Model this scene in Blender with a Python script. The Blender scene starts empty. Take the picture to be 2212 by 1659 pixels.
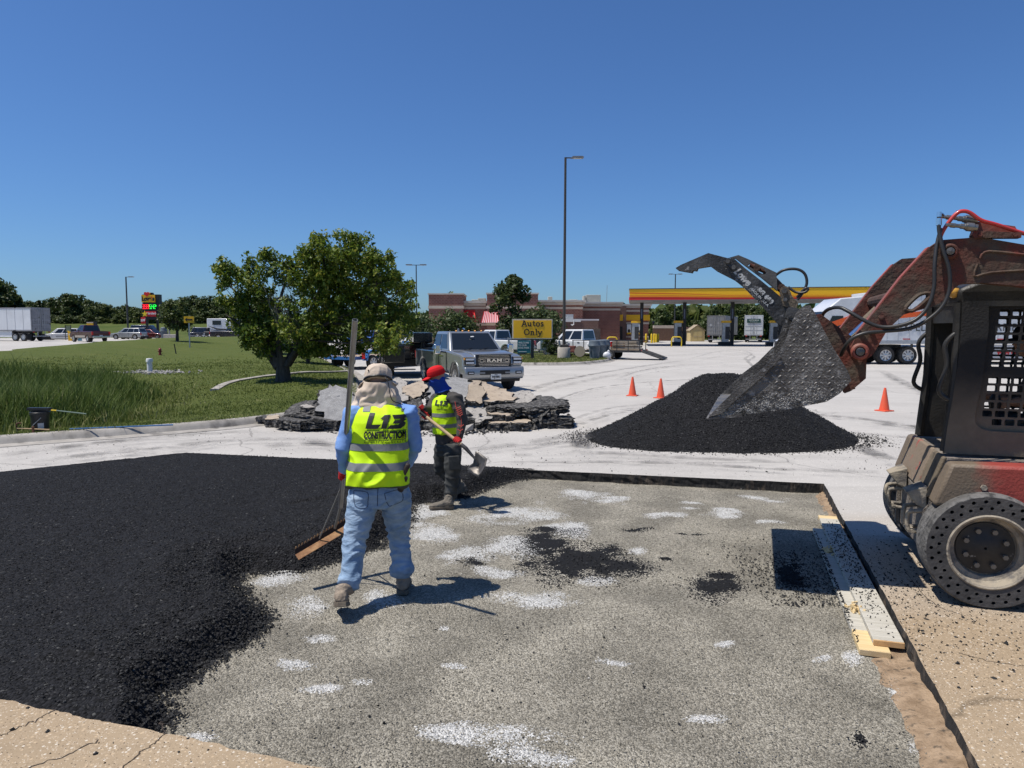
import bpy, bmesh, math, random
import numpy as np
from mathutils import Vector, Matrix, noise as mnoise
from mathutils.geometry import delaunay_2d_cdt
from mathutils.bvhtree import BVHTree
S = bpy.context.scene
COL = S.collection
R = math.radians
random.seed(7)
rng = np.random.default_rng(7)

# ------------------------------------------------------------------ camera
FPX, CU, CV, CAMH = 1534., 1106., 829.5, 2.0
PITCH = math.atan((CV - 711) / FPX)
cam = bpy.data.cameras.new('camera'); cam.sensor_width = 36; cam.lens = 36 * FPX / 2212
cam.clip_start = .05; cam.clip_end = 3000
camo = bpy.data.objects.new('camera', cam); COL.objects.link(camo)
camo.location = (0, 0, CAMH); camo.rotation_euler = (R(90) - PITCH, 0, 0)
S.camera = camo
# ------------------------------------------------------------------ world, sun, exposure
SUN = Vector((-.44, -.085, 1.0)).normalized()
W = bpy.data.worlds.new('World'); S.world = W; W.use_nodes = True
nt = W.node_tree; nt.nodes.clear()
sk = nt.nodes.new('ShaderNodeTexSky'); sk.sky_type = 'NISHITA'; sk.sun_disc = False
sk.sun_elevation = math.asin(SUN.z); sk.sun_rotation = math.atan2(SUN.x, SUN.y)
sk.altitude = 300; sk.air_density = 1.0; sk.dust_density = .8; sk.ozone_density = 6
bg = nt.nodes.new('ShaderNodeBackground'); bg.inputs[1].default_value = .105
wo = nt.nodes.new('ShaderNodeOutputWorld')
tint = nt.nodes.new('ShaderNodeMix'); tint.data_type = 'RGBA'; tint.blend_type = 'MULTIPLY'; tint.inputs[0].default_value = 1; tint.inputs[7].default_value = (.51, .705, .935, 1)   # deep clear air: less red than the model's sky
nt.links.new(sk.outputs[0], tint.inputs[6]); nt.links.new(tint.outputs[2], bg.inputs[0]); nt.links.new(bg.outputs[0], wo.inputs[0])
sl = bpy.data.lights.new('sun', 'SUN'); sl.energy = 4.8; sl.angle = R(.53); sl.color = (1, .945, .865)
so = bpy.data.objects.new('sun', sl); COL.objects.link(so); so.location = (-20, -10, 40)
so.rotation_euler = SUN.to_track_quat('Z', 'Y').to_euler()
S.view_settings.view_transform = 'Standard'; S.view_settings.look = 'None'
S.view_settings.exposure = .2; S.view_settings.gamma = 1; S.view_settings.use_curve_mapping = False
S.cycles.max_bounces = 6; S.cycles.diffuse_bounces = 3; S.cycles.glossy_bounces = 3
S.cycles.transparent_max_bounces = 12; S.cycles.transmission_bounces = 4
S.cycles.use_denoising = True

# ------------------------------------------------------------------ where a picture point lies on the ground / at a depth
_c, _s = math.cos(PITCH), math.sin(PITCH)
def ray(u, v):
    x = (u - CU) / FPX; y = -(v - CV) / FPX
    return Vector((x, _c + y * _s, -_s + y * _c))
def G(u, v, z=0.):
    r = ray(u, v); t = (z - CAMH) / r.z
    return Vector((r.x * t, r.y * t, z))
def D(u, v, Y):
    r = ray(u, v); t = Y / r.y
    return Vector((r.x * t, Y, CAMH + r.z * t))

# ------------------------------------------------------------------ materials
MATS = {}
def lin(h):
    h = h.lstrip('#'); o = []
    for i in (0, 2, 4):
        c = int(h[i:i + 2], 16) / 255
        o.append(c / 12.92 if c <= .04045 else ((c + .055) / 1.055) ** 2.4)
    return tuple(o)
def M(name, col=None, rough=.6, metal=0., col2=None, vs=4., vd=3, lo=.35, hi=.65, bump=0., bs=40., spec=.5,
      coat=0., trans=0., emit=0., alpha=1., rvar=0., stretch=None, bdist=.02, third=None, ts=20., tlo=.6, thi=.7, ior=1.45):
    if name in MATS: return MATS[name]
    m = bpy.data.materials.new(name); m.use_nodes = True; MATS[name] = m
    t = m.node_tree; N = t.nodes; L = t.links
    p = N['Principled BSDF']
    p.inputs['Roughness'].default_value = rough; p.inputs['Metallic'].default_value = metal
    p.inputs['Specular IOR Level'].default_value = spec; p.inputs['IOR'].default_value = ior
    p.inputs['Coat Weight'].default_value = coat; p.inputs['Coat Roughness'].default_value = .05
    p.inputs['Transmission Weight'].default_value = trans; p.inputs['Alpha'].default_value = alpha
    p.inputs['Base Color'].default_value = (*col, 1)
    tc = N.new('ShaderNodeTexCoord'); co = tc.outputs['Object']
    if stretch:
        mp = N.new('ShaderNodeMapping'); mp.inputs['Scale'].default_value = stretch
        L.new(co, mp.inputs[0]); co = mp.outputs[0]
    if col2 is not None:
        n = N.new('ShaderNodeTexNoise'); n.inputs['Scale'].default_value = vs; n.inputs['Detail'].default_value = vd + 3
        n.inputs['Roughness'].default_value = .62
        L.new(co, n.inputs['Vector'])
        mr = N.new('ShaderNodeMapRange'); mr.inputs['From Min'].default_value = lo; mr.inputs['From Max'].default_value = hi
        L.new(n.outputs[0], mr.inputs[0])
        mx = N.new('ShaderNodeMix'); mx.data_type = 'RGBA'
        mx.inputs[6].default_value = (*col, 1); mx.inputs[7].default_value = (*col2, 1)
        L.new(mr.outputs[0], mx.inputs[0]); out = mx.outputs[2]
        if third is not None:
            n3 = N.new('ShaderNodeTexNoise'); n3.inputs['Scale'].default_value = ts; n3.inputs['Detail'].default_value = 5
            L.new(co, n3.inputs['Vector'])
            m3 = N.new('ShaderNodeMapRange'); m3.inputs['From Min'].default_value = tlo; m3.inputs['From Max'].default_value = thi
            L.new(n3.outputs[0], m3.inputs[0])
            x3 = N.new('ShaderNodeMix'); x3.data_type = 'RGBA'; x3.inputs[7].default_value = (*third, 1)
            L.new(m3.outputs[0], x3.inputs[0]); L.new(out, x3.inputs[6]); out = x3.outputs[2]
        L.new(out, p.inputs['Base Color'])
        if rvar:
            rr = N.new('ShaderNodeMapRange'); rr.inputs['To Min'].default_value = rough - rvar; rr.inputs['To Max'].default_value = rough + rvar
            L.new(mr.outputs[0], rr.inputs[0]); L.new(rr.outputs[0], p.inputs['Roughness'])
    if emit:
        p.inputs['Emission Color'].default_value = (*col, 1); p.inputs['Emission Strength'].default_value = emit
    if bump:
        b = N.new('ShaderNodeBump'); b.inputs['Strength'].default_value = bump; b.inputs['Distance'].default_value = bdist
        n2 = N.new('ShaderNodeTexNoise'); n2.inputs['Scale'].default_value = bs; n2.inputs['Detail'].default_value = 4
        L.new(co, n2.inputs['Vector']); L.new(n2.outputs[0], b.inputs['Height']); L.new(b.outputs[0], p.inputs['Normal'])
    return m
def bits(m):
    t = m.node_tree
    return t, t.nodes, t.links, t.nodes['Principled BSDF']

# ------------------------------------------------------------------ meshes
class MB:
    def __init__(s): s.v = []; s.f = []; s.m = []
    def add(s, vs, fs, mi=0):
        o = len(s.v); s.v.extend([tuple(x) for x in vs]); s.f.extend([tuple(i + o for i in f) for f in fs]); s.m.extend([mi] * len(fs)); return s
    def box(s, c, d, mi=0, rot=None):
        x, y, z = d[0] / 2, d[1] / 2, d[2] / 2
        vs = [Vector((a * x, b * y, e * z)) for a in (-1, 1) for b in (-1, 1) for e in (-1, 1)]
        if rot is not None: vs = [rot @ q for q in vs]
        vs = [q + Vector(c) for q in vs]
        return s.add(vs, [(0, 1, 3, 2), (4, 6, 7, 5), (0, 4, 5, 1), (2, 3, 7, 6), (0, 2, 6, 4), (1, 5, 7, 3)], mi)
    def ext(s, pts, vec, mi=0):            # closed 3-D outline pushed along a vector
        n = len(pts); a = [Vector(p) for p in pts]; b = [p + Vector(vec) for p in a]
        return s.add(a + b, [tuple(range(n))[::-1], tuple(range(n, 2 * n))] + [(i, (i + 1) % n, n + (i + 1) % n, n + i) for i in range(n)], mi)
    def prism(s, poly, ax, a, b, mi=0):
        f = {'x': lambda p, q, t: (t, p, q), 'y': lambda p, q, t: (p, t, q), 'z': lambda p, q, t: (p, q, t)}[ax]
        n = len(poly)
        return s.add([f(p, q, a) for p, q in poly] + [f(p, q, b) for p, q in poly],
                     [tuple(range(n))[::-1], tuple(range(n, 2 * n))] + [(i, (i + 1) % n, n + (i + 1) % n, n + i) for i in range(n)], mi)
    def rings(s, rs, mi=0, cap=True, closed=True):
        o = len(s.v); n = len(rs[0]); fs = []
        for r in rs: s.v.extend([tuple(x) for x in r])
        for k in range(len(rs) - 1):
            for i in range(n if closed else n - 1):
                j = (i + 1) % n
                fs.append((o + k * n + i, o + k * n + j, o + (k + 1) * n + j, o + (k + 1) * n + i))
        if cap and closed:
            fs.append(tuple(o + i for i in range(n))[::-1]); fs.append(tuple(o + (len(rs) - 1) * n + i for i in range(n)))
        s.f.extend(fs); s.m.extend([mi] * len(fs)); return s
    def tube(s, path, r, n=8, mi=0, cap=True, up=None):
        P = [Vector(p) for p in path]; rr = r if isinstance(r, (list, tuple)) else [r] * len(P)
        rs = []; prev = None
        for i, p in enumerate(P):
            t = (P[min(i + 1, len(P) - 1)] - P[max(i - 1, 0)])
            if t.length < 1e-9: t = Vector((0, 0, 1))
            t.normalize()
            if prev is None:
                a = Vector((0, 0, 1)) if abs(t.z) < .9 else Vector((1, 0, 0))
                if up is not None: a = Vector(up)
                x = t.cross(a).normalized()
            else:
                x = (prev - t * prev.dot(t)).normalized()
            prev = x; y = t.cross(x)
            q = rr[i] if isinstance(rr[i], (tuple, list)) else (rr[i], rr[i])
            rs.append([p + x * (math.cos(6.28319 * k / n) * q[0]) + y * (math.sin(6.28319 * k / n) * q[1]) for k in range(n)])
        return s.rings(rs, mi, cap)
    def cyl(s, a, b, r, r2=None, n=14, mi=0): return s.tube([a, b], [r, r if r2 is None else r2], n, mi)
    def lathe(s, prof, n=20, mi=0, mat=None, cap=True):
        rs = []
        for r, z in prof:
            ring = [Vector((r * math.cos(6.28319 * k / n), r * math.sin(6.28319 * k / n), z)) for k in range(n)]
            if mat is not None: ring = [mat @ q for q in ring]
            rs.append(ring)
        return s.rings(rs, mi, cap)
    def ell(s, c, r, n=12, m=8, mi=0, rot=None):
        rs = []
        for k in range(m + 1):
            a = -math.pi / 2 + math.pi * k / m
            rad = max(math.cos(a), .02)
            ring = [Vector((r[0] * rad * math.cos(6.28319 * i / n), r[1] * rad * math.sin(6.28319 * i / n), r[2] * math.sin(a))) for i in range(n)]
            if rot is not None: ring = [rot @ q for q in ring]
            rs.append([q + Vector(c) for q in ring])
        return s.rings(rs, mi)
    def quad(s, a, b, c, d, mi=0): return s.add([a, b, c, d], [(0, 1, 2, 3)], mi)
    def mesh(s, name, mats, smooth=None):
        me = bpy.data.meshes.new(name); me.from_pydata(s.v, [], s.f)
        for m in (mats if isinstance(mats, (list, tuple)) else [mats]): me.materials.append(m)
        me.polygons.foreach_set('material_index', s.m)
        bm = bmesh.new(); bm.from_mesh(me); bmesh.ops.recalc_face_normals(bm, faces=bm.faces); bm.to_mesh(me); bm.free()
        if smooth is not None:
            me.polygons.foreach_set('use_smooth', [True] * len(me.polygons)); me.set_sharp_from_angle(angle=R(smooth))
        me.update(); return me
    def build(s, name, mats, parent=None, smooth=None, bevel=None, bseg=2):
        o = bpy.data.objects.new(name, s.mesh(name, mats, smooth)); COL.objects.link(o)
        if parent is not None: o.parent = parent
        if bevel:
            b = o.modifiers.new('bevel', 'BEVEL'); b.width = bevel; b.segments = bseg; b.limit_method = 'ANGLE'; b.angle_limit = R(35)
            b.use_clamp_overlap = True
            if smooth is None:
                o.data.polygons.foreach_set('use_smooth', [True] * len(o.data.polygons)); o.data.set_sharp_from_angle(angle=R(35))
        return o
def tag(o, label=None, cat=None, group=None, kind=None):
    if label: o['label'] = label
    if cat: o['category'] = cat
    if group: o['group'] = group
    if kind: o['kind'] = kind
    return o
def empty(name, loc=(0, 0, 0), rz=0., label=None, cat=None, group=None):
    o = bpy.data.objects.new(name, None); COL.objects.link(o); o.location = loc; o.rotation_euler = (0, 0, rz)
    o.empty_display_size = .2
    return tag(o, label, cat, group)
def copy_tree(o, parent=None):
    c = o.copy(); COL.objects.link(c)
    if parent is not None: c.parent = parent
    for ch in list(o.children): copy_tree(ch, c)
    return c
def from_np(name, V, F, mats, parent=None, smooth=False, attr=None):
    me = bpy.data.meshes.new(name); V = np.asarray(V, np.float32); F = np.asarray(F, np.int32)
    me.vertices.add(len(V)); me.vertices.foreach_set('co', V.ravel())
    k = F.shape[1]; me.loops.add(F.size); me.loops.foreach_set('vertex_index', F.ravel())
    me.polygons.add(len(F)); me.polygons.foreach_set('loop_start', np.arange(0, F.size, k, dtype=np.int32))
    me.polygons.foreach_set('use_smooth', np.full(len(F), smooth))
    for m in (mats if isinstance(mats, (list, tuple)) else [mats]): me.materials.append(m)
    if attr:
        for an, (dom, arr) in attr.items():
            a = me.attributes.new(an, 'FLOAT', dom); a.data.foreach_set('value', np.asarray(arr, np.float32))
    me.update(calc_edges=True); me.validate()
    o = bpy.data.objects.new(name, me); COL.objects.link(o)
    if parent is not None: o.parent = parent
    return o
def fbm(P, sc, oct=4, seed=0.):      # numpy value noise from summed rotated sines and hashed lattice
    P = np.asarray(P, float) * sc; out = np.zeros(len(P)); amp = 1.; tot = 0.
    for k in range(oct):
        q = P[:, :2] * (2. ** k) + 17.3 * k + seed; i = np.floor(q); f = q - i; f = f * f * (3 - 2 * f)
        def h(a, b):
            x = np.sin(a * 127.1 + b * 311.7 + k * 13.7 + seed) * 43758.5453; return x - np.floor(x)
        i0, i1 = i[:, 0], i[:, 1]
        v = (h(i0, i1) * (1 - f[:, 0]) + h(i0 + 1, i1) * f[:, 0]) * (1 - f[:, 1]) + (h(i0, i1 + 1) * (1 - f[:, 0]) + h(i0 + 1, i1 + 1) * f[:, 0]) * f[:, 1]
        out += amp * v; tot += amp; amp *= .5
    return out / tot
def inside(P, poly):
    P = np.asarray(P); x, y = P[:, 0], P[:, 1]; r = np.zeros(len(P), bool); n = len(poly)
    for i in range(n):
        x1, y1 = poly[i][:2]; x2, y2 = poly[(i + 1) % n][:2]
        c = ((y1 > y) != (y2 > y))
        with np.errstate(divide='ignore', invalid='ignore'):
            r ^= c & (x < (x2 - x1) * (y - y1) / (y2 - y1 + 1e-12) + x1)
    return r
def dist_line(P, line, closed=False):
    P = np.asarray(P)[:, :2]; d = np.full(len(P), 1e9); n = len(line)
    for i in range(n if closed else n - 1):
        a = np.array(line[i][:2], float); b = np.array(line[(i + 1) % n][:2], float); ab = b - a
        t = np.clip(((P - a) @ ab) / (ab @ ab + 1e-12), 0, 1); d = np.minimum(d, np.linalg.norm(P - a - t[:, None] * ab, axis=1))
    return d
def dens(line, step, jit=0., closed=False):
    out = []; n = len(line)
    for i in range(n if closed else n - 1):
        a = Vector(line[i][:2]); b = Vector(line[(i + 1) % n][:2]); k = max(1, int((b - a).length / step)); nn = Vector((-(b - a).y, (b - a).x)).normalized()
        for j in range(k):
            p = a.lerp(b, j / k); w = 0 if j == 0 else random.uniform(-jit, jit); out.append((p.x + nn.x * w, p.y + nn.y * w))
    if not closed: out.append(tuple(line[-1][:2]))
    return out
def smooth_line(pts, n=6):
    out = []; P = [Vector(p) for p in pts]
    for i in range(len(P) - 1):
        p0, p1, p2, p3 = P[max(i - 1, 0)], P[i], P[i + 1], P[min(i + 2, len(P) - 1)]
        for k in range(n):
            t = k / n
            out.append(.5 * ((2 * p1) + (p2 - p0) * t + (2 * p0 - 5 * p1 + 4 * p2 - p3) * t * t + (3 * p1 - p0 - 3 * p2 + p3) * t ** 3))
    out.append(P[-1]); return out
def sm(t):
    t = np.clip(t, 0, 1); return t * t * (3 - 2 * t)
def cdt(outer, holes=(), extra=None):
    pts = [Vector(p[:2]) for p in outer]; n = len(pts); edges = [(i, (i + 1) % n) for i in range(n)]
    for h in holes:
        o = len(pts); pts += [Vector(p[:2]) for p in h]; edges += [(o + i, o + (i + 1) % len(h)) for i in range(len(h))]
    if extra is not None: pts += [Vector(p[:2]) for p in extra]
    v, e, f, *_ = delaunay_2d_cdt(pts, edges, [], 0, 1e-5)
    V = np.array([(q.x, q.y) for q in v]); F = np.array([t for t in f if len(t) == 3]); C = V[F].mean(1)
    k = inside(C, outer)
    for h in holes: k &= ~inside(C, h)
    return V, F[k]
def stones(name, P, size, mats, flat=.7, parent=None, mi=None, var=.5, attr=None, lift=.15):   # many small eight-sided stones as one mesh
    P = np.asarray(P, float); n = len(P); s = np.asarray(size) * np.ones(n)
    B = np.array([(1, 0, 0), (0, 1, 0), (-1, 0, 0), (0, -1, 0), (0, 0, 1), (0, 0, -1)], float)
    T = np.array([(0, 1, 4), (1, 2, 4), (2, 3, 4), (3, 0, 4), (1, 0, 5), (2, 1, 5), (3, 2, 5), (0, 3, 5)])
    V = B[None] * rng.uniform(1 - var, 1 + var * .5, (n, 6, 1)) + rng.normal(0, .18, (n, 6, 3))
    V[:, :, 2] *= flat
    a = rng.uniform(0, 6.283, n); b = rng.normal(0, .5, n)
    ca, sa, cb, sb = np.cos(a), np.sin(a), np.cos(b), np.sin(b)
    x = V[:, :, 0].copy(); z = V[:, :, 2].copy()
    V[:, :, 0] = x * cb[:, None] + z * sb[:, None]; V[:, :, 2] = -x * sb[:, None] + z * cb[:, None]
    x = V[:, :, 0].copy(); y = V[:, :, 1].copy()
    V[:, :, 0] = x * ca[:, None] - y * sa[:, None]; V[:, :, 1] = x * sa[:, None] + y * ca[:, None]
    V = V * (s[:, None, None] * .5) + P[:, None, :]; V[:, :, 2] += (s * lift)[:, None]
    F = (T[None] + (np.arange(n) * 6)[:, None, None]).reshape(-1, 3)
    at = {'tone': ('FACE', np.repeat(rng.uniform(0, 1, n) if attr is None else attr, 8))}
    return from_np(name, V.reshape(-1, 3), F, mats, parent, False, at)
def text(body, size, mat, name='lettering', parent=None, M4=None, bold=0., shear=0., space=1., align='CENTER', ext=.004, sx=1., mesh_only=False, res=3):
    c = bpy.data.curves.new('lettering', 'FONT'); c.body = body; c.size = size; c.offset = bold; c.shear = shear; c.space_character = space
    c.align_x = align; c.align_y = 'CENTER'; c.extrude = ext; c.resolution_u = res
    o = bpy.data.objects.new('lettering', c); COL.objects.link(o); bpy.context.view_layer.update()
    me = bpy.data.meshes.new_from_object(o.evaluated_get(bpy.context.evaluated_depsgraph_get()))
    bpy.data.objects.remove(o); bpy.data.curves.remove(c)
    if sx != 1: me.transform(Matrix.Diagonal((sx, 1, 1, 1)))
    if M4 is not None: me.transform(M4)
    if mesh_only: return me
    me.materials.clear(); me.materials.append(mat); me.name = name
    o = bpy.data.objects.new(name, me); COL.objects.link(o)
    if parent is not None: o.parent = parent
    return o
def frame(o, x, z=None, y=None):      # 4x4 from an origin, a reading direction x and an up direction
    x = Vector(x).normalized(); u = Vector(z if z is not None else (0, 0, 1)); n = x.cross(u).normalized(); u = n.cross(x)
    m = Matrix((x, u, n)).transposed().to_4x4(); m.translation = Vector(o); return m
# ================================================================== the setting: pavement, pit, lawn, field
def zp(x, y): return .55 * sm((-np.asarray(x) - 12) / 14) * sm((np.asarray(y) - 25) / 15)
def attr_col(m, name, c1, c2, rough=.85, bump=None):
    pass
# --- pavement material: pale worn concrete with fine stone chips, dust, cracks and dark scuffing
def pavement_mat(name, a, b, chips=True, warm=0.):
    m = M(name, a, .88, spec=.25)
    t, N, L, p = bits(m)
    tc = N.new('ShaderNodeTexCoord'); co = tc.outputs['Object']
    def nz(sc, det=6, ro=.6, vec=None, dist=0.):
        n = N.new('ShaderNodeTexNoise'); n.inputs['Scale'].default_value = sc; n.inputs['Detail'].default_value = det; n.inputs['Roughness'].default_value = ro
        n.inputs['Distortion'].default_value = dist
        L.new(vec or co, n.inputs['Vector']); return n.outputs[0]
    def mr(x, lo, hi, a0=0., a1=1.):
        q = N.new('ShaderNodeMapRange'); q.inputs[1].default_value = lo; q.inputs[2].default_value = hi; q.inputs[3].default_value = a0; q.inputs[4].default_value = a1
        L.new(x, q.inputs[0]); return q.outputs[0]
    def mix(f, x, y, mode='MIX'):
        q = N.new('ShaderNodeMix'); q.data_type = 'RGBA'; q.blend_type = mode
        if isinstance(f, float): q.inputs[0].default_value = f
        else: L.new(f, q.inputs[0])
        for i, w in ((6, x), (7, y)):
            if isinstance(w, tuple): q.inputs[i].default_value = (*w, 1)
            else: L.new(w, q.inputs[i])
        return q.outputs[2]
    c = mix(mr(nz(.35, 8, .65), .35, .65), a, b)
    mp = N.new('ShaderNodeMapping'); mp.inputs['Rotation'].default_value = (0, 0, R(-14)); mp.inputs['Scale'].default_value = (.18, 1.6, 1); L.new(co, mp.inputs[0])
    c = mix(mr(nz(1.1, 7, .7, mp.outputs[0], .6), .53, .75, 0, .38), c, tuple(q * .55 for q in a))
    c = mix(mr(nz(26, 3, .7), .60, .72, 0, .42), c, tuple(q * .52 for q in a))
    c = mix(mr(nz(70, 2, .5), .58, .7, 0, .35), c, tuple(q * .45 for q in a))
    if chips:
        vo = N.new('ShaderNodeTexVoronoi'); vo.inputs['Scale'].default_value = 42; vo.inputs['Randomness'].default_value = 1; L.new(co, vo.inputs['Vector'])
        sp = N.new('ShaderNodeSeparateColor'); L.new(vo.outputs['Color'], sp.inputs[0])
        g1 = mr(vo.outputs['Distance'], .22, .36, 1, 0)
        mt = N.new('ShaderNodeMath'); mt.operation = 'MULTIPLY'; L.new(g1, mt.inputs[0]); L.new(mr(sp.outputs[0], .55, .7, 0, .55), mt.inputs[1])
        c = mix(mt.outputs[0], c, tuple(min(.75, q * 1.6) for q in b))
    v2 = N.new('ShaderNodeTexVoronoi'); v2.feature = 'DISTANCE_TO_EDGE'; v2.inputs['Scale'].default_value = .16
    n0 = N.new('ShaderNodeTexNoise'); n0.inputs['Scale'].default_value = .8; n0.inputs['Detail'].default_value = 8; L.new(co, n0.inputs['Vector'])
    va = N.new('ShaderNodeVectorMath'); va.operation = 'ADD'; vs_ = N.new('ShaderNodeVectorMath'); vs_.operation = 'SCALE'; vs_.inputs['Scale'].default_value = .9
    L.new(n0.outputs['Color'], vs_.inputs[0]); L.new(co, va.inputs[0]); L.new(vs_.outputs[0], va.inputs[1]); L.new(va.outputs[0], v2.inputs['Vector'])
    c = mix(mr(v2.outputs['Distance'], .0, .0035, .62, 0), c, tuple(q * .3 for q in a))
    L.new(c, p.inputs['Base Color'])
    bmp = N.new('ShaderNodeBump'); bmp.inputs['Strength'].default_value = .35; bmp.inputs['Distance'].default_value = .006
    L.new(nz(55, 5, .7), bmp.inputs['Height']); L.new(bmp.outputs[0], p.inputs['Normal'])
    return m
MPAVE = pavement_mat('pale_pavement', (.365, .345, .318), (.44, .418, .385))
MTAN = pavement_mat('tan_pavement', (.30, .228, .16), (.37, .29, .21))
PIT = [(-5.27, 11.32), (4.05, 9.09), (1.85, 2.2), (-9.5, 5.96), (-9.5, 7.8)]
pitd = []
for a, b, st, j in ((0, 1, .09, .007), (1, 2, .06, .004), (2, 3, .08, .016), (3, 4, .5, 0), (4, 0, .09, .012)):
    pitd += dens([PIT[a], PIT[b]], st, j)[:-1]
LAWN = [(-14, 8.6), (-8.91, 12.24), (-7.12, 13.44), (-5.42, 14.97), (-4.45, 17.3), (-4.5, 20.2), (-5.4, 24.5), (-6.6, 29.5), (-8.4, 35.3), (-13, 48),
        (-20, 66), (-27, 84), (-33, 88), (-38.4, 84), (-39.5, 76), (-37.5, 60), (-33.5, 48), (-31.4, 43.4), (-36, 36), (-50, 26), (-60, 8)]
ISLE = [(-.9, 41.2), (.6, 39.4), (3.3, 39.9), (5.2, 42.4), (6.2, 45.6), (6.4, 50), (3, 62), (-14, 62), (-9, 50)]   # the kerbed island with the signs and bins
OUT = [(-70, -6), (60, -6), (110, 40), (110, 128), (-12, 128), (-34, 122), (-80, 120), (-110, 90), (-70, 30)]
lawnd = [tuple(p[:2]) for p in smooth_line([Vector((*p, 0)) for p in LAWN + LAWN[:1]], 5)][:-1]
isled = [tuple(p[:2]) for p in smooth_line([Vector((*p, 0)) for p in ISLE + ISLE[:1]], 5)][:-1]
gx, gy = np.meshgrid(np.arange(-105, 106, 6.), np.arange(-2, 126, 4.)); ex = np.c_[gx.ravel(), gy.ravel()]
ex = ex[inside(ex, OUT) & ~inside(ex, PIT) & ~inside(ex, LAWN) & ~inside(ex, ISLE) & (dist_line(ex, PIT, True) > .3) & (dist_line(ex, OUT, True) > .5)]
OUTD = dens(OUT, 8, 0, True)
# two sheets meet along a joint: warm tan slab in front and to the right of the pit, pale lot beyond it
V, F = cdt(OUTD, [pitd, lawnd, isled], ex)
Z = zp(V[:, 0], V[:, 1]); V3 = np.c_[V, Z]
C = V[F].mean(1)
pav = from_np('pavement', V3, F, MPAVE, smooth=True); tag(pav, kind='structure')
# the tan strip colour changes with distance on the same slab: a second mineral tone mixed by position near the pit's front and right edge
t, N, L, p = bits(MPAVE)
src = p.inputs['Base Color'].links[0].from_socket
t2, N2, L2, p2 = bits(MTAN)
def tan_blend():
    tc = N.new('ShaderNodeTexCoord'); sx = N.new('ShaderNodeSeparateXYZ'); L.new(tc.outputs['Object'], sx.inputs[0])
    nz = N.new('ShaderNodeTexNoise'); nz.inputs['Scale'].default_value = .9; nz.inputs['Detail'].default_value = 6; L.new(tc.outputs['Object'], nz.inputs['Vector'])
    a = N.new('ShaderNodeMath'); a.operation = 'MULTIPLY_ADD'; a.inputs[1].default_value = 3.0; L.new(nz.outputs[0], a.inputs[0]); L.new(sx.outputs[1], a.inputs[2])
    r = N.new('ShaderNodeMapRange'); r.inputs[1].default_value = 6.2; r.inputs[2].default_value = 9.2; r.inputs[3].default_value = .95; r.inputs[4].default_value = 0; L.new(a.outputs[0], r.inputs[0])
    mx = N.new('ShaderNodeMix'); mx.data_type = 'RGBA'; mx.blend_type = 'MULTIPLY'; mx.inputs[7].default_value = (.80, .63, .43, 1)
    L.new(r.outputs[0], mx.inputs[0]); L.new(src, mx.inputs[6]); c = mx.outputs[2]
    for sc, col, lo, th in ((62, (.56, .50, .41), .76, .30), (120, (.48, .40, .30), .62, .32), (95, (.10, .075, .055), .80, .26)):      # worn-out aggregate and pits in the older slab
        vo = N.new('ShaderNodeTexVoronoi'); vo.inputs['Scale'].default_value = sc; L.new(tc.outputs['Object'], vo.inputs['Vector']); sp = N.new('ShaderNodeSeparateColor'); L.new(vo.outputs['Color'], sp.inputs[0])
        g = N.new('ShaderNodeMath'); g.operation = 'GREATER_THAN'; g.inputs[1].default_value = lo; L.new(sp.outputs[1], g.inputs[0]); h = N.new('ShaderNodeMath'); h.operation = 'MULTIPLY_ADD'; h.inputs[1].default_value = .25; h.inputs[2].default_value = th - .14; L.new(sp.outputs[2], h.inputs[0])
        l = N.new('ShaderNodeMath'); l.operation = 'LESS_THAN'; L.new(vo.outputs['Distance'], l.inputs[0]); L.new(h.outputs[0], l.inputs[1]); k = N.new('ShaderNodeMath'); k.operation = 'MULTIPLY'; L.new(g.outputs[0], k.inputs[0]); L.new(l.outputs[0], k.inputs[1]); k2 = N.new('ShaderNodeMath'); k2.operation = 'MULTIPLY'; L.new(k.outputs[0], k2.inputs[0]); L.new(r.outputs[0], k2.inputs[1])
        m_ = N.new('ShaderNodeMix'); m_.data_type = 'RGBA'; m_.inputs[7].default_value = (*col, 1); L.new(k2.outputs[0], m_.inputs[0]); L.new(c, m_.inputs[6]); c = m_.outputs[2]
    L.new(c, p.inputs['Base Color'])
tan_blend()
# pit walls: cut face of the old slab, black bound layer over brown subsoil
mb = MB(); n = len(pitd)
MWALL = M('cut_slab_edge', (.018, .017, .016), .9, col2=(.16, .12, .085), vs=7, lo=.52, hi=.78, bump=1, bs=30, bdist=.02, stretch=(1, 1, .35))
rows = [0, -.045, -.09, -.16]
vs = []
for k, z in enumerate(rows):
    for i, (x, y) in enumerate(pitd):
        w = 0 if k == 0 else random.uniform(-.012, .014)
        c = Vector((-1.5 - x, 6.8 - y)).normalized() * (w + (.0 if k < 3 else .01)); vs.append((x + c.x, y + c.y, z))
fs = [(k * n + i, k * n + (i + 1) % n, (k + 1) * n + (i + 1) % n, (k + 1) * n + i) for k in range(3) for i in range(n)]
mb.add(vs, fs); tag(mb.build('slab_edge', MWALL), kind='structure')

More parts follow.
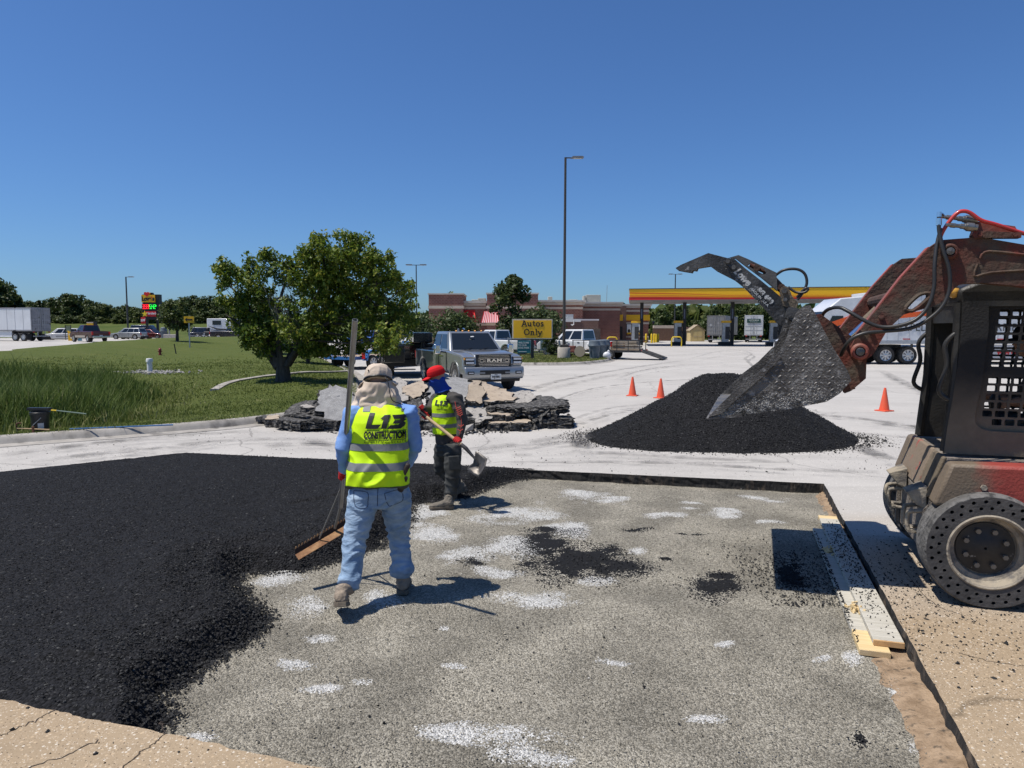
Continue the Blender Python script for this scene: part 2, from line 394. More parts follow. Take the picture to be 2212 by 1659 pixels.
# gravel base in the pit, with paler raked patches of clean stone
PATCH = [(1010, 1585, 230, 38), (1120, 1625, 110, 35), (600, 1250, 75, 20), (650, 1305, 60, 30), (830, 1290, 60, 30), (1160, 1290, 130, 26), (1300, 1255, 60, 14), (1250, 1065, 70, 16), (1330, 1080, 60, 12),
         (1160, 1110, 110, 26), (1060, 1115, 80, 20), (1440, 1115, 60, 10), (1570, 1110, 55, 9), (1680, 1125, 40, 8), (1240, 1140, 70, 22), (960, 1440, 55, 14), (1310, 1435, 55, 12), (660, 1430, 60, 14), (690, 1485, 65, 14),
         (1590, 1390, 30, 8), (1950, 1490, 50, 45), (1780, 1420, 18, 14), (1530, 1550, 45, 12), (930, 1105, 60, 25), (1120, 1180, 150, 30), (940, 1160, 80, 30), (1000, 1200, 110, 26), (1090, 1230, 70, 16),
         (1850, 1420, 40, 16), (2010, 1600, 50, 40), (950, 1360, 30, 10), (1500, 1090, 60, 8), (1640, 1075, 60, 9), (690, 1380, 50, 12), (1380, 1190, 50, 16), (790, 1470, 40, 9), (1180, 1640, 80, 26), (430, 1590, 40, 16)]
BLACK = [(1255, 1212, 175, 58), (1200, 1180, 150, 45), (1330, 1225, 110, 40), (1540, 1262, 115, 42), (1260, 1195, 130, 30), (1300, 1235, 110, 28), (1230, 1215, 60, 25), (1150, 1160, 60, 22), (1345, 1220, 50, 22), (1520, 1265, 85, 26), (1560, 1240, 70, 16), (1372, 1145, 40, 9), (1035, 1218, 42, 12), (1430, 1210, 30, 8), (1180, 1150, 40, 14),
         (2075, 1545, 40, 30), (1990, 1455, 22, 14), (1850, 1590, 26, 22), (2060, 1600, 40, 24), (1500, 1160, 50, 5), (1700, 1240, 60, 40)]
def patches(P, L):
    dz = -.12 - CAMH; d = P[:, 1] * _c - dz * _s; up = P[:, 1] * _s + dz * _c
    u = CU + FPX * P[:, 0] / d; v = CV - FPX * up / d; o = np.zeros(len(P))
    w = .2 + 1.3 * fbm(P, 2.6, 5, 5.); u = u + 95 * (fbm(P, 2.1, 4, 31.) - .5); v = v + 34 * (fbm(P, 2.4, 4, 47.) - .5)
    for a, b, ru, rv in L: o = np.maximum(o, 1.15 - 1.15 * (((u - a) / ru) ** 2 + ((v - b) / rv) ** 2) ** .6 / (w * 1.15))
    return np.clip(o * (.35 + 1.15 * fbm(P, 7, 4, 12.)), 0, 1)
st = .028; gx, gy = np.meshgrid(np.arange(-4., 4.3, st), np.arange(2.1, 11., st)); P = np.c_[gx.ravel(), gy.ravel()]
nx = gx.shape[1]; ny = gx.shape[0]
white = patches(P, PATCH); black = patches(P, BLACK)
ruts = .016 * (fbm(P, 1.1, 3, 2.) - .5) + .012 * (fbm(P, 5, 3, 9.) - .5)
Zg = -.128 + ruts + .008 * white + .006 * black
def zg(x, y): return -.124
idx = np.arange(nx * ny).reshape(ny, nx); Fq = np.c_[idx[:-1, :-1].ravel(), idx[:-1, 1:].ravel(), idx[1:, 1:].ravel(), idx[1:, :-1].ravel()]
kc = P[Fq].mean(1); keep = inside(kc, [(-5.3, 11.35), (4.09, 9.12), (1.88, 2.15), (-9.5, 5.9), (-9.5, 7.9)])
m = M('gravel', (.2, .19, .16), .92, spec=.2)
t, N, L, p = bits(m)
tc = N.new('ShaderNodeTexCoord')
vo = N.new('ShaderNodeTexVoronoi'); vo.inputs['Scale'].default_value = 105; L.new(tc.outputs['Object'], vo.inputs['Vector'])
sp = N.new('ShaderNodeSeparateColor'); L.new(vo.outputs['Color'], sp.inputs[0])
cr = N.new('ShaderNodeValToRGB'); e = cr.color_ramp.elements; e[0].color = (.125, .117, .097, 1); e[1].color = (.36, .335, .278, 1); e[0].position = .05
q = cr.color_ramp.elements.new(.5); q.color = (.228, .208, .166, 1); L.new(sp.outputs[0], cr.inputs[0])
big = N.new('ShaderNodeTexNoise'); big.inputs['Scale'].default_value = 1.7; big.inputs['Detail'].default_value = 6; L.new(tc.outputs['Object'], big.inputs['Vector'])
bm_ = N.new('ShaderNodeMapRange'); bm_.inputs[1].default_value = .35; bm_.inputs[2].default_value = .65; bm_.inputs[3].default_value = .78; bm_.inputs[4].default_value = 1.28; L.new(big.outputs[0], bm_.inputs[0])
hv = N.new('ShaderNodeVectorMath'); hv.operation = 'SCALE'; L.new(cr.outputs[0], hv.inputs[0]); L.new(bm_.outputs[0], hv.inputs['Scale'])
aw = N.new('ShaderNodeAttribute'); aw.attribute_name = 'white'; ab = N.new('ShaderNodeAttribute'); ab.attribute_name = 'black'
wr = N.new('ShaderNodeValToRGB'); e = wr.color_ramp.elements; e[0].color = (.26, .26, .25, 1); e[1].color = (.66, .65, .62, 1); L.new(sp.outputs[1], wr.inputs[0])
def thr(at, s):
    a = N.new('ShaderNodeMath'); a.operation = 'MULTIPLY_ADD'; a.inputs[1].default_value = 1.6; a.inputs[2].default_value = -.3; L.new(at.outputs['Fac'], a.inputs[0])
    b = N.new('ShaderNodeMath'); b.operation = 'GREATER_THAN'; L.new(a.outputs[0], b.inputs[0]); L.new(sp.outputs[s], b.inputs[1]); return b.outputs[0]
mx = N.new('ShaderNodeMix'); mx.data_type = 'RGBA'; L.new(thr(aw, 2), mx.inputs[0]); L.new(hv.outputs[0], mx.inputs[6]); L.new(wr.outputs[0], mx.inputs[7])
m2 = N.new('ShaderNodeMix'); m2.data_type = 'RGBA'; L.new(thr(ab, 0), m2.inputs[0]); L.new(mx.outputs[2], m2.inputs[6]); m2.inputs[7].default_value = (.013, .013, .014, 1)
L.new(m2.outputs[2], p.inputs['Base Color'])
bp = N.new('ShaderNodeBump'); bp.inputs['Strength'].default_value = .8; bp.inputs['Distance'].default_value = .012; bp.invert = True
L.new(vo.outputs['Distance'], bp.inputs['Height']); L.new(bp.outputs[0], p.inputs['Normal'])
MGRAV = m
Fk = Fq[keep]; used = np.unique(Fk); rem = np.full(len(P), -1); rem[used] = np.arange(len(used))
ob = from_np('gravel_base', np.c_[P, Zg][used], rem[Fk], MGRAV, smooth=True, attr={'white': ('POINT', white[used]), 'black': ('POINT', black[used])})
tag(ob, kind='structure')

# fresh asphalt mat, raked out over the left half of the pit
EDGE = [(.35, 10.02), (-.05, 9.75), (-.28, 9.35), (-.62, 8.82), (-1.21, 8.47), (-1.1, 7.9), (-1.16, 7.4), (-1.27, 7.04), (-1.25, 6.81), (-1.63, 6.33), (-1.87, 6.05), (-2.32, 6.02), (-2.25, 5.74), (-1.94, 5.3), (-1.76, 5.08), (-1.75, 4.76),
        (-1.88, 4.39), (-1.95, 4.09), (-2.01, 3.98), (-1.85, 3.78), (-1.84, 3.5)]
edg = dens(EDGE, .05, .03)
MATP = edg + [(-1.9, 3.47), (-2.9, 3.8), (-9.5, 5.96), (-9.5, 7.8), (-5.27, 11.32)]
st = .03; gx, gy = np.meshgrid(np.arange(-7.6, .6, st), np.arange(3.3, 11.4, st)); P = np.c_[gx.ravel(), gy.ravel()]
nx = gx.shape[1]; ny = gx.shape[0]
ins = inside(P, [(-5.27, 11.40), (.42, 10.06)] + MATP[:-5] + [(-1.84, 3.36), (-2.9, 3.70), (-9.5, 5.84), (-9.5, 7.95)])
d = dist_line(P, edg); d2 = dist_line(P, [(.4, 10.0), (-5.27, 11.32), (-9.5, 7.8)]); d3 = dist_line(P, [(-1.84, 3.46), (-2.9, 3.79), (-9.5, 5.96)])
body = .165 * sm(d / .27) + .055 * np.exp(-((d - .62) / .34) ** 2) * (.5 + fbm(P, 1.3, 3, 3.))
furrow = np.exp(-((dist_line(P, [(-2.5, 8.05), (-1.9, 8.3), (-1.3, 8.75)])) / .07) ** 2) * .05
H = -.135 + body - furrow + .05 * (fbm(P, 1.1, 4, 1.) - .5) * sm(d / .5) + .007 * np.sin(d * 21 + 5 * fbm(P, 1.2, 2, 6.)) * np.exp(-d / 1.1) + (.022 * (fbm(P, 14, 3, 4.) - .5)) * (1.5 - sm(d / 1.2)) + .012 * (fbm(P, 28, 2, 8.) - .5)
H = np.where((d2 < .35), np.minimum(H, .022 + .05 * d2), H); sd = np.where(inside(P, PIT), 1., -3.); H = np.where(d3 < .4, np.minimum(H, .014 + .10 * d3 * sd + .012 * (fbm(P, 9, 2, 3.) - .5)), H); H = np.where((d2 < .1) & (sd < 0), .012 - .35 * d2, H)
idx = np.arange(nx * ny).reshape(ny, nx); Fq = np.c_[idx[:-1, :-1].ravel(), idx[:-1, 1:].ravel(), idx[1:, 1:].ravel(), idx[1:, :-1].ravel()]
Fk = Fq[ins[Fq].all(1)]; used = np.unique(Fk); rem = np.full(len(P), -1); rem[used] = np.arange(len(used))
m = M('fresh_asphalt', (.010, .010, .0102), .85, spec=.16)
t, N, L, p = bits(m); tc = N.new('ShaderNodeTexCoord')
vo = N.new('ShaderNodeTexVoronoi'); vo.inputs['Scale'].default_value = 62; L.new(tc.outputs['Object'], vo.inputs['Vector'])
sp = N.new('ShaderNodeSeparateColor'); L.new(vo.outputs['Color'], sp.inputs[0])
cr = N.new('ShaderNodeValToRGB'); e = cr.color_ramp.elements; e[0].color = (.004, .004, .004, 1); e[1].color = (.022, .022, .022, 1); L.new(sp.outputs[0], cr.inputs[0])
q = cr.color_ramp.elements.new(.985); q.color = (.022, .022, .024, 1); q = cr.color_ramp.elements.new(.995); q.color = (.09, .09, .085, 1)
L.new(cr.outputs[0], p.inputs['Base Color'])
bp = N.new('ShaderNodeBump'); bp.inputs['Strength'].default_value = .9; bp.inputs['Distance'].default_value = .016; bp.invert = True
L.new(vo.outputs['Distance'], bp.inputs['Height']); L.new(bp.outputs[0], p.inputs['Normal'])
MASPH = m
MSTB = M('asphalt_crumb', (.009, .009, .009), .78, spec=.25)
t, N, L, p = bits(MSTB); at = N.new('ShaderNodeAttribute'); at.attribute_name = 'tone'
cr = N.new('ShaderNodeValToRGB'); e = cr.color_ramp.elements; e[0].color = (.004, .004, .0042, 1); e[1].color = (.046, .046, .046, 1); L.new(at.outputs['Fac'], cr.inputs[0]); L.new(cr.outputs[0], p.inputs['Base Color'])
MSTW = M('limestone_chip', (.4, .39, .36), .9, spec=.2)
t, N, L, p = bits(MSTW); at = N.new('ShaderNodeAttribute'); at.attribute_name = 'tone'
cr = N.new('ShaderNodeValToRGB'); e = cr.color_ramp.elements; e[0].color = (.115, .107, .088, 1); e[1].color = (.64, .62, .58, 1); q = cr.color_ramp.elements.new(.5); q.color = (.228, .207, .164, 1)
q = cr.color_ramp.elements.new(.74); q.color = (.33, .30, .24, 1); L.new(at.outputs['Fac'], cr.inputs[0]); L.new(cr.outputs[0], p.inputs['Base Color'])
MATO = from_np('fresh_asphalt', np.c_[P, H][used], rem[Fk], MASPH, smooth=True)
tag(MATO, 'fresh black loose asphalt raked out over the left half of the pit', 'asphalt', kind='stuff')
Hgrid = H.copy(); Hgrid[~ins] = -.125; HG = (gx[0, 0], gy[0, 0], st, nx, ny, Hgrid.reshape(ny, nx))
def hmat(P):
    i = np.clip(((P[:, 0] - HG[0]) / HG[2]).astype(int), 0, HG[3] - 1); j = np.clip(((P[:, 1] - HG[1]) / HG[2]).astype(int), 0, HG[4] - 1)
    return HG[5][j, i]
# loose stone: black crumbs on and around the mat, limestone chips over the base
def by_depth(n, x0, x1, y0, y1):          # more of them close by
    y = y0 * (y1 / y0) ** rng.uniform(0, 1, n); return np.c_[rng.uniform(x0, x1, n), y]
P = by_depth(120000, -6.5, .5, 3.4, 11.2); k = inside(P, MATP) & (np.abs(P[:, 0]) < .76 * P[:, 1] + .3); P = P[k]; d = dist_line(P, edg)
k = rng.uniform(0, 1, len(P)) < np.clip(.62 * np.exp(-d / .9) + .32, 0, 1); P = P[k]; d = d[k]
o = stones('asphalt_crumbs', np.c_[P, hmat(P)], rng.uniform(.008, .017, len(P)) * (1 + .6 * np.exp(-d / .5)), MSTB); tag(o, 'loose black crumbs on the raked asphalt', 'asphalt crumbs', kind='stuff')
Q = []
base = np.array(edg)
i = rng.integers(0, len(base), 5200); off = np.abs(rng.normal(0, .055, 5200)); an = rng.uniform(0, 6.283, 5200)
Q.append(base[i] + np.c_[np.cos(an) * off, np.sin(an) * off])
PP = by_depth(150000, -3, 4.2, 3., 9.6); w = patches(PP, BLACK); PP = PP[(rng.uniform(0, 1, len(PP)) < w * .32 + .0012)]; Q.append(PP[:16000])
sh = np.c_[rng.uniform(2.0, 2.9, 3500), rng.uniform(5.3, 7.1, 3500)]; Q.append(sh[rng.uniform(0, 1, 3500) < np.clip(1.6 - (sh[:, 1] - 5.3), .1, 1) * .6])
Q = np.vstack(Q); Q = Q[inside(Q, PIT)]
o = stones('asphalt_scatter', np.c_[Q, np.maximum(hmat(Q), -.121)], rng.uniform(.008, .024, len(Q)), MSTB); tag(o, 'black asphalt crumbs spilled over the gravel base', 'asphalt crumbs', kind='stuff')
P = by_depth(150000, -3, 4.2, 2.6, 9.8); k = inside(P, PIT) & ~inside(P, MATP) & (np.abs(P[:, 0]) < .76 * P[:, 1] + .3); P = P[k]
w = patches(P, PATCH); b = patches(P, BLACK); k = rng.uniform(0, 1, len(P)) < np.clip(.62 + .38 * w - .9 * b, 0, 1); P = P[k]; w = w[k]
tone = np.clip(rng.beta(1.6, 2.2, len(P)) * .9 + .5 * (w > rng.uniform(.1, 1.1, len(P))), 0, 1)
o = stones('gravel_chips', np.c_[P, -.123 + .006 * w], rng.uniform(.0045, .0105, len(P)) * np.where(rng.uniform(0, 1, len(P)) < .03, 1.9, 1), MSTW, attr=tone); tag(o, 'crushed limestone chips covering the pit floor', 'gravel', kind='stuff')
# crumbs on the slab round the machine and the far edge
Q = np.vstack([np.c_[rng.uniform(2.3, 4.3, 6200), rng.normal(5.1, .75, 6200)], np.c_[rng.uniform(-9, 9, 5200), rng.uniform(9.5, 13.5, 5200)], np.c_[rng.normal(6.3, .9, 1600), rng.normal(12.2, .35, 1600)], np.c_[rng.uniform(-4, -.5, 500), rng.uniform(2.2, 3.7, 500)], np.c_[rng.normal(-4.6, 1.2, 500), rng.normal(13.6, .5, 500)]])
k = ~inside(Q, PIT) & (fbm(Q, 1.1, 3, 6.) > rng.uniform(.25, .95, len(Q))); Q = Q[k]
o = stones('slab_crumbs', np.c_[Q, np.zeros(len(Q))], rng.gamma(2, .0042, len(Q)) + .003, MSTB); tag(o, 'black crumbs tracked across the pavement', 'asphalt crumbs', kind='stuff')
Q = np.c_[rng.uniform(2.2, 5, 2600), rng.uniform(3., 7, 2600)]; Q = Q[~inside(Q, PIT)]
o = stones('slab_chips', np.c_[Q, np.zeros(len(Q))], rng.uniform(.004, .011, len(Q)), MSTW); tag(o, 'pale stone chips lying on the slab by the wheel', 'gravel', kind='stuff')

# brown subsoil bank against the right cut
mb = MB(); rowsn = 90; a = Vector((4.05, 9.09)); b = Vector((1.85, 2.2)); dirn = (b - a).normalized(); nn = Vector((dirn.y, -dirn.x))
if nn.x > 0: nn = -nn
rs = []
for i in range(rowsn + 1):
    t = i / rowsn; p = a.lerp(b, t); w = .10 + .22 * t + .05 * math.sin(t * 21) + random.uniform(-.02, .02); r = []
    for k in range(7):
        s = k / 6; q = p + nn * (w * s) + nn * -.02; z = -.085 - .02 * math.sin(t * 13) * (1 - s) - .045 * s ** .8 + random.uniform(-.014, .014) * (1 - s * .7)
        r.append((q.x, q.y, z if k < 6 else -.14))
    rs.append(r)
mb.rings(rs, closed=False)
tag(mb.build('soil_bank', M('subsoil', (.20, .135, .08), .95, col2=(.33, .235, .15), vs=9, lo=.35, hi=.6, bump=1, bs=45, bdist=.02, third=(.07, .055, .04), ts=17, tlo=.58, thi=.70), smooth=60), kind='structure')

# ------------------------------------------------------------------ asphalt pile
st = .045; gx, gy = np.meshgrid(np.arange(.6, 7.2, st), np.arange(10.6, 15.8, st)); P = np.c_[gx.ravel(), gy.ravel()]
def cone(cx, cy, h, rx, ry, p=1.): 
    r = np.sqrt(((P[:, 0] - cx) / rx) ** 2 + ((P[:, 1] - cy) / ry) ** 2); return h * (1 - r ** p)
H = np.maximum.reduce([cone(4.05, 13.4, 1.30, 2.35, 2.05, 1.05), cone(3.75, 13.35, 1.2, 1.45, 1.5, 1.4), cone(2.95, 12.95, .66, 1.6, 1.5, 1.1), cone(4.8, 12.75, .56, 1.2, 1.15, 1.1), cone(3.8, 12.45, .45, 1.9, 1.1, 1.2)])
H = np.minimum(H, 1.13 + .06 * fbm(P, 2, 3)) + .07 * (fbm(P, 3., 4, 3.) - .5) + .03 * (fbm(P, 13, 3, 5.) - .5) + .016 * (fbm(P, 25, 2) - .5)
nx, ny = gx.shape[1], gx.shape[0]; idx = np.arange(nx * ny).reshape(ny, nx)
Fq = np.c_[idx[:-1, :-1].ravel(), idx[:-1, 1:].ravel(), idx[1:, 1:].ravel(), idx[1:, :-1].ravel()]; Fk = Fq[(H[Fq] > -.03).all(1)]
used = np.unique(Fk); rem = np.full(len(P), -1); rem[used] = np.arange(len(used))
pile = from_np('asphalt_pile', np.c_[P, np.maximum(H, -.01)][used], rem[Fk], MASPH, smooth=True)
tag(pile, 'tall heap of loose black asphalt under the open bucket', 'asphalt heap')
ii = rng.choice(np.where(H > -.02)[0], 15000); q = P[ii] + rng.uniform(-st / 2, st / 2, (15000, 2))
o = stones('crumb', np.c_[q, np.maximum(H[ii], 0)], rng.uniform(.014, .032, 15000), MSTB, parent=pile); tag(o, kind='stuff')
i = rng.uniform(0, 6.283, 4200); r = 1 + np.abs(rng.normal(0, .09, 4200)); q = np.c_[3.85 + 2.55 * r * np.cos(i), 13.0 + 1.55 * r * np.sin(i)]
o = stones('spilled_crumbs', np.c_[q, np.zeros(4200)], rng.gamma(2, .007, 4200) + .006, MSTB); tag(o, 'black crumbs rolled out round the foot of the heap', 'asphalt crumbs', kind='stuff')

# ------------------------------------------------------------------ lawn
def hl(x, y):
    x = np.asarray(x, float); y = np.asarray(y, float)
    base = .12 + .10 * sm((y - 15) / 12) + .38 * sm((y - 40) / 45)
    left = .5 * sm((-x - 22) / 10) * sm((y - 30) / 12)
    sw = -.85 * np.exp(-(((x + 15.) / 7.) ** 2 + ((y - 21.) / 7.) ** 2))
    sw2 = -.5 * np.exp(-(((x + 22 - (y - 45) * -.05) / 5.) ** 2)) * sm((y - 30) / 12) * (1 - sm((y - 62) / 14))
    mound = .22 * np.exp(-(((x + 20.5) / 5) ** 2 + ((y - 52) / 9) ** 2)) + .15 * np.exp(-(((x + 9.) / 4) ** 2 + ((y - 27) / 6) ** 2))
    nz = fbm(np.c_[x.ravel(), y.ravel()], .35, 3, 2.).reshape(x.shape) - .5
    return np.maximum(base + left, zp(x, y) + .1) + sw + sw2 + mound + .12 * nz
def lawn_z(x, y):
    P = np.c_[np.ravel(x), np.ravel(y)]; d = dist_line(P, lawnd, True); h = hl(P[:, 0], P[:, 1]); e = zp(P[:, 0], P[:, 1]) + .11
    return e + (h - e) * sm(d / 2.2)
gx, gy = np.meshgrid(np.arange(-60, 0, .8), np.arange(8, 90, .8)); ex = np.c_[gx.ravel(), gy.ravel()] + rng.uniform(-.15, .15, (gx.size, 2))
ex = ex[inside(ex, lawnd) & (dist_line(ex, lawnd, True) > .35)]
V, F = cdt(lawnd, [], ex)
m = M('lawn', (.05, .085, .018), .95, spec=.15)
t, N, L, p = bits(m); tc = N.new('ShaderNodeTexCoord')
def nzz(sc, det=6, st=None):
    n = N.new('ShaderNodeTexNoise'); n.inputs['Scale'].default_value = sc; n.inputs['Detail'].default_value = det; n.inputs['Roughness'].default_value = .68
    src = tc.outputs['Object']
    if st:
        mp = N.new('ShaderNodeMapping'); mp.inputs['Scale'].default_value = st[:3]; mp.inputs['Rotation'].default_value = (0, 0, R(st[3])); L.new(src, mp.inputs[0]); src = mp.outputs[0]
    L.new(src, n.inputs['Vector']); return n.outputs[0]
def ramp(x, els):
    c = N.new('ShaderNodeValToRGB'); e = c.color_ramp.elements
    e[0].position, e[0].color = els[0][0], (*els[0][1], 1); e[1].position, e[1].color = els[-1][0], (*els[-1][1], 1)
    for pp, cc in els[1:-1]: q = e.new(pp); q.color = (*cc, 1)
    L.new(x, c.inputs[0]); return c.outputs[0]
c1 = ramp(nzz(.5), [(.3, (.06, .085, .014)), (.5, (.088, .115, .026)), (.7, (.15, .15, .05))])
c2 = ramp(nzz(9, 8), [(.3, (.035, .05, .008)), (.5, (.09, .118, .026)), (.72, (.17, .18, .06))])
c3 = ramp(nzz(2.2, 8, (.25, 2.6, 1, 24)), [(.35, (.06, .085, .018)), (.6, (.11, .125, .035)), (.8, (.26, .22, .12))])
a = N.new('ShaderNodeMix'); a.data_type = 'RGBA'; a.inputs[0].default_value = .5; L.new(c1, a.inputs[6]); L.new(c2, a.inputs[7])
b = N.new('ShaderNodeMix'); b.data_type = 'RGBA'; b.inputs[0].default_value = .4; L.new(a.outputs[2], b.inputs[6]); L.new(c3, b.inputs[7]); L.new(b.outputs[2], p.inputs['Base Color'])
bp = N.new('ShaderNodeBump'); bp.inputs['Strength'].default_value = 1; bp.inputs['Distance'].default_value = .12; L.new(nzz(11, 8), bp.inputs['Height']); L.new(bp.outputs[0], p.inputs['Normal'])
MLAWN = m
lw = from_np('lawn', np.c_[V, lawn_z(V[:, 0], V[:, 1])], F, MLAWN, smooth=True); tag(lw, kind='structure')
V, F = cdt(isled, [], None); o = from_np('grass_island', np.c_[V, np.full(len(V), .14)], F, MLAWN); tag(o, kind='structure')
# blades
def blade_mat(name, els):
    m = M(name, els[0][1], .7, spec=.3); t, N, L, p = bits(m); at = N.new('ShaderNodeAttribute'); at.attribute_name = 'tone'
    c = N.new('ShaderNodeValToRGB'); e = c.color_ramp.elements; e[0].position, e[0].color = els[0][0], (*els[0][1], 1); e[1].position, e[1].color = els[-1][0], (*els[-1][1], 1)
    for pp, cc in els[1:-1]: q = e.new(pp); q.color = (*cc, 1)
    L.new(at.outputs['Fac'], c.inputs[0]); L.new(c.outputs[0], p.inputs['Base Color'])
    tr = N.new('ShaderNodeBsdfTranslucent'); L.new(c.outputs[0], tr.inputs[0]); ms = N.new('ShaderNodeMixShader'); ms.inputs[0].default_value = .3
    L.new(p.outputs[0], ms.inputs[1]); L.new(tr.outputs[0], ms.inputs[2]); L.new(ms.outputs[0], N['Material Output'].inputs[0]); return m
def blades(name, P, h, w, mat, bend=.35, seg=2, tone=None):
    n = len(P); a = rng.uniform(0, 6.283, n); h = np.asarray(h) * np.ones(n); dx = np.c_[np.cos(a), np.sin(a), np.zeros(n)]
    la = rng.uniform(0, 6.283, n); ld = np.c_[np.cos(la), np.sin(la), np.zeros(n)] * (h * rng.uniform(.05, bend, n))[:, None]
    vs = []
    for k in range(seg + 1):
        s = k / seg; c = P + ld * s * s + np.c_[np.zeros(n), np.zeros(n), h * s * (1 - .12 * s)]; ww = w * (1 - s ** 1.5) + w * .06
        vs += [c - dx * np.reshape(ww, (-1, 1)) / 2, c + dx * np.reshape(ww, (-1, 1)) / 2]
    V = np.stack(vs, 1).reshape(-1, 3); m = 2 * (seg + 1); o = (np.arange(n) * m)[:, None]
    F = np.concatenate([np.stack([o + 2 * k, o + 2 * k + 1, o + 2 * k + 3, o + 2 * k + 2], -1) for k in range(seg)], 1).reshape(-1, 4)
    return from_np(name, V, F, mat, attr={'tone': ('FACE', np.repeat(rng.uniform(0, 1, n) if tone is None else tone, seg))})
MBL = blade_mat('grass_blade', [(0, (.08, .108, .018)), (.5, (.155, .188, .042)), (.85, (.27, .28, .10)), (1, (.45, .39, .2))])
MRD = blade_mat('reed_blade', [(0, (.045, .078, .012)), (.55, (.105, .155, .032)), (.85, (.18, .22, .07)), (1, (.36, .33, .15))])
P = by_depth(150000, -26, -3, 9.5, 52); P = P[rng.uniform(0, 1, len(P)) < 1 - sm((P[:, 1] - 20) / 30)]; P = P[inside(P, lawnd) & (np.abs(P[:, 0]) < .76 * P[:, 1] + 1)][:60000]
z = lawn_z(P[:, 0], P[:, 1]); tn = np.clip(fbm(P, .7, 4, 3.) * 1.3 - .3 + rng.normal(0, .2, len(P)), 0, 1)
o = blades('short_grass', np.c_[P, z - .01], rng.uniform(.03, .075, len(P)) * (.7 + .012 * P[:, 1]), .010 + .0011 * P[:, 1], MBL, .9, 1, tn); tag(o, 'short mown grass on the lawn', 'grass', kind='stuff')
P = np.array(dens(LAWN[:9], .012))[:, :2]; P = P + rng.normal(0, .05, P.shape); P = P[inside(P, lawnd)]
o = blades('edge_grass', np.c_[P, lawn_z(P[:, 0], P[:, 1])], rng.uniform(.05, .15, len(P)), .014, MBL, 1.0); tag(o, 'longer grass along the back of the kerb', 'grass', kind='stuff')
P = np.c_[rng.uniform(-.5, 6.3, 16000), rng.uniform(39.4, 52, 16000)]; P = P[inside(P, isled)]
o = blades('island_grass', np.c_[P, np.full(len(P), .14)], rng.uniform(.05, .12, len(P)), .05, MBL, .9, 1); tag(o, 'grass on the kerbed island under the sign', 'grass', kind='stuff')
# reed bed in the hollow
RPOLY = [(-30, 9), (-11.2, 13.9), (-9.6, 15.4), (-9.4, 17.5), (-10.6, 20.5), (-11.6, 23.5), (-13.4, 26.5), (-17.5, 28.), (-24, 29.5), (-34, 28)]
P = by_depth(150000, -30, -8.5, 9.5, 30); k = inside(P, RPOLY) & (P[:, 0] > -.76 * P[:, 1] - 1.5); P = P[k]
e = dist_line(P, RPOLY, True); P = P[rng.uniform(0, 1, len(P)) < np.clip(e * 1.1 + .15, 0, 1)][:42000]; e = dist_line(P, RPOLY, True)
z = lawn_z(P[:, 0], P[:, 1]); hh = (.35 + .75 * sm(e / 1.6)) * rng.uniform(.6, 1.2, len(P)) * (.8 + .45 * fbm(P, .5, 3, 4.))
hh *= np.where(rng.uniform(0, 1, len(P)) < .02, 1.35, 1)
o = blades('reed_bed', np.c_[P, z - .03], hh, .014 + .0009 * P[:, 1], MRD, .5, 3, np.clip(rng.beta(2, 2.4, len(P)) + .25 * (fbm(P, .4, 3, 7.) - .5), 0, 1)); tag(o, 'bed of tall green reeds in the hollow behind the kerb', 'reeds', kind='stuff')
P = np.c_[rng.uniform(-14, -7.5, 14000), rng.uniform(12.4, 27, 14000)]; k = inside(P, lawnd); P = P[k]; e = dist_line(P, RPOLY, True); P = P[rng.uniform(0, 1, len(P)) < np.exp(-e / .45)]
o = blades('tall_weeds', np.c_[P, lawn_z(P[:, 0], P[:, 1]) - .01], rng.uniform(.1, .38, len(P)), .02, MBL, .8, 2); tag(o, 'ragged weeds round the edge of the reed bed', 'weeds', kind='stuff')

# kerbs: rolled concrete, each a long swept profile
def kerb(name, line, zf, mat, w=.30, h=.15, side=1, smoothn=6):
    P = smooth_line([Vector((p[0], p[1], 0)) for p in line], smoothn); mb = MB(); rs = []
    for i, p in enumerate(P):
        t = (P[min(i + 1, len(P) - 1)] - P[max(i - 1, 0)]).normalized(); nn = Vector((-t.y, t.x, 0)) * side; z = float(zf(p.x, p.y))
        prof = [(.16, -.05), (.16, h - .012), (.12, h), (.0, h), (-.05, h - .02), (-.09, h * .5), (-.13, .022), (-.42, .008), (-.42, -.05)]
        rs.append([(p.x + nn.x * a, p.y + nn.y * a, z + b) for a, b in prof])
    mb.rings(rs); o = mb.build(name, mat, smooth=45); tag(o, kind='structure'); return o
MKERB = M('kerb_concrete', (.26, .24, .21), .9, col2=(.36, .335, .3), vs=3, bump=.5, bs=60, bdist=.01, third=(.075, .068, .06), ts=2.6, tlo=.52, thi=.72, stretch=(1, 1, .3))
kerb('kerb', LAWN[:4] + LAWN[4:10], lambda x, y: zp(x, y), MKERB)
kerb('kerb', [ISLE[i] for i in (8, 0, 1, 2, 3, 4, 5, 6)], lambda x, y: 0, MKERB)
# narrow concrete gutter crossing the lawn
pts = smooth_line([Vector((*G(u, v, .25)[:2], 0)) for u, v in ((462, 822), (500, 814), (560, 810), (640, 806), (700, 802), (752, 796))], 6); mb = MB(); rs = []
for i, p in enumerate(pts):
    t = (pts[min(i + 1, len(pts) - 1)] - pts[max(i - 1, 0)]).normalized(); nn = Vector((-t.y, t.x, 0)); z = float(lawn_z([p.x], [p.y])[0])
    rs.append([(p.x + nn.x * a, p.y + nn.y * a, z + b) for a, b in ((-.14, -.1), (-.14, .05), (-.1, .065), (.1, .065), (.14, .05), (.14, -.1))])
mb.rings(rs); tag(mb.build('gutter', MKERB, smooth=40), kind='structure')
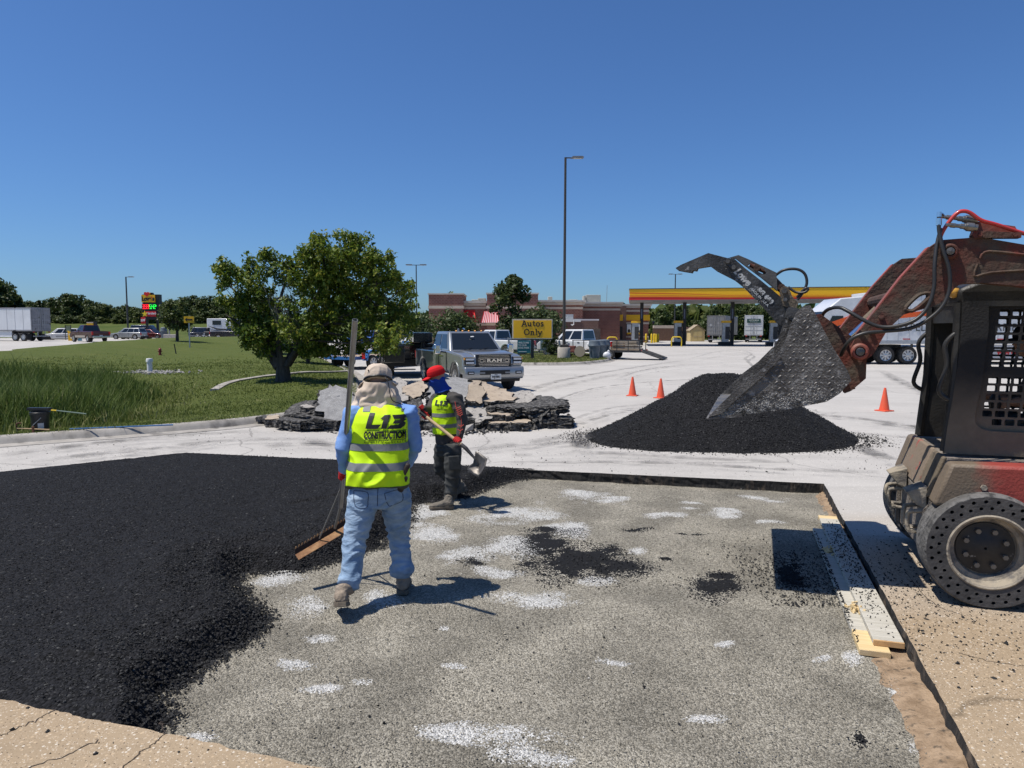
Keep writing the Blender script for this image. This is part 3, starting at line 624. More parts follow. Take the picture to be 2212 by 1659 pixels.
# far field rising to the wood on the left, flat land to the right and the horizon hills
def hf(x, y):
    x = np.asarray(x, float); y = np.asarray(y, float)
    l = sm((-x - 25) / 40)
    return -.15 + l * (.55 + 4.6 * sm((y - 118) / 110)) + 2.2 * (1 - l) * sm((y - 180) / 200) - .5 * (1 - l) * sm((y - 125) / 20) * (1 - sm((y - 160) / 60)) + 9 * sm((y - 420) / 500)
gx, gy = np.meshgrid(np.r_[np.arange(-900, -200, 50.), np.arange(-200, 200, 8.), np.arange(200, 901, 50.)], np.r_[np.arange(-40, 100, 20.), np.arange(100, 300, 6.), np.arange(300, 1500, 60.)])
nx, ny = gx.shape[1], gx.shape[0]; idx = np.arange(nx * ny).reshape(ny, nx); Fq = np.c_[idx[:-1, :-1].ravel(), idx[:-1, 1:].ravel(), idx[1:, 1:].ravel(), idx[1:, :-1].ravel()]
m = M('meadow', (.062, .088, .022), .95, spec=.1, col2=(.11, .125, .04), vs=.12, vd=6, bump=1, bs=1.5, bdist=.4, third=(.045, .07, .014), ts=.9, tlo=.45, thi=.7)
hz = hf(gx.ravel(), gy.ravel()); hz = np.where((gy.ravel() < 112), -.35, hz)
o = from_np('field', np.c_[gx.ravel(), gy.ravel(), hz], Fq, m, smooth=True); tag(o, kind='structure')
# tyre marks and stains on the lot: thin worn films a few millimetres above the slab
MMARK = M('tyre_scuff', (.09, .085, .08), .9); t, N, L, p = bits(MMARK)
tc = N.new('ShaderNodeTexCoord'); n = N.new('ShaderNodeTexNoise'); n.inputs['Scale'].default_value = 2.2; n.inputs['Detail'].default_value = 7; n.inputs['Roughness'].default_value = .7; L.new(tc.outputs['Object'], n.inputs['Vector'])
at = N.new('ShaderNodeAttribute'); at.attribute_name = 'fade'; r = N.new('ShaderNodeMapRange'); r.inputs[1].default_value = .42; r.inputs[2].default_value = .72; L.new(n.outputs[0], r.inputs[0])
mu = N.new('ShaderNodeMath'); mu.operation = 'MULTIPLY'; L.new(r.outputs[0], mu.inputs[0]); L.new(at.outputs['Fac'], mu.inputs[1]); L.new(mu.outputs[0], p.inputs['Alpha'])
V = []; F = []; A = []
def mark(px, w, k, lay):
    P = smooth_line([G(u, v) for u, v in px], 8); o = len(V); cr = (0, .2, .5, .8, 1)
    for i, q in enumerate(P):
        t = (P[min(i + 1, len(P) - 1)] - P[max(i - 1, 0)]).normalized(); nn = Vector((-t.y, t.x, 0)); e = math.sin(math.pi * min(1, max(0, i / (len(P) - 1)))) ** .5
        for c in cr: V.append((q.x + nn.x * w * (c - .5), q.y + nn.y * w * (c - .5), .004 + .0012 * lay)); A.append(k * e * (0 if c in (0, 1) else 1))
    for i in range(len(P) - 1):
        for j in range(4): a = o + i * 5 + j; F.append((a, a + 1, a + 6, a + 5))
MK = [((1240, 905), (1330, 880), (1500, 868), (1700, 866)), ((1250, 918), (1340, 892), (1480, 884)), ((1130, 850), (1200, 825), (1330, 800), (1480, 778)), ((1180, 872), (1290, 838), (1450, 822), (1700, 808)), ((1380, 770), (1480, 766), (1600, 757), (1700, 760)), ((1560, 752), (1620, 762), (1610, 775), (1640, 800)),
      ((1490, 775), (1560, 758), (1640, 752)), ((1700, 890), (1860, 905), (2000, 925)), ((1860, 915), (1950, 920), (2010, 930)), ((1780, 930), (1900, 940), (2000, 950)), ((0, 985), (150, 965), (340, 945), (560, 930)), ((150, 990), (330, 965), (560, 950), (720, 950)), ((60, 1000), (260, 975), (480, 958)), ((1100, 985), (1300, 980), (1500, 990), (1720, 1000)), ((1080, 1000), (1400, 1000), (1700, 1015), (1900, 1020)),
      ((1150, 965), (1230, 955), (1290, 968)), ((1850, 965), (1900, 985), (1950, 1010)), ((1000, 975), (1120, 960), (1260, 935)), ((1900, 800), (1960, 830), (2010, 850)), ((1650, 800), (1720, 790), (1900, 795)), ((720, 770), (760, 755), (740, 740)), ((1330, 820), (1420, 795), (1600, 782)), ((1290, 935), (1250, 950), (1260, 985)), ((560, 965), (700, 960), (730, 975))]
for i, px in enumerate(MK): w = rng.uniform(.15, .5); mark(px, w, rng.uniform(.5, 1.), i); mark([(u + 6, v + rng.uniform(5, 12)) for u, v in px], w * .8, rng.uniform(.3, .75), i + 30)
o = from_np('tyre_marks', V, F, MMARK, attr={'fade': ('POINT', A)}); tag(o, 'dark curved tyre scuffs across the pale lot', 'tyre marks', kind='stuff')
# open cracks across the near slab
b = MB()
for px in (((0, 1592), (40, 1572), (85, 1552), (128, 1528)), ((262, 1668), (300, 1628), (335, 1605), (352, 1582), (348, 1560)), ((30, 1668), (120, 1640), (215, 1600)), ((1955, 1235), (2010, 1300), (2080, 1330)), ((2070, 1410), (2140, 1428), (2230, 1440))):
    P = smooth_line([G(u, v) for u, v in px], 9); P = [q + Vector((rng.normal(0, .007), rng.normal(0, .007), 0)) for q in P]; rs = []
    for i, q in enumerate(P): t = (P[min(i + 1, len(P) - 1)] - P[max(i - 1, 0)]).normalized(); nn = Vector((-t.y, t.x, 0)); w = .0035 * (.4 + rng.random()); rs.append([q + nn * w + Vector((0, 0, .0015)), q - nn * w + Vector((0, 0, .0015))])
    b.rings(rs, closed=False)
tag(b.build('slab_cracks', M('crack_dirt', (.05, .037, .027), .95)), kind='structure')
# ================================================================== trees
def leaf_mat(name, els, tr=.35, rough=.5):
    m = M(name, els[0][1], rough, spec=.35); t, N, L, p = bits(m); at = N.new('ShaderNodeAttribute'); at.attribute_name = 'tone'
    c = N.new('ShaderNodeValToRGB'); e = c.color_ramp.elements; e[0].position, e[0].color = els[0][0], (*els[0][1], 1); e[1].position, e[1].color = els[-1][0], (*els[-1][1], 1)
    for pp, cc in els[1:-1]: q = e.new(pp); q.color = (*cc, 1)
    L.new(at.outputs['Fac'], c.inputs[0]); L.new(c.outputs[0], p.inputs['Base Color'])
    trn = N.new('ShaderNodeBsdfTranslucent'); L.new(c.outputs[0], trn.inputs[0]); ms = N.new('ShaderNodeMixShader'); ms.inputs[0].default_value = tr
    L.new(p.outputs[0], ms.inputs[1]); L.new(trn.outputs[0], ms.inputs[2]); L.new(ms.outputs[0], N['Material Output'].inputs[0]); return m
ML_BIG = leaf_mat('maple_leaf', [(0, (.05, .088, .011)), (.5, (.13, .19, .022)), (.85, (.235, .25, .034)), (1, (.34, .31, .055))])
ML_WOOD = leaf_mat('wood_leaf', [(0, (.04, .06, .014)), (.55, (.085, .115, .027)), (1, (.16, .17, .05))], .3)
ML_DARK = leaf_mat('dark_leaf', [(0, (.026, .044, .011)), (.6, (.062, .09, .024)), (1, (.115, .132, .04))], .3)
ML_BUSH = leaf_mat('bush_leaf', [(0, (.035, .055, .016)), (.6, (.07, .10, .032)), (1, (.14, .165, .065))], .3)
MBARK = M('bark', (.035, .03, .025), .95, col2=(.095, .082, .07), vs=9, bump=1, bs=26, bdist=.03, stretch=(1, 1, .25))
MBARKD = M('dark_bark', (.035, .03, .026), .95, col2=(.08, .07, .06), vs=6)
MTWIG = M('dead_twig', (.13, .115, .10), .95, col2=(.2, .18, .16), vs=8)
def leaves(name, C, rad, per, size, mat, parent, hang=.3, shell=.55, elong=1.7):
    C = np.asarray(C, float); rad = np.asarray(rad, float); n = np.maximum(1, (np.asarray(per) * np.ones(len(C))).astype(int)); k = np.repeat(np.arange(len(C)), n); N_ = len(k)
    d = rng.normal(0, 1, (N_, 3)); d /= np.linalg.norm(d, axis=1)[:, None]
    r = rng.uniform(0, 1, N_) ** shell; R_ = rad[k] if rad.ndim > 1 else rad[k][:, None]
    P = C[k] + d * r[:, None] * R_
    nrm = d * .55 + rng.normal(0, .6, (N_, 3)) + np.array([0, 0, .45]); nrm /= np.linalg.norm(nrm, axis=1)[:, None]
    a = rng.normal(0, 1, (N_, 3)); a[:, 2] -= hang * 2; a -= nrm * (a * nrm).sum(1)[:, None]; a /= np.linalg.norm(a, axis=1)[:, None]
    b = np.cross(nrm, a); s = size * rng.uniform(.6, 1.3, N_)[:, None]
    V = np.stack([P - a * s * elong * .5, P + b * s * .5 - a * s * .05 + nrm * s * .08, P + a * s * elong * .5, P - b * s * .5 - a * s * .05 + nrm * s * .08], 1).reshape(-1, 3)
    F = np.arange(N_ * 4).reshape(-1, 4); ct = rng.normal(0, .12, len(C))
    return from_np(name, V, F, mat, parent, False, {'tone': ('FACE', np.clip(rng.beta(2.2, 2.6, N_) + ct[k], 0, 1))})
def generic_tree(name, label, cat, h, w, seed, mat, nl=1900, ls=.34, trunk=.2, trunk_h=.22, shape='round', group=None):
    rs = np.random.default_rng(seed); t = empty(name, label=label, cat=cat, group=group)
    z0 = h * trunk_h; C = []; rr = []
    nb = 34
    for i in range(nb):
        a = rs.uniform(0, 6.283); zz = rs.uniform(0, 1)
        if shape == 'round': prof = math.sqrt(max(.05, 1 - (2 * zz - .85) ** 2 * .72))
        elif shape == 'cone': prof = (1.06 - zz) ** .75
        elif shape == 'egg': prof = math.sin(math.pi * (zz * .80 + .17)) ** .8
        else: prof = .75 + .25 * rs.uniform()
        r = w * .5 * prof * rs.uniform(.35, .82); C.append((r * math.cos(a), r * math.sin(a), z0 + (h - z0) * (.06 + .86 * zz))); q = w * rs.uniform(.12, .2) * (.7 + .4 * prof); rr.append((q, q, q * .8))
    leaves('crown', C, rr, nl / nb, ls, mat, t)
    mb = MB(); mb.tube([(0, 0, -.6), (.02, 0, z0 * .6), (.05 * w * .2, .02, z0 * 1.1), (0, .05, h * .6)], [trunk, trunk * .8, trunk * .65, trunk * .2], 7)
    for i in range(0, nb, 3): c = C[i]; mb.tube([(0, 0, z0 * .9), (c[0] * .5, c[1] * .5, (z0 + c[2]) * .5), c], [trunk * .4, trunk * .25, trunk * .06], 5)
    mb.build('trunk', MBARKD, t, smooth=60)
    return t
def place(proto, used, loc, rz, sc, label, group=None):
    o = proto if not used[0] else copy_tree(proto); used[0] = True
    o.location = loc; o.rotation_euler = (0, 0, rz); o.scale = sc if isinstance(sc, tuple) else (sc, sc, sc); o['label'] = label
    if group: o['group'] = group
    return o
# --- big maple on the lawn: many stems from one stout base, crown leaning right
B0 = Vector((-8.15, 25.2, float(lawn_z([-8.15], [25.2])[0]) - .05))
bt = empty('maple_tree', B0, 0, 'big wind-leaned maple with forked stems and dead twigs in the middle of the lawn', 'tree')
LOB = [(770, 590, 92), (700, 570, 62), (735, 545, 45), (760, 530, 25), (830, 640, 72), (865, 690, 44), (820, 590, 50), (880, 655, 22), (690, 640, 85), (740, 690, 85), (800, 715, 62), (845, 730, 42), (650, 600, 48), (655, 560, 30),
       (640, 690, 62), (690, 740, 55), (760, 750, 45), (560, 610, 42), (520, 600, 34), (490, 590, 26), (480, 610, 20), (545, 575, 22), (575, 560, 18), (500, 640, 34), (540, 660, 46), (520, 690, 36), (570, 710, 42), (600, 740, 40), (555, 735, 30), (600, 590, 26), (625, 565, 16), (570, 640, 30), (472, 582, 13), (480, 566, 9), (576, 547, 11), (889, 692, 15), (874, 622, 17), (762, 511, 10), (600, 562, 13), (815, 565, 16), (660, 775, 22), (570, 755, 26), (525, 725, 24), (700, 765, 30), (720, 600, 70), (780, 650, 80), (690, 520, 18), (800, 555, 22), (852, 612, 22)]
lobes = []
for i, (u, v, r) in enumerate(LOB):
    s_ = 25.2 / FPX; dy = rng.uniform(-1, 1) * (1.3 if r > 40 else .7)
    c = D(u, v, 25.2 + dy) - B0; lobes.append((c, r * s_))
C = []; rr = []; per = []
for c, r in lobes:
    n = max(3, int(58 * (r / 1.2) ** 2.0) + 3)
    for j in range(n):
        d = Vector(rng.normal(0, 1, 3)).normalized(); q = c + d * r * (rng.uniform(.15, 1) ** .5) * .92; q.z = q.z if q.z > 1.0 else 1.0 + rng.uniform(0, .3)
        C.append(tuple(q)); k = rng.uniform(.13, .27); rr.append((k, k, k * 1.15)); per.append(36 * (k / .2) ** 2)
leaves('crown', C, rr, np.array(per), .076, ML_BIG, bt, hang=.5, shell=.5, elong=1.9)
mb = MB()
mb.tube([(0, 0, -.12), (.02, 0, .1), (0, 0, .5), (-.03, 0, .9)], [.36, .27, .235, .27], 16)
stems = [((-.16, -.1, .55), (-.55, -.1, 1.6), (-1.1, 0, 2.6), (-1.9, .1, 3.5)), ((-.1, .12, .6), (-.35, .3, 1.7), (-.7, .4, 2.9), (-.9, .3, 3.8)), ((0, -.15, .6), (-.05, -.25, 1.7), (.1, -.3, 3.0), (.5, -.2, 4.1)), ((.1, .05, .6), (.5, .1, 1.5), (1.0, .1, 2.6), (1.6, .2, 3.9)),
         ((.17, -.1, .6), (.75, -.2, 1.35), (1.7, -.2, 2.1), (3.0, -.1, 2.6)), ((.15, .15, .6), (.7, .5, 1.5), (1.5, .8, 2.4), (2.5, .9, 3.4)), ((-.2, .05, .5), (-.8, .2, 1.3), (-1.5, .3, 2.0), (-2.1, .3, 2.4))]
tips = []
for st_ in stems:
    p = smooth_line([Vector(q) for q in st_], 5); mb.tube(p, [.125 - .105 * i / (len(p) - 1) for i in range(len(p))], 8); tips += p[4:]
for c, r in lobes:
    q = min(tips, key=lambda a: (a - c).length + (0 if a.z < c.z else 2)); m_ = (q + c) * .5 + Vector((0, 0, -.15)); mb.tube([q, m_, c], [.045, .03, .008], 5)
    for j in range(3): d = Vector(rng.normal(0, 1, 3)).normalized(); mb.tube([m_.lerp(c, .5), c + d * r * .8], [.02, .004], 4)
mb.build('trunk', MBARK, bt, smooth=60)
mb = MB()
for i in range(22):
    a = D(625 + rng.uniform(-15, 35), 735 + rng.uniform(-35, 15), 24.6) - B0; b = D(615 + rng.uniform(-50, 45), 655 + rng.uniform(-60, 30), 24.3 + rng.uniform(-.4, .4)) - B0; m_ = (a + b) / 2 + Vector((rng.normal(0, .1), 0, rng.normal(0, .08)))
    mb.tube([a, m_, b], [.014, .009, .003], 4)
    for j in range(4): q = m_.lerp(b, rng.uniform(0, .9)); mb.tube([q, q + Vector((rng.normal(0, .22), rng.normal(0, .1), rng.uniform(.05, .35)))], [.006, .002], 3)
mb.build('dead_branch', MTWIG, bt)
# --- trees nearer than the wood
used = [False]; t = generic_tree('ash_tree', 'x', 'tree', 4.1, 3.6, 21, ML_DARK, 3800, .17, .14, .2, 'round')
xx = D(575, 755, 50).x; place(t, used, (xx, 50, float(lawn_z([xx], [50])[0])), .4, (1.0, 1.0, 1.0), 'dark low-branched tree on the lawn just behind the trunk of the big maple')
place(t, used, (D(665, 752, 38).x, 38, .2), 2.2, (1.0, .9, .62), 'dark rounded low tree under the right side of the big maple')
tt = generic_tree('plane_tree', 'small dark-stemmed tree standing beside the yellow arrow sign', 'tree', 4.3, 3.3, 33, ML_WOOD, 3000, .15, .17, .27, 'round')
xx = D(383, 742, 66).x; tt.location = (xx, 66, float(lawn_z([xx], [66])[0]) - .1)
tt = generic_tree('pear_tree', 'tall egg-shaped dense tree in front of the brick building', 'tree', 6.9, 4.6, 44, ML_DARK, 5200, .19, .12, .16, 'egg')
tt.location = (D(1105, 740, 62).x, 62, 0)
used = [False]; t = generic_tree('ornamental_tree', 'x', 'tree', 3.6, 5.0, 55, ML_BUSH, 3600, .15, .1, .12, 'round')
place(t, used, (D(985, 720, 58).x, 58, 0), 0, (1.0, 1, 1.0), 'spreading light green tree before the red awning of the brick building')
place(t, used, (D(1165, 720, 57).x, 57, 0), 1.9, (.95, .95, 1.06), 'leafy tree right of the egg-shaped tree above the yellow sign')
place(t, used, (D(905, 720, 66).x, 66, 0), 3.3, (.9, .9, .95), 'low grey-green tree behind the black dump trailer')
used = [False]; t = generic_tree('shrub', 'x', 'shrub', 1.5, 1.4, 66, ML_DARK, 1100, .1, .05, .1, 'egg')
place(t, used, (D(1190, 760, 50).x, 50, .12), 0, 1.0, 'dark shrub climbing the chain link fence behind the park sign')
place(t, used, (D(1085, 745, 56).x, 56, 0), 1., (1, 1, .8), 'dark shrub below the egg-shaped tree')
place(t, used, (D(1120, 745, 57).x, 57, 0), 2., (.9, .9, .8), 'dark shrub close behind the left edge of the yellow sign')
# --- the wood along the field and behind the fuel canopy
protos = [generic_tree('woodland_tree', 'x', 'tree', 9, 8.5, 100 + i, ML_WOOD if i % 2 else ML_DARK, 2300, .5, .25, .08, ('round', 'egg', 'round', 'box')[i % 4]) for i in range(6)]
flags = [[False] for _ in protos]; k = 0
def woodlab(u, p, a='woodland tree '): return ('dark ' if p % 2 == 0 else 'lighter green ') + a + ('behind the white box trailer' if u < 115 else 'behind the maroon pickup' if u < 245 else 'behind the left lamp post' if u < 305 else 'behind the price pylon' if u < 350 else 'behind the arrow sign' if u < 430 else 'behind the left of the maple')

for i in range(46):
    u = -70 + i * 13.6 + rng.uniform(-4, 4); top = np.interp(u, [-80, 0, 20, 40, 60, 100, 140, 175, 195, 215, 260, 330, 360, 420, 460, 600], [590, 597, 612, 640, 648, 641, 632, 628, 640, 652, 655, 655, 640, 634, 636, 640])
    Y = 196 + rng.uniform(-8, 10); b = D(u, 700, Y); z = float(hf(b.x, Y)); hh = (D(u, top + rng.uniform(-3, 6), Y).z - z)
    p = k % 6; k += 1; place(protos[p], flags[p], (b.x, Y, z - .6), rng.uniform(0, 6), (hh / 9 * rng.uniform(.85, 1.1), hh / 9 * .9, hh / 9), woodlab(u, p), 'trees of the wood beyond the meadow')
for i in range(30):
    u = -60 + i * 21 + rng.uniform(-6, 6); Y = 188 + rng.uniform(-4, 3); b = D(u, 700, Y); z = float(hf(b.x, Y)); p = k % 6; k += 1
    place(protos[p], flags[p], (b.x, Y, z - .8), rng.uniform(0, 6), (.55, .55, rng.uniform(.25, .5)), woodlab(u, p, 'bush at the foot of the wood, '), 'low growth at the edge of the wood')
for u, top, Y in ((1432, 663, 150), (1452, 652, 155), (1470, 656, 158), (1500, 684, 165), (1548, 655, 150), (1565, 648, 158), (1590, 650, 150), (1612, 647, 155), (1635, 652, 150), (1655, 655, 158), (1680, 658, 152), (1700, 664, 160), (1725, 660, 150), (1760, 668, 158), (1800, 668, 160), (1530, 668, 170), (1845, 672, 165), (1415, 676, 165), (1950, 672, 165), (2060, 672, 165), (2160, 670, 165)):
    b = D(u, 700, Y); hh = D(u, top, Y).z; p = k % 6; k += 1; place(protos[p], flags[p], (b.x, Y, -.8), rng.uniform(0, 6), (hh / 10, hh / 10, hh / 8.6), ('leafy mid-green ' if p % 2 else 'dark dense ') + ('tree left of the box trailers behind the fuel canopy' if u < 1530 else 'tree behind the grey box trailer and the canopy' if u < 1600 else 'tree behind the pale box trailer and the canopy' if u < 1700 else 'tree on the skyline behind the loader'), 'trees behind the fuel canopy')
for u, top, Y, lab in ((977, 628, 130, 'tree whose crown shows over the roof between the two brick towers'), (1330, 650, 150, 'tree just showing above the roof of the right wing'), (905, 680, 130, 'tree left of the brick building beneath the thin twin lamp'), (880, 690, 125, 'tree half hidden by the right side of the big maple'), (1480, 694, 180, 'spiky dark tree behind the yellow shed'), (1038, 655, 140, 'tree tucked behind the central brick tower')):
    b = D(u, 700, Y); hh = D(u, top, Y).z; p = k % 6; k += 1; place(protos[p], flags[p], (b.x, Y, -.8), rng.uniform(0, 6), (hh / 11, hh / 11, hh / 8.6), lab)
# hazy far ridges on the right horizon: a mass nobody could count
mb = MB(); P = []
for i in range(5200):
    x = rng.uniform(-300, 620); y = rng.uniform(430, 620); P.append((x, y, float(hf(x, y)) + rng.uniform(0, 6) + 5 * math.sin(x * .011)))
P = np.array(P); o = leaves('far_woods', P, np.full(len(P), 6.), 4, 5.5, ML_WOOD, None); tag(o, 'low wooded ridge along the far horizon', 'woods', kind='stuff')
# ================================================================== brick building
def brickmat(name, c1, c2, mo, sc=1.0):
    m = M(name, c1, .9, spec=.2); t, N, L, p = bits(m); tc = N.new('ShaderNodeTexCoord'); sx = N.new('ShaderNodeSeparateXYZ'); L.new(tc.outputs['Object'], sx.inputs[0])
    ad = N.new('ShaderNodeMath'); ad.operation = 'ADD'; L.new(sx.outputs[0], ad.inputs[0]); L.new(sx.outputs[1], ad.inputs[1]); cb = N.new('ShaderNodeCombineXYZ'); L.new(ad.outputs[0], cb.inputs[0]); L.new(sx.outputs[2], cb.inputs[1])
    b = N.new('ShaderNodeTexBrick'); b.inputs['Scale'].default_value = sc; b.inputs['Color1'].default_value = (*c1, 1); b.inputs['Color2'].default_value = (*c2, 1); b.inputs['Mortar'].default_value = (*mo, 1)
    b.inputs['Brick Width'].default_value = .4; b.inputs['Row Height'].default_value = .2; b.inputs['Mortar Size'].default_value = .02; L.new(cb.outputs[0], b.inputs['Vector'])
    n = N.new('ShaderNodeTexNoise'); n.inputs['Scale'].default_value = .8; n.inputs['Detail'].default_value = 6; L.new(tc.outputs['Object'], n.inputs['Vector'])
    mr = N.new('ShaderNodeMapRange'); mr.inputs[3].default_value = .7; mr.inputs[4].default_value = 1.3; L.new(n.outputs[0], mr.inputs[0])
    v = N.new('ShaderNodeVectorMath'); v.operation = 'SCALE'; L.new(b.outputs[0], v.inputs[0]); L.new(mr.outputs[0], v.inputs['Scale']); L.new(v.outputs[0], p.inputs['Base Color']); return m
MBRK = brickmat('red_brick', (.25, .105, .08), (.195, .08, .062), (.28, .19, .16)); MBRK2 = brickmat('dark_brick', (.19, .11, .088), (.15, .088, .072), (.2, .15, .13))
MCREAM = M('cream_trim', (.50, .41, .32), .85, col2=(.56, .47, .37), vs=1.5); MCORN = M('cornice_stone', (.50, .46, .40), .85, col2=(.56, .52, .46), vs=1.5)
MWHT = M('white_paint', (.74, .74, .72), .45); MYEL = M('sign_yellow', (.78, .43, .010), .4); MREDS = M('sign_red', (.62, .02, .02), .4); MORG = M('sign_orange', (.72, .22, .012), .4)
MBLK = M('black_paint', (.012, .012, .013), .45); MDK = M('dark_metal', (.025, .025, .027), .5, col2=(.05, .05, .05), vs=6); MGAL = M('galvanised', (.36, .37, .38), .45, .6, col2=(.46, .47, .48), vs=7)
MGRY = M('grey_paint', (.22, .225, .23), .55); MGLS = M('dark_glass', (.012, .015, .018), .06, spec=.8); MBYEL = M('safety_yellow', (.72, .50, .015), .45, col2=(.6, .42, .03), vs=5)
MCONC = M('plain_concrete', (.33, .30, .26), .9, col2=(.42, .385, .335), vs=4, bump=.4, bs=40)
bld = empty('brick_store', (0, 88, 0), 0, 'long red brick fuel-stop store with cream bands, red awnings and two square towers', 'building')
def bl(u, Y): return (u - CU) / FPX * Y        # approximate x of a picture column at depth Y
def zz(v, Y): return D(CU, v, Y).z
def block(x0, x1, y0, y1, z1, name='wall', z0=0, mat=MBRK, par=bld):
    b = MB(); b.box(((x0 + x1) / 2, (y0 + y1) / 2 - 88, (z0 + z1) / 2), (x1 - x0, y1 - y0, z1 - z0)); return b.build(name, mat, par)
def belt(x0, x1, y0, y1, za, zb, name, mat, pr=.06):
    b = MB(); b.box(((x0 + x1) / 2, (y0 + y1) / 2 - 88, (za + zb) / 2), (x1 - x0 + 2 * pr, y1 - y0 + 2 * pr, zb - za)); return b.build(name, mat, bld)
def corniced(x0, x1, y0, y1, z1, cap=.5):
    belt(x0, x1, y0, y1, z1 - .10, z1 + .14, 'cornice', MCORN, .42); belt(x0, x1, y0, y1, z1 - cap, z1 - .12, 'cornice', MCREAM, .26); belt(x0, x1, y0, y1, z1 - cap - .55, z1 - cap - .27, 'band', MCREAM, .05)
# left wing
x0, x1 = bl(927, 87), bl(1001, 87); block(x0, x1, 87, 93, 6.2, 'tower'); belt(x0, x1, 87, 93, 6.2, 6.36, 'coping', MCORN, .1); belt(x0, x1, 87, 93, 4.5, 4.85, 'band', MCREAM); belt(x0, x1, 87, 93, 2.45, 2.75, 'band', MCREAM)
w0, w1 = x1 + .02, bl(1052, 89); block(w0, w1, 88.4, 94, 5.3); belt(w0, w1 - .3, 88.4, 94, 5.2, 5.5, 'cornice', MCORN, .35); belt(w0, w1 - .3, 88.4, 94, 4.88, 5.18, 'cornice', MCREAM, .2); belt(w0, w1 - .1, 88.4, 94, 4.5, 4.78, 'band', MCREAM, .05); belt(w0, w1 - .1, 88.4, 94, 2.45, 2.72, 'band', MCREAM, .05)
x0, x1 = bl(1052, 87), bl(1162, 87); block(x0, x1, 87, 96, 6.25, 'tower'); belt(x0, x1, 87, 96, 6.25, 6.42, 'coping', MCORN, .1); belt(x0, x1, 87, 96, 4.5, 4.85, 'band', MCREAM); belt(x0, x1, 87, 96, 2.45, 2.75, 'band', MCREAM)
# middle: stepped wall behind the service yard, then the right wing
y0 = bl(1185, 96); block(x1 - .5, bl(1258, 96), 96.2, 108, 5.75); corniced(x1 - .5, bl(1258, 96), 96.2, 108, 5.75)
block(bl(1258, 98) - 1.0, bl(1334, 103), 101.2, 112, 5.7); corniced(bl(1258, 98) - 1.0, bl(1334, 103), 101.2, 112, 5.7)
block(bl(1334, 103) - .02, bl(1344, 110), 106.5, 112, 5.4, mat=MBRK2)
x0, x1 = bl(1345, 110) - .4, bl(1400, 107); block(x0, x1, 107, 116, 5.6, 'wall'); corniced(x0, x1, 107, 116, 5.6, .45)
belt(x0 - .3, x1 + .08, 107, 116, 3.35, 4.15, 'fascia', MYEL, .09); belt(x0 - .3, x1 + .08, 107, 116, 3.26, 3.35, 'fascia', MORG, .11); belt(x0, x1, 107, 116, 2.75, 3.02, 'band', MCREAM, .07); belt(x0, x1, 107, 116, .75, .95, 'band', MCREAM, .07)
b = MB(); b.box((bl(1339, 106), 106.45 - 88, 3.7), (.9, .1, .9)); b.build('fascia', MYEL, bld)
b = MB(); b.box((bl(1339, 106), 106.4 - 88, 1.2), (.8, .12, 2.4)); b.build('door', MBLK, bld)
for i, (u, c) in enumerate(((1358, (.05, .045, .04)), (1370.5, None), (1383, (.5, .5, .5)))):
    x = bl(u, 106.9); b = MB(); b.box((x, 106.9 - 88, 1.98), (.74, .06, 1.6)); fr = b.build('poster', MBLK, bld)
    b = MB(); b.box((x, 106.85 - 88, 2.12), (.66, .05, 1.22)); b.build('print', MWHT, fr); b = MB(); b.box((x, 106.85 - 88, 1.37), (.66, .05, .27)); b.build('print', MYEL, fr)
    b = MB()
    if i == 1: b.box((x, 106.80 - 88, 1.95), (.30, .04, .62), rot=Matrix.Rotation(R(-28), 3, 'Y'))
    else: b.ell((x, 106.82 - 88, 1.75), (.22, .03, .26), 10, 6)
    b.build('print', MBLK if i < 2 else MGRY, fr)
# red standing-seam awnings: red roof and the striped pink one
def awning(u0, u1, Y, z0, z1, mat, name='awning'):
    xa, xb = bl(u0, Y), bl(u1, Y); d = .95; b = MB()
    a = [(xa + .25, Y - 88, z1), (xb - .05, Y - 88, z1), (xb + .15, Y - 88 - d, z0), (xa - .05, Y - 88 - d, z0)]; e = [(xa + .25, Y - 88, z0), (xb - .05, Y - 88, z0)]
    b.add(a + e, [(0, 1, 2, 3), (0, 3, 4), (1, 5, 2), (3, 2, 5, 4)]); o = b.build(name, mat, bld)
    n = 9; s = MB()
    for i in range(n + 1):
        t_ = i / n; p = Vector(a[0]).lerp(Vector(a[1]), t_); q = Vector(a[3]).lerp(Vector(a[2]), t_); s.tube([p + Vector((0, -.03, .03)), q + Vector((0, -.03, .03))], .035, 5)
    s.build('seam', M('awning_red', (.66, .02, .018), .45), o); return o
awning(995, 1026, 88.4, zz(694, 88), zz(670, 88), M('awning_red', (.66, .02, .018), .45)); awning(1042, 1075, 87, zz(697, 87), zz(673, 87), M('awning_pale', (.72, .50, .50), .5))
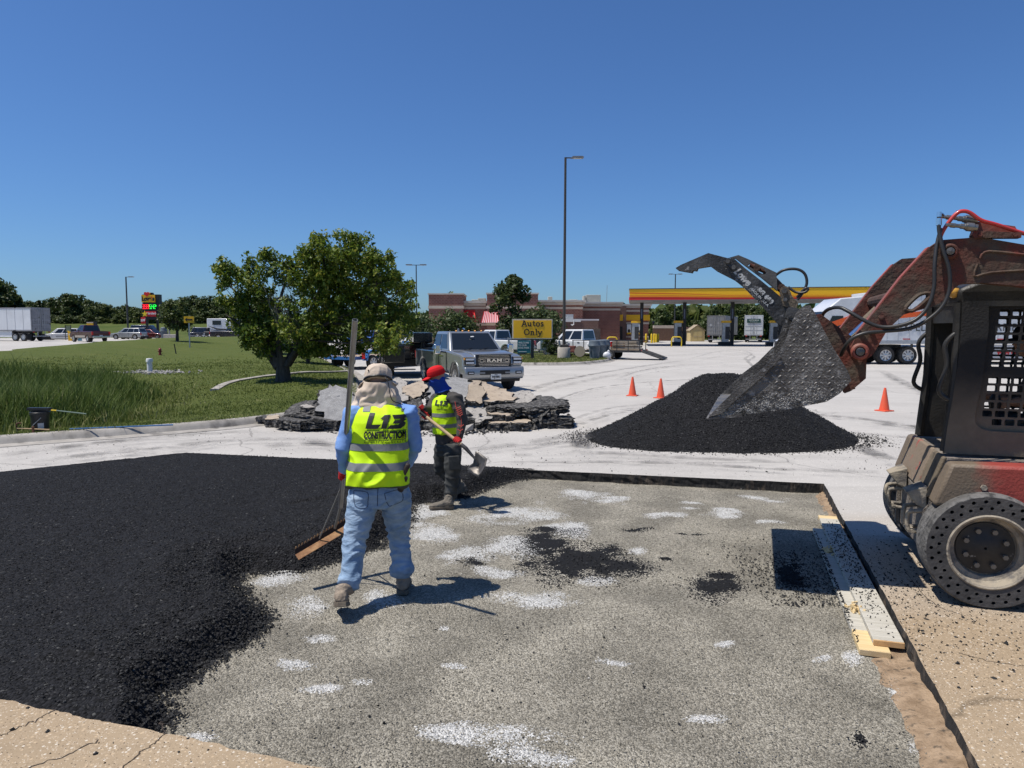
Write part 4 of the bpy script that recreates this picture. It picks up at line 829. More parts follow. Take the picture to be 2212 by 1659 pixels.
# cooler annex with white coping, downpipe and wall lamps
xa, xb = bl(1205, 93), bl(1292, 93); block(xa, xb, 93, 96.1, 3.1, 'annex', mat=MBRK2); belt(xa, bl(1252, 93), 93, 96.1, 2.95, 3.32, 'coping', MWHT, .12); belt(bl(1253, 93), xb, 93.5, 96.1, 3.12, 3.32, 'coping', MWHT, .12)
b = MB(); b.tube([(bl(1240, 92), 4.7, 3.2), (bl(1240, 92), 4.75, 2.6), (bl(1236, 92), 4.7, 2.5), (bl(1234, 92), 4.7, 2.62)], .08, 6); b.build('downpipe', MWHT, bld)
b = MB(); b.box((bl(1230, 94), 94.6 - 88, 3.65), (1.0, .8, .6)); b.build('air_conditioner', MGAL, bld)
for u, Y, z in ((1283, 101, 3.0), (1206, 96, 3.3), (1410, 106.9, 3.15)):
    b = MB(); b.prism([(0, 0), (-.34, -.08), (-.34, -.3), (0, -.42)], 'x', bl(u, Y) - .18, bl(u, Y) + .18); o = b.build('wall_lamp', MBLK, bld); o.location = (0, Y - 88 - .0, z)
for u0, u1, Y, z0, z1 in ((1264, 1295, 104, 5.8, 6.95), (1258, 1263, 103.8, 5.8, 6.8), (1033, 1050, 92, 5.4, 5.95), (1020, 1036, 91.5, 5.4, 5.75), (1183, 1192, 99, 5.8, 6.45), (1228, 1246, 101, 5.7, 6.15)):
    b = MB(); b.box(((bl(u0, Y) + bl(u1, Y)) / 2, Y - 88, (z0 + z1) / 2), (bl(u1, Y) - bl(u0, Y), 1.6, z1 - z0)); b.build('air_conditioner', M('unit_beige', (.42, .42, .37), .6, col2=(.36, .36, .32), vs=2), bld, bevel=.04)
b = MB(); b.tube([(bl(1309, 105), 17, 5.5), (bl(1310, 105), 17, 8.4)], .03, 5); b.build('antenna', MGRY, bld)
# yard boards beside the annex
fy = empty('board_screen', (bl(1262, 88), 88, 0), 0, 'dark weathered board screen behind the white dually pickup', 'fence')
for i in range(22):
    b = MB(); b.box((-1.6 + i * .17, .03 * i, 1.05 + rng.uniform(-.1, .1)), (.15, .04, 2.1)); b.build('board', M('old_board', (.09, .07, .055), .9, col2=(.14, .11, .09), vs=5), fy)

# ================================================================== fuel canopy, pumps and what stands round them
CY = 83.5; cx0, cx1 = bl(1358, CY), bl(1960, CY)
cnp = empty('fuel_canopy', (0, CY, 0), 0, 'long flat fuel canopy with yellow, orange and red fascia on black columns', 'canopy')
CR = R(-9.6); cnp.rotation_euler.z = CR; cnp.location = Vector((cx0, CY, 0)) - Matrix.Rotation(CR, 3, 'Z') @ Vector((cx0, 0, 0)); zt, zb_ = zz(625, CY) , zz(648, CY)
b = MB(); b.box(((cx0 + cx1) / 2, 6, (zt + zb_) / 2), (cx1 - cx0, 12, zt - zb_)); b.build('fascia', MYEL, cnp)
b = MB(); b.box(((cx0 + cx1) / 2, 6, zb_ - .05), (cx1 - cx0 - .1, 11.9, .1)); b.build('soffit', M('soffit_grey', (.20, .20, .21), .6), cnp)
b = MB(); b.box(((cx0 + cx1) / 2, 6, zt + .04), (cx1 - cx0 + .1, 12.1, .08)); b.build('roof_edge', MBLK, cnp)
def stripe(pts, mat, y): b = MB(); b.ext([(x, y, z) for x, z in pts], (0, .03, 0)); b.build('stripe', mat, cnp)
h = zt - zb_; xm = bl(1560, CY)
stripe([(cx0, zb_), (cx1, zb_), (cx1, zb_ + h * .10), (xm + 12, zb_ + h * .12), (xm, zb_ + h * .16), (cx0 + 5, zb_ + h * .24), (cx0, zb_ + h * .26)], MREDS, -.035)
stripe([(cx0, zb_ + h * .27), (cx0 + 5, zb_ + h * .25), (xm, zb_ + h * .17), (xm + 20, zb_ + h * .125), (xm + 20, zb_ + h * .2), (xm, zb_ + h * .25), (cx0 + 5, zb_ + h * .40), (cx0, zb_ + h * .44)], MORG, -.07)
stripe([(cx0, zb_ + h * .60), (cx0 + 6, zb_ + h * .50), (xm, zb_ + h * .34), (xm + 20, zb_ + h * .25), (xm, zb_ + h * .38), (cx0 + 6, zb_ + h * .56), (cx0, zb_ + h * .69)], M('sign_deep_orange', (.55, .10, .012), .4), -.10)
b = MB(); b.box((cx0 - .02, 6, zb_ + h * .13), (.06, 11.9, h * .26)); b.build('stripe', MREDS, cnp)
PU = (1385, 1477, 1580, 1683, 1790)
for u in PU:
    Yc = 90 - .168 * (bl(u, 90) - cx0); x = bl(u, Yc); x, yy_ = (Matrix.Rotation(-CR, 3, 'Z') @ (Vector((x, Yc, 0)) - cnp.location)).xy; b = MB(); b.box((x, yy_, (zb_ - .1) / 2), (.42, .42, zb_ - .1)); b.build('column', MBLK, cnp)
    b = MB(); b.box((x - .02, yy_ - .23, 3.9), (.16, .04, 1.2)); b.build('column_sign', M('column_blue', (.10, .13, .2), .5), cnp)
for u in (1414, 1530, 1640): b = MB(); b.box((bl(u, 85), 1.5, zb_ - .16), (1.2, .6, .1)); b.build('light_panel', MGRY, cnp)
used = [False]; pp = empty('fuel_pump', cat='fuel pump')
b = MB(); b.box((0, 0, .22), (1.75, .95, .44)); b.build('base', MBLK, pp, bevel=.03)
b = MB(); b.prism([(-.5, .44), (.32, .44), (.38, 2.75), (-.42, 2.75)], 'y', -.35, .35); b.build('cabinet', M('pump_steel', (.30, .31, .32), .35, .5, col2=(.42, .43, .44), vs=3), pp)
b = MB(); b.box((0, 0, 2.9), (1.12, .85, .26)); b.build('cap', MYEL, pp)
b = MB(); b.box((.15, -.02, 1.55), (.52, .76, 1.5)); b.build('dispenser', MDK, pp); b = MB(); b.tube([(.38, -.4, 1.9), (.62, -.44, 1.2), (.5, -.42, .7)], .04, 5); b.build('hose', MBLK, pp)
for u, w in zip(PU, ('in front of the posters of the store', 'beside the yellow hoop guard', 'between the two parked box trailers', 'right of the pale box trailer', 'behind the white tractor cab')):
    Yc = 89.6 - .168 * (bl(u, 90) - cx0); place(pp, used, (bl(u, Yc) - .75, Yc, 0), CR, 1, 'silver yellow-capped fuel pump ' + w, 'fuel pumps under the canopy')
# yellow hoops and bollards
used = [False]; hp = empty('hoop_guard', cat='guard rail'); b = MB(); b.tube(smooth_line([Vector(q) for q in ((-.62, 0, 0), (-.62, 0, .75), (-.5, 0, 1.02), (-.3, 0, 1.1), (.3, 0, 1.1), (.5, 0, 1.02), (.62, 0, .75), (.62, 0, 0))], 4), .075, 8); b.build('bent_pipe', MBYEL, hp, smooth=60)
place(hp, used, (bl(1461, 81.5), 81.5, 0), 0, (.92, 1, 1), 'yellow hoop guard standing alone before the fuel pumps'); place(hp, used, (bl(1322, 84), 84, 0), 0, .95, 'yellow hoop guard seen through the rails of the black utility trailer')
used = [False]; bo = empty('bollard', cat='bollard'); b = MB(); b.lathe([(.13, 0), (.13, 1.05), (.10, 1.13), (.04, 1.17)], 12); b.build('pipe', MBYEL, bo, smooth=50)
for u, v, Y, w in ((1395, 0, 104, 'leftmost of the yellow bollards beside the store corner'), (1407, 0, 103, 'second yellow bollard from the left beside the store corner'), (1412.5, 0, 105, 'third yellow bollard in the row beside the store corner'), (1417, 0, 107, 'fourth yellow bollard in the row beside the store corner'), (1421, 0, 109, 'farthest yellow bollard of the row beside the store corner')):
    place(bo, used, (bl(u, Y), Y, 0), 0, 1.15, w, 'yellow bollards beside the store')
# timber enclosure, shed
te = empty('timber_enclosure', (bl(1450, 122), 122, 0), 0, 'long brown boarded enclosure with pale coping right of the store', 'fence')
for i in range(15): b = MB(); b.box((-3.1 + i * .265, 0, 1.1), (.25, .08, 2.2)); b.build('board', M('brown_board', (.13, .075, .05), .85, col2=(.16, .095, .065), vs=3), te)
b = MB(); b.box((-1.2, .2, 2.4), (3.9, .5, .5)); b.build('coping', MCREAM, te); b = MB(); b.box((2.2, .1, 1.2), (2.9, .12, 2.35)); b.build('gate', M('brown_panel', (.17, .10, .075), .8), te)
sh = empty('garden_shed', (bl(1506, 116), 116, 0), 0, 'small yellow gabled shed with double doors left of the box trailers', 'shed'); msh = M('shed_yellow', (.50, .38, .17), .8, col2=(.56, .44, .22), vs=2)
b = MB(); b.prism([(-1.15, 0), (1.15, 0), (1.15, 1.75), (0, 2.55), (-1.15, 1.75)], 'y', 0, 2.6); b.build('wall', msh, sh)
b = MB(); b.ext([(-1.3, -.12, 1.72), (0, -.12, 2.64), (1.3, -.12, 1.72), (1.3, -.12, 1.80), (0, -.12, 2.73), (-1.3, -.12, 1.80)], (0, 2.85, 0)); b.build('roof', M('shed_roof', (.30, .24, .16), .9), sh)
for s in (-1, 1):
    b = MB(); b.box((s * .36, -.04, .85), (.68, .06, 1.6)); d = b.build('door', M('shed_door', (.55, .43, .2), .8), sh); b = MB(); b.box((s * .36, -.08, .85), (.6, .03, .06)); b.build('batten', MCREAM, d)
bb = empty('recycling_bin', (bl(1473, 112), 112, 0), 0, 'dark blue bin standing left of the yellow shed', 'bin'); b = MB(); b.prism([(-.5, 0), (.5, 0), (.6, 1.5), (-.6, 1.5)], 'y', -.4, .4); b.build('body', MDK, bb); b = MB(); b.box((.2, -.43, 1.2), (.4, .03, .35)); b.build('notice', M('notice_blue', (.03, .1, .35), .5), bb)

# ================================================================== lamp posts
def lamp(name, label, u, Y, vtop, heads, r=.09, base=None, mat=MDK, z0=0):
    t = empty(name, (bl(u, Y), Y, z0), 0, label, 'lamp post'); hh = zz(vtop, Y) - z0; b = MB(); b.tube([(0, 0, 0), (0, 0, hh * .5), (0, 0, hh)], [r, r * .85, r * .7], 10); b.build('pole', mat, t, smooth=60)
    for s in heads:
        b = MB(); b.box((s * .22, 0, hh - .03), (.44, .07, .06)); b.build('arm', mat, t)
        b = MB(); b.prism([(s * .35, -.05), (s * .45, .05), (s * 1.05, .06), (s * 1.15, .0), (s * 1.1, -.05)], 'y', -.17, .17); b.v = [(x, y, z + hh) for x, y, z in b.v]; hd = b.build('lamp_head', M('lamp_grey', (.20, .20, .21), .5), t)
        b = MB(); b.box((s * .75, 0, hh - .06), (.5, .24, .02)); b.build('lens', M('lamp_lens', (.5, .5, .48), .2), hd)
    if base:
        b = MB(); b.lathe([(base[0], 0), (base[0], base[1] - .03), (base[0] - .03, base[1])], 22); b.build('footing', MCONC, t, smooth=50)
        b = MB(); b.box((0, 0, base[1] + .09), (r * 4.6, r * 4.6, .18)); b.build('base_cover', mat, t, bevel=.02)
    return t
lp = lamp('lamp_post', 'tall brown-grey lamp post on a concrete drum beside the yellow sign', 1218, 45.4, 340, (1,), .105, (.41, .72), M('bronze_paint', (.06, .052, .045), .5), .12)
lp.rotation_euler = (0, R(.15), 0)
lamp('lamp_post', 'thin twin-headed lamp post above the trees left of the brick store', 901, 78, 572, (-1, 1), .08)
lamp('lamp_post', 'thin twin-headed lamp post rising behind the fuel canopy', 1456, 118, 592, (-1, 1), .12, (.35, .7))
lamp('lamp_post', 'single-headed lamp post on the far side of the left road', 279, 104, 598, (1,), .13, None, MDK, .5)

# ================================================================== signs
LET = MBLK
SY = 44.0; sg = empty('direction_sign', (bl(1150, SY), SY, .12), 0, 'large yellow sign reading Autos Only on a dark post', 'sign')
zc = zz(711, SY) - .12; w_, h_ = 88 / FPX * SY, 44 / FPX * SY
b = MB(); b.box((0, 0, zc / 2 - .3), (.19, .16, zc - .6)); b.build('post', MDK, sg)
b = MB(); b.box((0, .04, zc), (w_, .32, h_)); b.build('cabinet', MDK, sg, bevel=.02); b = MB(); b.box((-.01, -.135, zc), (w_ - .05, .03, h_ - .06)); b.build('frame', M('sign_trim', (.6, .58, .5), .4, .3), sg); b = MB(); b.box((0, -.165, zc), (w_ - .17, .03, h_ - .17)); b.build('panel', MYEL, sg)
GLY = {'A': (1.0, [[(.12, 0), (.46, 1)], [(.5, 1), (.88, 0)], [(.28, .34), (.72, .34)]], [(.12, 0, .36), (.86, 0, .38), (.42, 1, .3)]), 'u': (.86, [[(.16, .64), (.16, .2), (.27, .06), (.42, .06), (.58, .22)], [(.6, .66), (.6, .02)]], [(.1, .64, .28), (.54, .64, .28), (.68, .02, .26)]), 't': (.62, [[(.27, .92), (.27, .17), (.36, .06), (.54, .1)]], [(.27, .64, .5)]), 'o': (.78, [[(.38 + .27 * math.sin(a), .34 + .32 * math.cos(a)) for a in [.4488 * i for i in range(15)]]], []), 's': (.64, [[(.5, .54), (.4, .66), (.22, .64), (.15, .52), (.24, .4), (.42, .32), (.5, .2), (.42, .06), (.24, .03), (.12, .14)]], []),
       'O': (1.1, [[(.52 + .42 * math.sin(a), .5 + .47 * math.cos(a)) for a in [.4488 * i for i in range(15)]]], []), 'n': (.86, [[(.2, 0), (.2, .64)], [(.22, .46), (.38, .64), (.54, .6), (.6, .44), (.6, 0)]], [(.2, 0, .34), (.12, .64, .26), (.6, 0, .32)]), 'l': (.44, [[(.22, 0), (.22, 1)]], [(.22, 0, .36), (.14, 1, .26)]), 'y': (.8, [[(.14, .64), (.4, .04)], [(.68, .64), (.36, -.14), (.2, -.28)]], [(.12, .64, .32), (.68, .64, .3), (.16, -.28, .26)])}
def slab_word(word, xc, zb, s, y, par):
    b = MB(); x = xc - sum(GLY[c][0] for c in word) * s / 2; k = 0
    for c in word:
        w, st, sf = GLY[c]
        for l in st:
            for p, q in zip(l[:-1], l[1:]):
                k += 1; d = Vector((q[0] - p[0], 0, q[1] - p[1])); m = ((p[0] + q[0]) / 2, (p[1] + q[1]) / 2); b.box((x + m[0] * s, y - .0004 * (k % 9), zb + m[1] * s), ((d.length + .07) * s, .012, .17 * s), rot=Matrix.Rotation(math.atan2(-d.z, d.x), 3, 'Y'))
        for p in sf: k += 1; b.box((x + p[0] * s, y - .0004 * (k % 9), zb + p[1] * s), (p[2] * s, .012, .1 * s))
        x += w * s
    return b.build('lettering', LET, par)
slab_word('Autos', .01, zz(705, SY) - .12, .355, -.19, sg); slab_word('Only', .03, zz(723.5, SY) - .12, .355, -.19, sg)
PY = 49.5; ps = empty('park_sign', (bl(1132, PY), PY, .12), 0, 'teal sign reading Welcome to our dog park on the fence', 'sign'); zc = zz(749, PY) - .12; MT = M('teal_paint', (.02, .16, .19), .5)
b = MB(); b.box((0, 0, zc), (28.5 / FPX * PY, .04, 27.5 / FPX * PY)); b.build('panel', MT, ps)
for i, s in enumerate(('WELCOME', 'TO OUR', 'DOG PARK')): text(s, .165, MWHT, 'lettering', ps, frame((-.40, -.03, zc + .27 - i * .175), (1, 0, 0)), .004, 0, 1.0, 'LEFT', .004, .92)
b = MB(); b.box((-.1, -.03, zc - .34), (.55, .01, .04)); b.build('lettering', MWHT, ps)
for s in (-.42, .42): b = MB(); b.box((s, .06, zc / 2), (.05, .05, zc)); b.build('post', MDK, ps)
ns = empty('notice_board', (bl(1173, 51), 51, .12), 0, 'small pale teal notice hung on the chain link fence', 'sign'); b = MB(); b.box((0, 0, zz(746, 51) - .12), (.38, .04, .72)); b.build('panel', M('pale_teal', (.14, .28, .30), .5), ns); b = MB(); b.box((0, -.03, zz(746, 51) - .1), (.28, .015, .5)); b.build('sheet', M('sheet', (.35, .42, .42), .5), ns)
# chain link fence
def chain_fence(label, A, B, hgt, name='chain_link_fence'):
    A, B = Vector(A), Vector(B); t = empty(name, A, math.atan2((B - A).y, (B - A).x), label, 'fence'); Ln = (B - A).length; n = max(1, int(Ln / 2.6))
    for i in range(n + 1): b = MB(); b.cyl((Ln * i / n, 0, 0), (Ln * i / n, 0, hgt + .05), .035, n=8); b.build('post', MGAL, t)
    b = MB(); b.cyl((0, 0, hgt), (Ln, 0, hgt), .024, n=8); b.build('rail', MGAL, t)
    b = MB(); s = .12
    k = -int(hgt / s)
    while k * s < Ln:
        for d in (1, -1):
            a0 = max(0, -k * s) if d == 1 else 0; x0 = k * s
            p = [(x0, 0), (x0 + hgt, hgt)] if d == 1 else [(x0, hgt), (x0 + hgt, 0)]
            (xa, za), (xb, zb2) = p; t0 = max(0, (0 - xa) / (xb - xa)); t1 = min(1, (Ln - xa) / (xb - xa))
            if t1 > t0:
                q0 = (xa + (xb - xa) * t0, d * .006, za + (zb2 - za) * t0); q1 = (xa + (xb - xa) * t1, d * .006, za + (zb2 - za) * t1); b.tube([q0, q1], .007, 3, cap=False)
        k += 1
    tag(b.build('wire_mesh', MGAL, t), kind='stuff'); return t
chain_fence('chain link fence running behind the yellow sign and the park sign', (bl(1098, 50.2), 50.2, .13), (bl(1240, 50.6), 50.6, .13), 1.22)
chain_fence('short return of chain link fence left of the park sign', (bl(1096, 57), 57, .13), (bl(1098, 50.2), 50.3, .13), 1.22)
# price pylon by the far road
PYY = 112; py = empty('price_sign', (bl(328, PYY), PYY, .45), 0, 'tall black price pylon with yellow heart panel and red and green prices', 'sign'); k = PYY / FPX
def pz(v): return zz(v, PYY) - .45
def px(u): return (u - 328) * k
b = MB(); b.box((px(330), .5, (pz(636) + pz(690)) / 2), (36 * k, .9, pz(636) - pz(690))); b.build('cabinet', MBLK, py)
for u in (317, 340): b = MB(); b.box((px(u), .5, pz(690) / 2), (.3, .3, pz(690))); b.build('post', MBLK, py)
b = MB(); b.box((px(325.5), -.02, (pz(637) + pz(653)) / 2), (29 * k, .12, pz(637) - pz(653))); o = b.build('yellow_panel', MYEL, py)
text('Love', .95, MBLK, 'lettering', o, frame((px(311.5), -.1, pz(645.6)), (1, 0, 0)), .05, 0, .92, 'LEFT', .01, .88); text("'", .95, MREDS, 'lettering', o, frame((px(333.3), -.1, pz(646)), (1, 0, 0)), .03, 0, 1, 'CENTER', .01, 1); text('s', .95, MBLK, 'lettering', o, frame((px(334.5), -.1, pz(645.6)), (1, 0, 0)), .05, 0, 1, 'LEFT', .01, .88)
b = MB(); hpts = [(16 * math.sin(a) ** 3, 13 * math.cos(a) - 5 * math.cos(2 * a) - 2 * math.cos(3 * a) - math.cos(4 * a)) for a in [6.28319 * i / 28 for i in range(28)]]
b.ext([(px(322.5) + x * .026, -.14, pz(635.2) + z * .026) for x, z in hpts], (0, .2, 0)); b.build('heart', MREDS, py)
b = MB(); b.ext([(px(324.2) + x * .026, -.10, pz(635.8) + z * .026) for x, z in hpts], (0, .2, 0)); b.build('heart', MORG, py)
b = MB(); b.prism([(px(321), pz(636.2)), (px(334), pz(636.2)), (px(332), pz(632)), (px(323), pz(632))], 'y', .2, .7); b.build('crown', MBLK, py)
text('UNLEADED', .22, MREDS, 'lettering', py, frame((px(319), -.03, pz(657.6)), (1, 0, 0)), .004, 0, 1, 'CENTER', .01); text('DIESEL', .22, MGRY, 'lettering', py, frame((px(333), -.03, pz(657.6)), (1, 0, 0)), .004, 0, 1, 'CENTER', .01)
b = MB(); b.box((px(326), .02, pz(662.5)), (30 * k, .1, 12 * k)); b.build('price_screen', MBLK, py)
def led(s, u0, v, mat, pw=4.4, ph=8.2):           # seven-segment figures
    SEG = {'3': 'abgcd', '5': 'afgcd', '9': 'abfgcd', '4': 'fgbc', '2': 'abged', '8': 'abcdefg', '1': 'bc'}; b = MB(); u = u0; t_ = .10
    for ch in s:
        if ch == '.': b.box((px(u - .3), -.06, pz(v + ph / 2)), (.13, .04, .13)); u += .8; continue
        small = ch in '¹'; ww, hh = (pw * k, ph * k)
        if ch == '!': b.box((px(u + .4), -.06, pz(v - 1.8)), (.12, .04, hh * .45)); u += 1.6; continue
        cx, cz = px(u + pw / 2 - .4), pz(v); w2, h2 = ww * .40, hh * .5
        for g in SEG[ch]:
            c, d = {'a': ((cx, h2), (2 * w2, t_)), 'g': ((cx, 0), (2 * w2, t_)), 'd': ((cx, -h2), (2 * w2, t_)), 'b': ((cx + w2, h2 / 2), (t_, h2)), 'c': ((cx + w2, -h2 / 2), (t_, h2)), 'f': ((cx - w2, h2 / 2), (t_, h2)), 'e': ((cx - w2, -h2 / 2), (t_, h2))}[g]
            b.box((c[0], -.06, cz + c[1]), (d[0], .04, d[1]))
        u += pw
    b.build('price', mat, py)
led('3.59!', 312.2, 662.5, M('led_red', (1, .02, .04), .4, emit=.8)); led('5.42!', 327.2, 662.5, M('led_green', (.02, .9, .08), .4, emit=.7))
b = MB(); b.box((px(328.5), -.02, pz(678)), (25 * k, .1, 11.5 * k)); o = b.build('red_panel', MREDS, py); text("Hardee's", .52, MWHT, 'lettering', o, frame((px(330.5), -.09, pz(677)), (1, .0, .0), (.05, 0, 1)), .01, .3, .9, 'CENTER', .01, .92)
b = MB(); b.ext([((px(317.2) + (.52 if i % 2 == 0 else .22) * math.sin(i * math.pi / 5)), -.14, pz(678) + (.52 if i % 2 == 0 else .22) * math.cos(i * math.pi / 5)) for i in range(10)], (0, .1, 0)); b.build('star', M('star_yellow', (.85, .62, .02), .4), py)
b = MB(); b.box((px(325), .0, pz(682.6)), (24 * k, .1, 1.2 * k)); b.build('stripe', MORG, py)
rs_ = empty('price_board', (bl(313, 108), 108, .5), 0, 'small red price board with white figures left of the pylon legs', 'sign'); k2 = 108 / FPX
b = MB(); b.box((0, 0, zz(692, 108) - .5), (10 * k2, .12, 14 * k2)); b.build('panel', MREDS, rs_); text('339', .46, MWHT, 'lettering', rs_, frame((-.05, -.08, zz(692, 108) - .5), (1, 0, 0)), .02, 0, .95, 'CENTER', .01); text("'", .4, MWHT, 'lettering', rs_, frame((.30, -.08, zz(692, 108) - .4), (1, 0, 0)), .02, 0, .95, 'CENTER', .01)
b = MB(); b.box((.42, .0, (zz(685, 108) - .5) / 2), (.1, .1, zz(685, 108) - .5)); b.build('post', MBLK, rs_)
# yellow arrow sign on two posts
AY = 60; zl = float(lawn_z([bl(411, AY)], [AY])[0]); ar = empty('arrow_sign', (bl(411, AY), AY, zl), 0, 'yellow sign with a dark left-pointing arrow on two thin posts', 'sign'); k3 = AY / FPX; zc = zz(690.5, AY) - zl
b = MB(); b.box((0, 0, zc), (21 * k3, .1, 14 * k3)); b.build('panel', MYEL, ar); b = MB(); b.box((-.42, .25, zc - .02), (.16, .06, .5)); b.build('back_panel', MGRY, ar)
A_ = [(-8, 0), (-3, 4.6), (-3.6, 1.6), (8, 1.6), (8, -1.6), (-3.6, -1.6), (-3, -4.6)]; b = MB(); b.ext([(x * k3, -.09, zc + z * k3) for x, z in A_], (0, .03, 0)); b.build('arrow', MBLK, ar)
for x, d in ((-.03, 0), (-.16, .35)): b = MB(); b.box((x, d + .02, (zc - .2) / 2 - .2), (.06, .06, zc + .2)); b.build('post', MGAL, ar)
# drive-up board, menu posts and flag barrel on the far roadside
mo = empty('order_sign', (bl(153, 118), 118, .6), 0, 'small yellow and black box sign showing above the cab of the maroon pickup', 'sign'); mo.location.x = bl(202, 100); mo.location.y = 100
b = MB(); b.box((0, 0, zz(699, 100) - .6), (1.2, .5, .62)); b.build('cabinet', MBLK, mo); b = MB(); b.box((-.12, -.27, zz(700.3, 100) - .6), (.92, .05, .38)); b.build('panel', MYEL, mo); b = MB(); b.box((-.12, -.28, zz(697, 100) - .6), (.92, .05, .14)); b.build('panel', MCREAM, mo)
b = MB(); b.box((0, 0, (zz(702, 100) - .6) / 2), (.15, .15, zz(702, 100) - .6)); b.build('post', MBLK, mo)
fm = empty('sign_frame', (bl(150, 96), 96, .55), 0, 'bare two-post metal sign frame behind the white police car', 'sign frame')
for x in (-.38, .38): b = MB(); b.cyl((x, 0, 0), (x, 0, 2.0), .045, n=6); b.build('post', MBLK, fm)
b = MB(); b.box((0, 0, 1.95), (.8, .05, .06)); b.build('rail', MBLK, fm); b = MB(); b.box((0, .03, 1.45), (.66, .02, .8)); b.build('panel', M('weathered_panel', (.2, .24, .16), .8), fm)
bn = empty('banner_stand', (bl(158, 88), 88, .55), 0, 'yellow printed banner on a low stand left of the maroon pickup', 'banner'); k5 = 88 / FPX
b = MB(); b.ext([(-.5, 0, .02), (.52, .02, .0), (.46, 0, 1.22), (-.2, .0, 1.1), (-.55, 0, 1.28)], (0, .05, 0)); b.build('cloth', MYEL, bn)
for q in ((-.15, .8, .5, .2), (.02, .4, .42, .25), (.25, 1.0, .3, .16)): b = MB(); b.box((q[0], -.03, q[1]), (q[2], .02, q[3])); b.build('print', M('banner_print', (.75, .70, .5), .5), bn)
b = MB(); b.ext([(.55, .1, 0), (1.15, .1, 0), (.95, .1, .8)], (0, .06, 0)); b.build('stand', M('banner_teal', (.1, .25, .3), .6), bn)
# ================================================================== vehicles (local frame: x forward, y to the left, z up)
MTYRE = M('tyre_rubber', (.022, .021, .020), .85, col2=(.05, .047, .043), vs=7); MRIM = M('alloy_rim', (.5, .5, .51), .3, .85); MCHR = M('chrome', (.7, .7, .71), .12, 1.0)
MLENS = M('headlight_lens', (.62, .64, .66), .12, spec=.8); MTAIL = M('tail_lens', (.42, .012, .012), .18, spec=.7); MAMB = M('amber_lens', (.75, .30, .02), .25); MPLATE = M('plate_white', (.65, .66, .64), .4); MTRIM = M('plastic_trim', (.02, .02, .021), .6)
def paint(name, c, rough=.32, metal=.35, coat=.8): return M(name, c, rough, metal, coat=coat, col2=tuple(q * .82 for q in c), vs=1.2)
PSIL = paint('silver_paint', (.31, .325, .34), .28, .55); PSUV = paint('warm_silver_paint', (.38, .39, .385), .3, .5); PMAR = paint('maroon_paint', (.075, .012, .016)); PBLK = paint('black_car_paint', (.013, .013, .016), .25, .1); PWHT = paint('white_car_paint', (.72, .72, .71), .35, 0)
PBLU = paint('blue_car_paint', (.025, .10, .34)); PNAV = paint('navy_car_paint', (.03, .04, .07)); PRED = paint('dark_red_car_paint', (.10, .014, .014)); PTAN = M('two_tone_tan', (.33, .29, .24), .45)
def panel(par, name, q, f, mat, out=.012, th=.02):
    a, b, c, d = [Vector(p) for p in q]; u0, u1, v0, v1 = f
    def at(u, v): return (a.lerp(b, u)).lerp(d.lerp(c, u), v)
    n = (b - a).cross(d - a).normalized(); P = [at(u0, v0), at(u1, v0), at(u1, v1), at(u0, v1)]
    m = MB(); m.ext([p + n * out for p in P], n * -th); return m.build(name, mat, par)
def wheel(par, x, y, r, w, rim=MRIM, spokes=6, n=26, name='wheel'):
    s = 1 if y > 0 else -1; mt = Matrix.Translation((x, y, r)) @ Matrix.Rotation(R(-90 * s), 4, 'X')
    b = MB(); b.lathe([(r * .60, -w * .45), (r * .88, -w * .5), (r * .97, -w * .42), (r, -w * .25), (r, w * .25), (r * .97, w * .42), (r * .88, w * .5), (r * .62, w * .46), (r * .60, w * .2)], n, 0, mt)
    o = b.build(name, MTYRE, par, smooth=40); b = MB(); b.lathe([(r * .615, w * .10), (r * .615, w * .47), (r * .56, w * .46), (r * .52, w * .22), (.02, w * .20)], n, 0, mt); b.lathe([(r * .17, w * .2), (r * .16, w * .42), (.01, w * .44)], 10, 0, mt)
    for k in range(spokes):
        a = 6.28319 * k / spokes; d = Vector((math.cos(a), math.sin(a), 0)); e = Vector((-d.y, d.x, 0)); q = [d * r * .12 + e * r * .07, d * r * .56 + e * r * .10, d * r * .56 - e * r * .10, d * r * .12 - e * r * .07]
        b.ext([mt @ (p + Vector((0, 0, w * .24))) for p in q], (mt.to_3x3() @ Vector((0, 0, w * .17))))
    b.build('rim', rim, o, smooth=35); return o
def arc(cx, cz, r, zb, n=9):
    a0 = math.asin(min(.95, max(-.95, (zb - cz) / r))); return [(cx + r * math.cos(t), cz + r * math.sin(t)) for t in [a0 + (math.pi - 2 * a0) * i / n for i in range(n + 1)]]
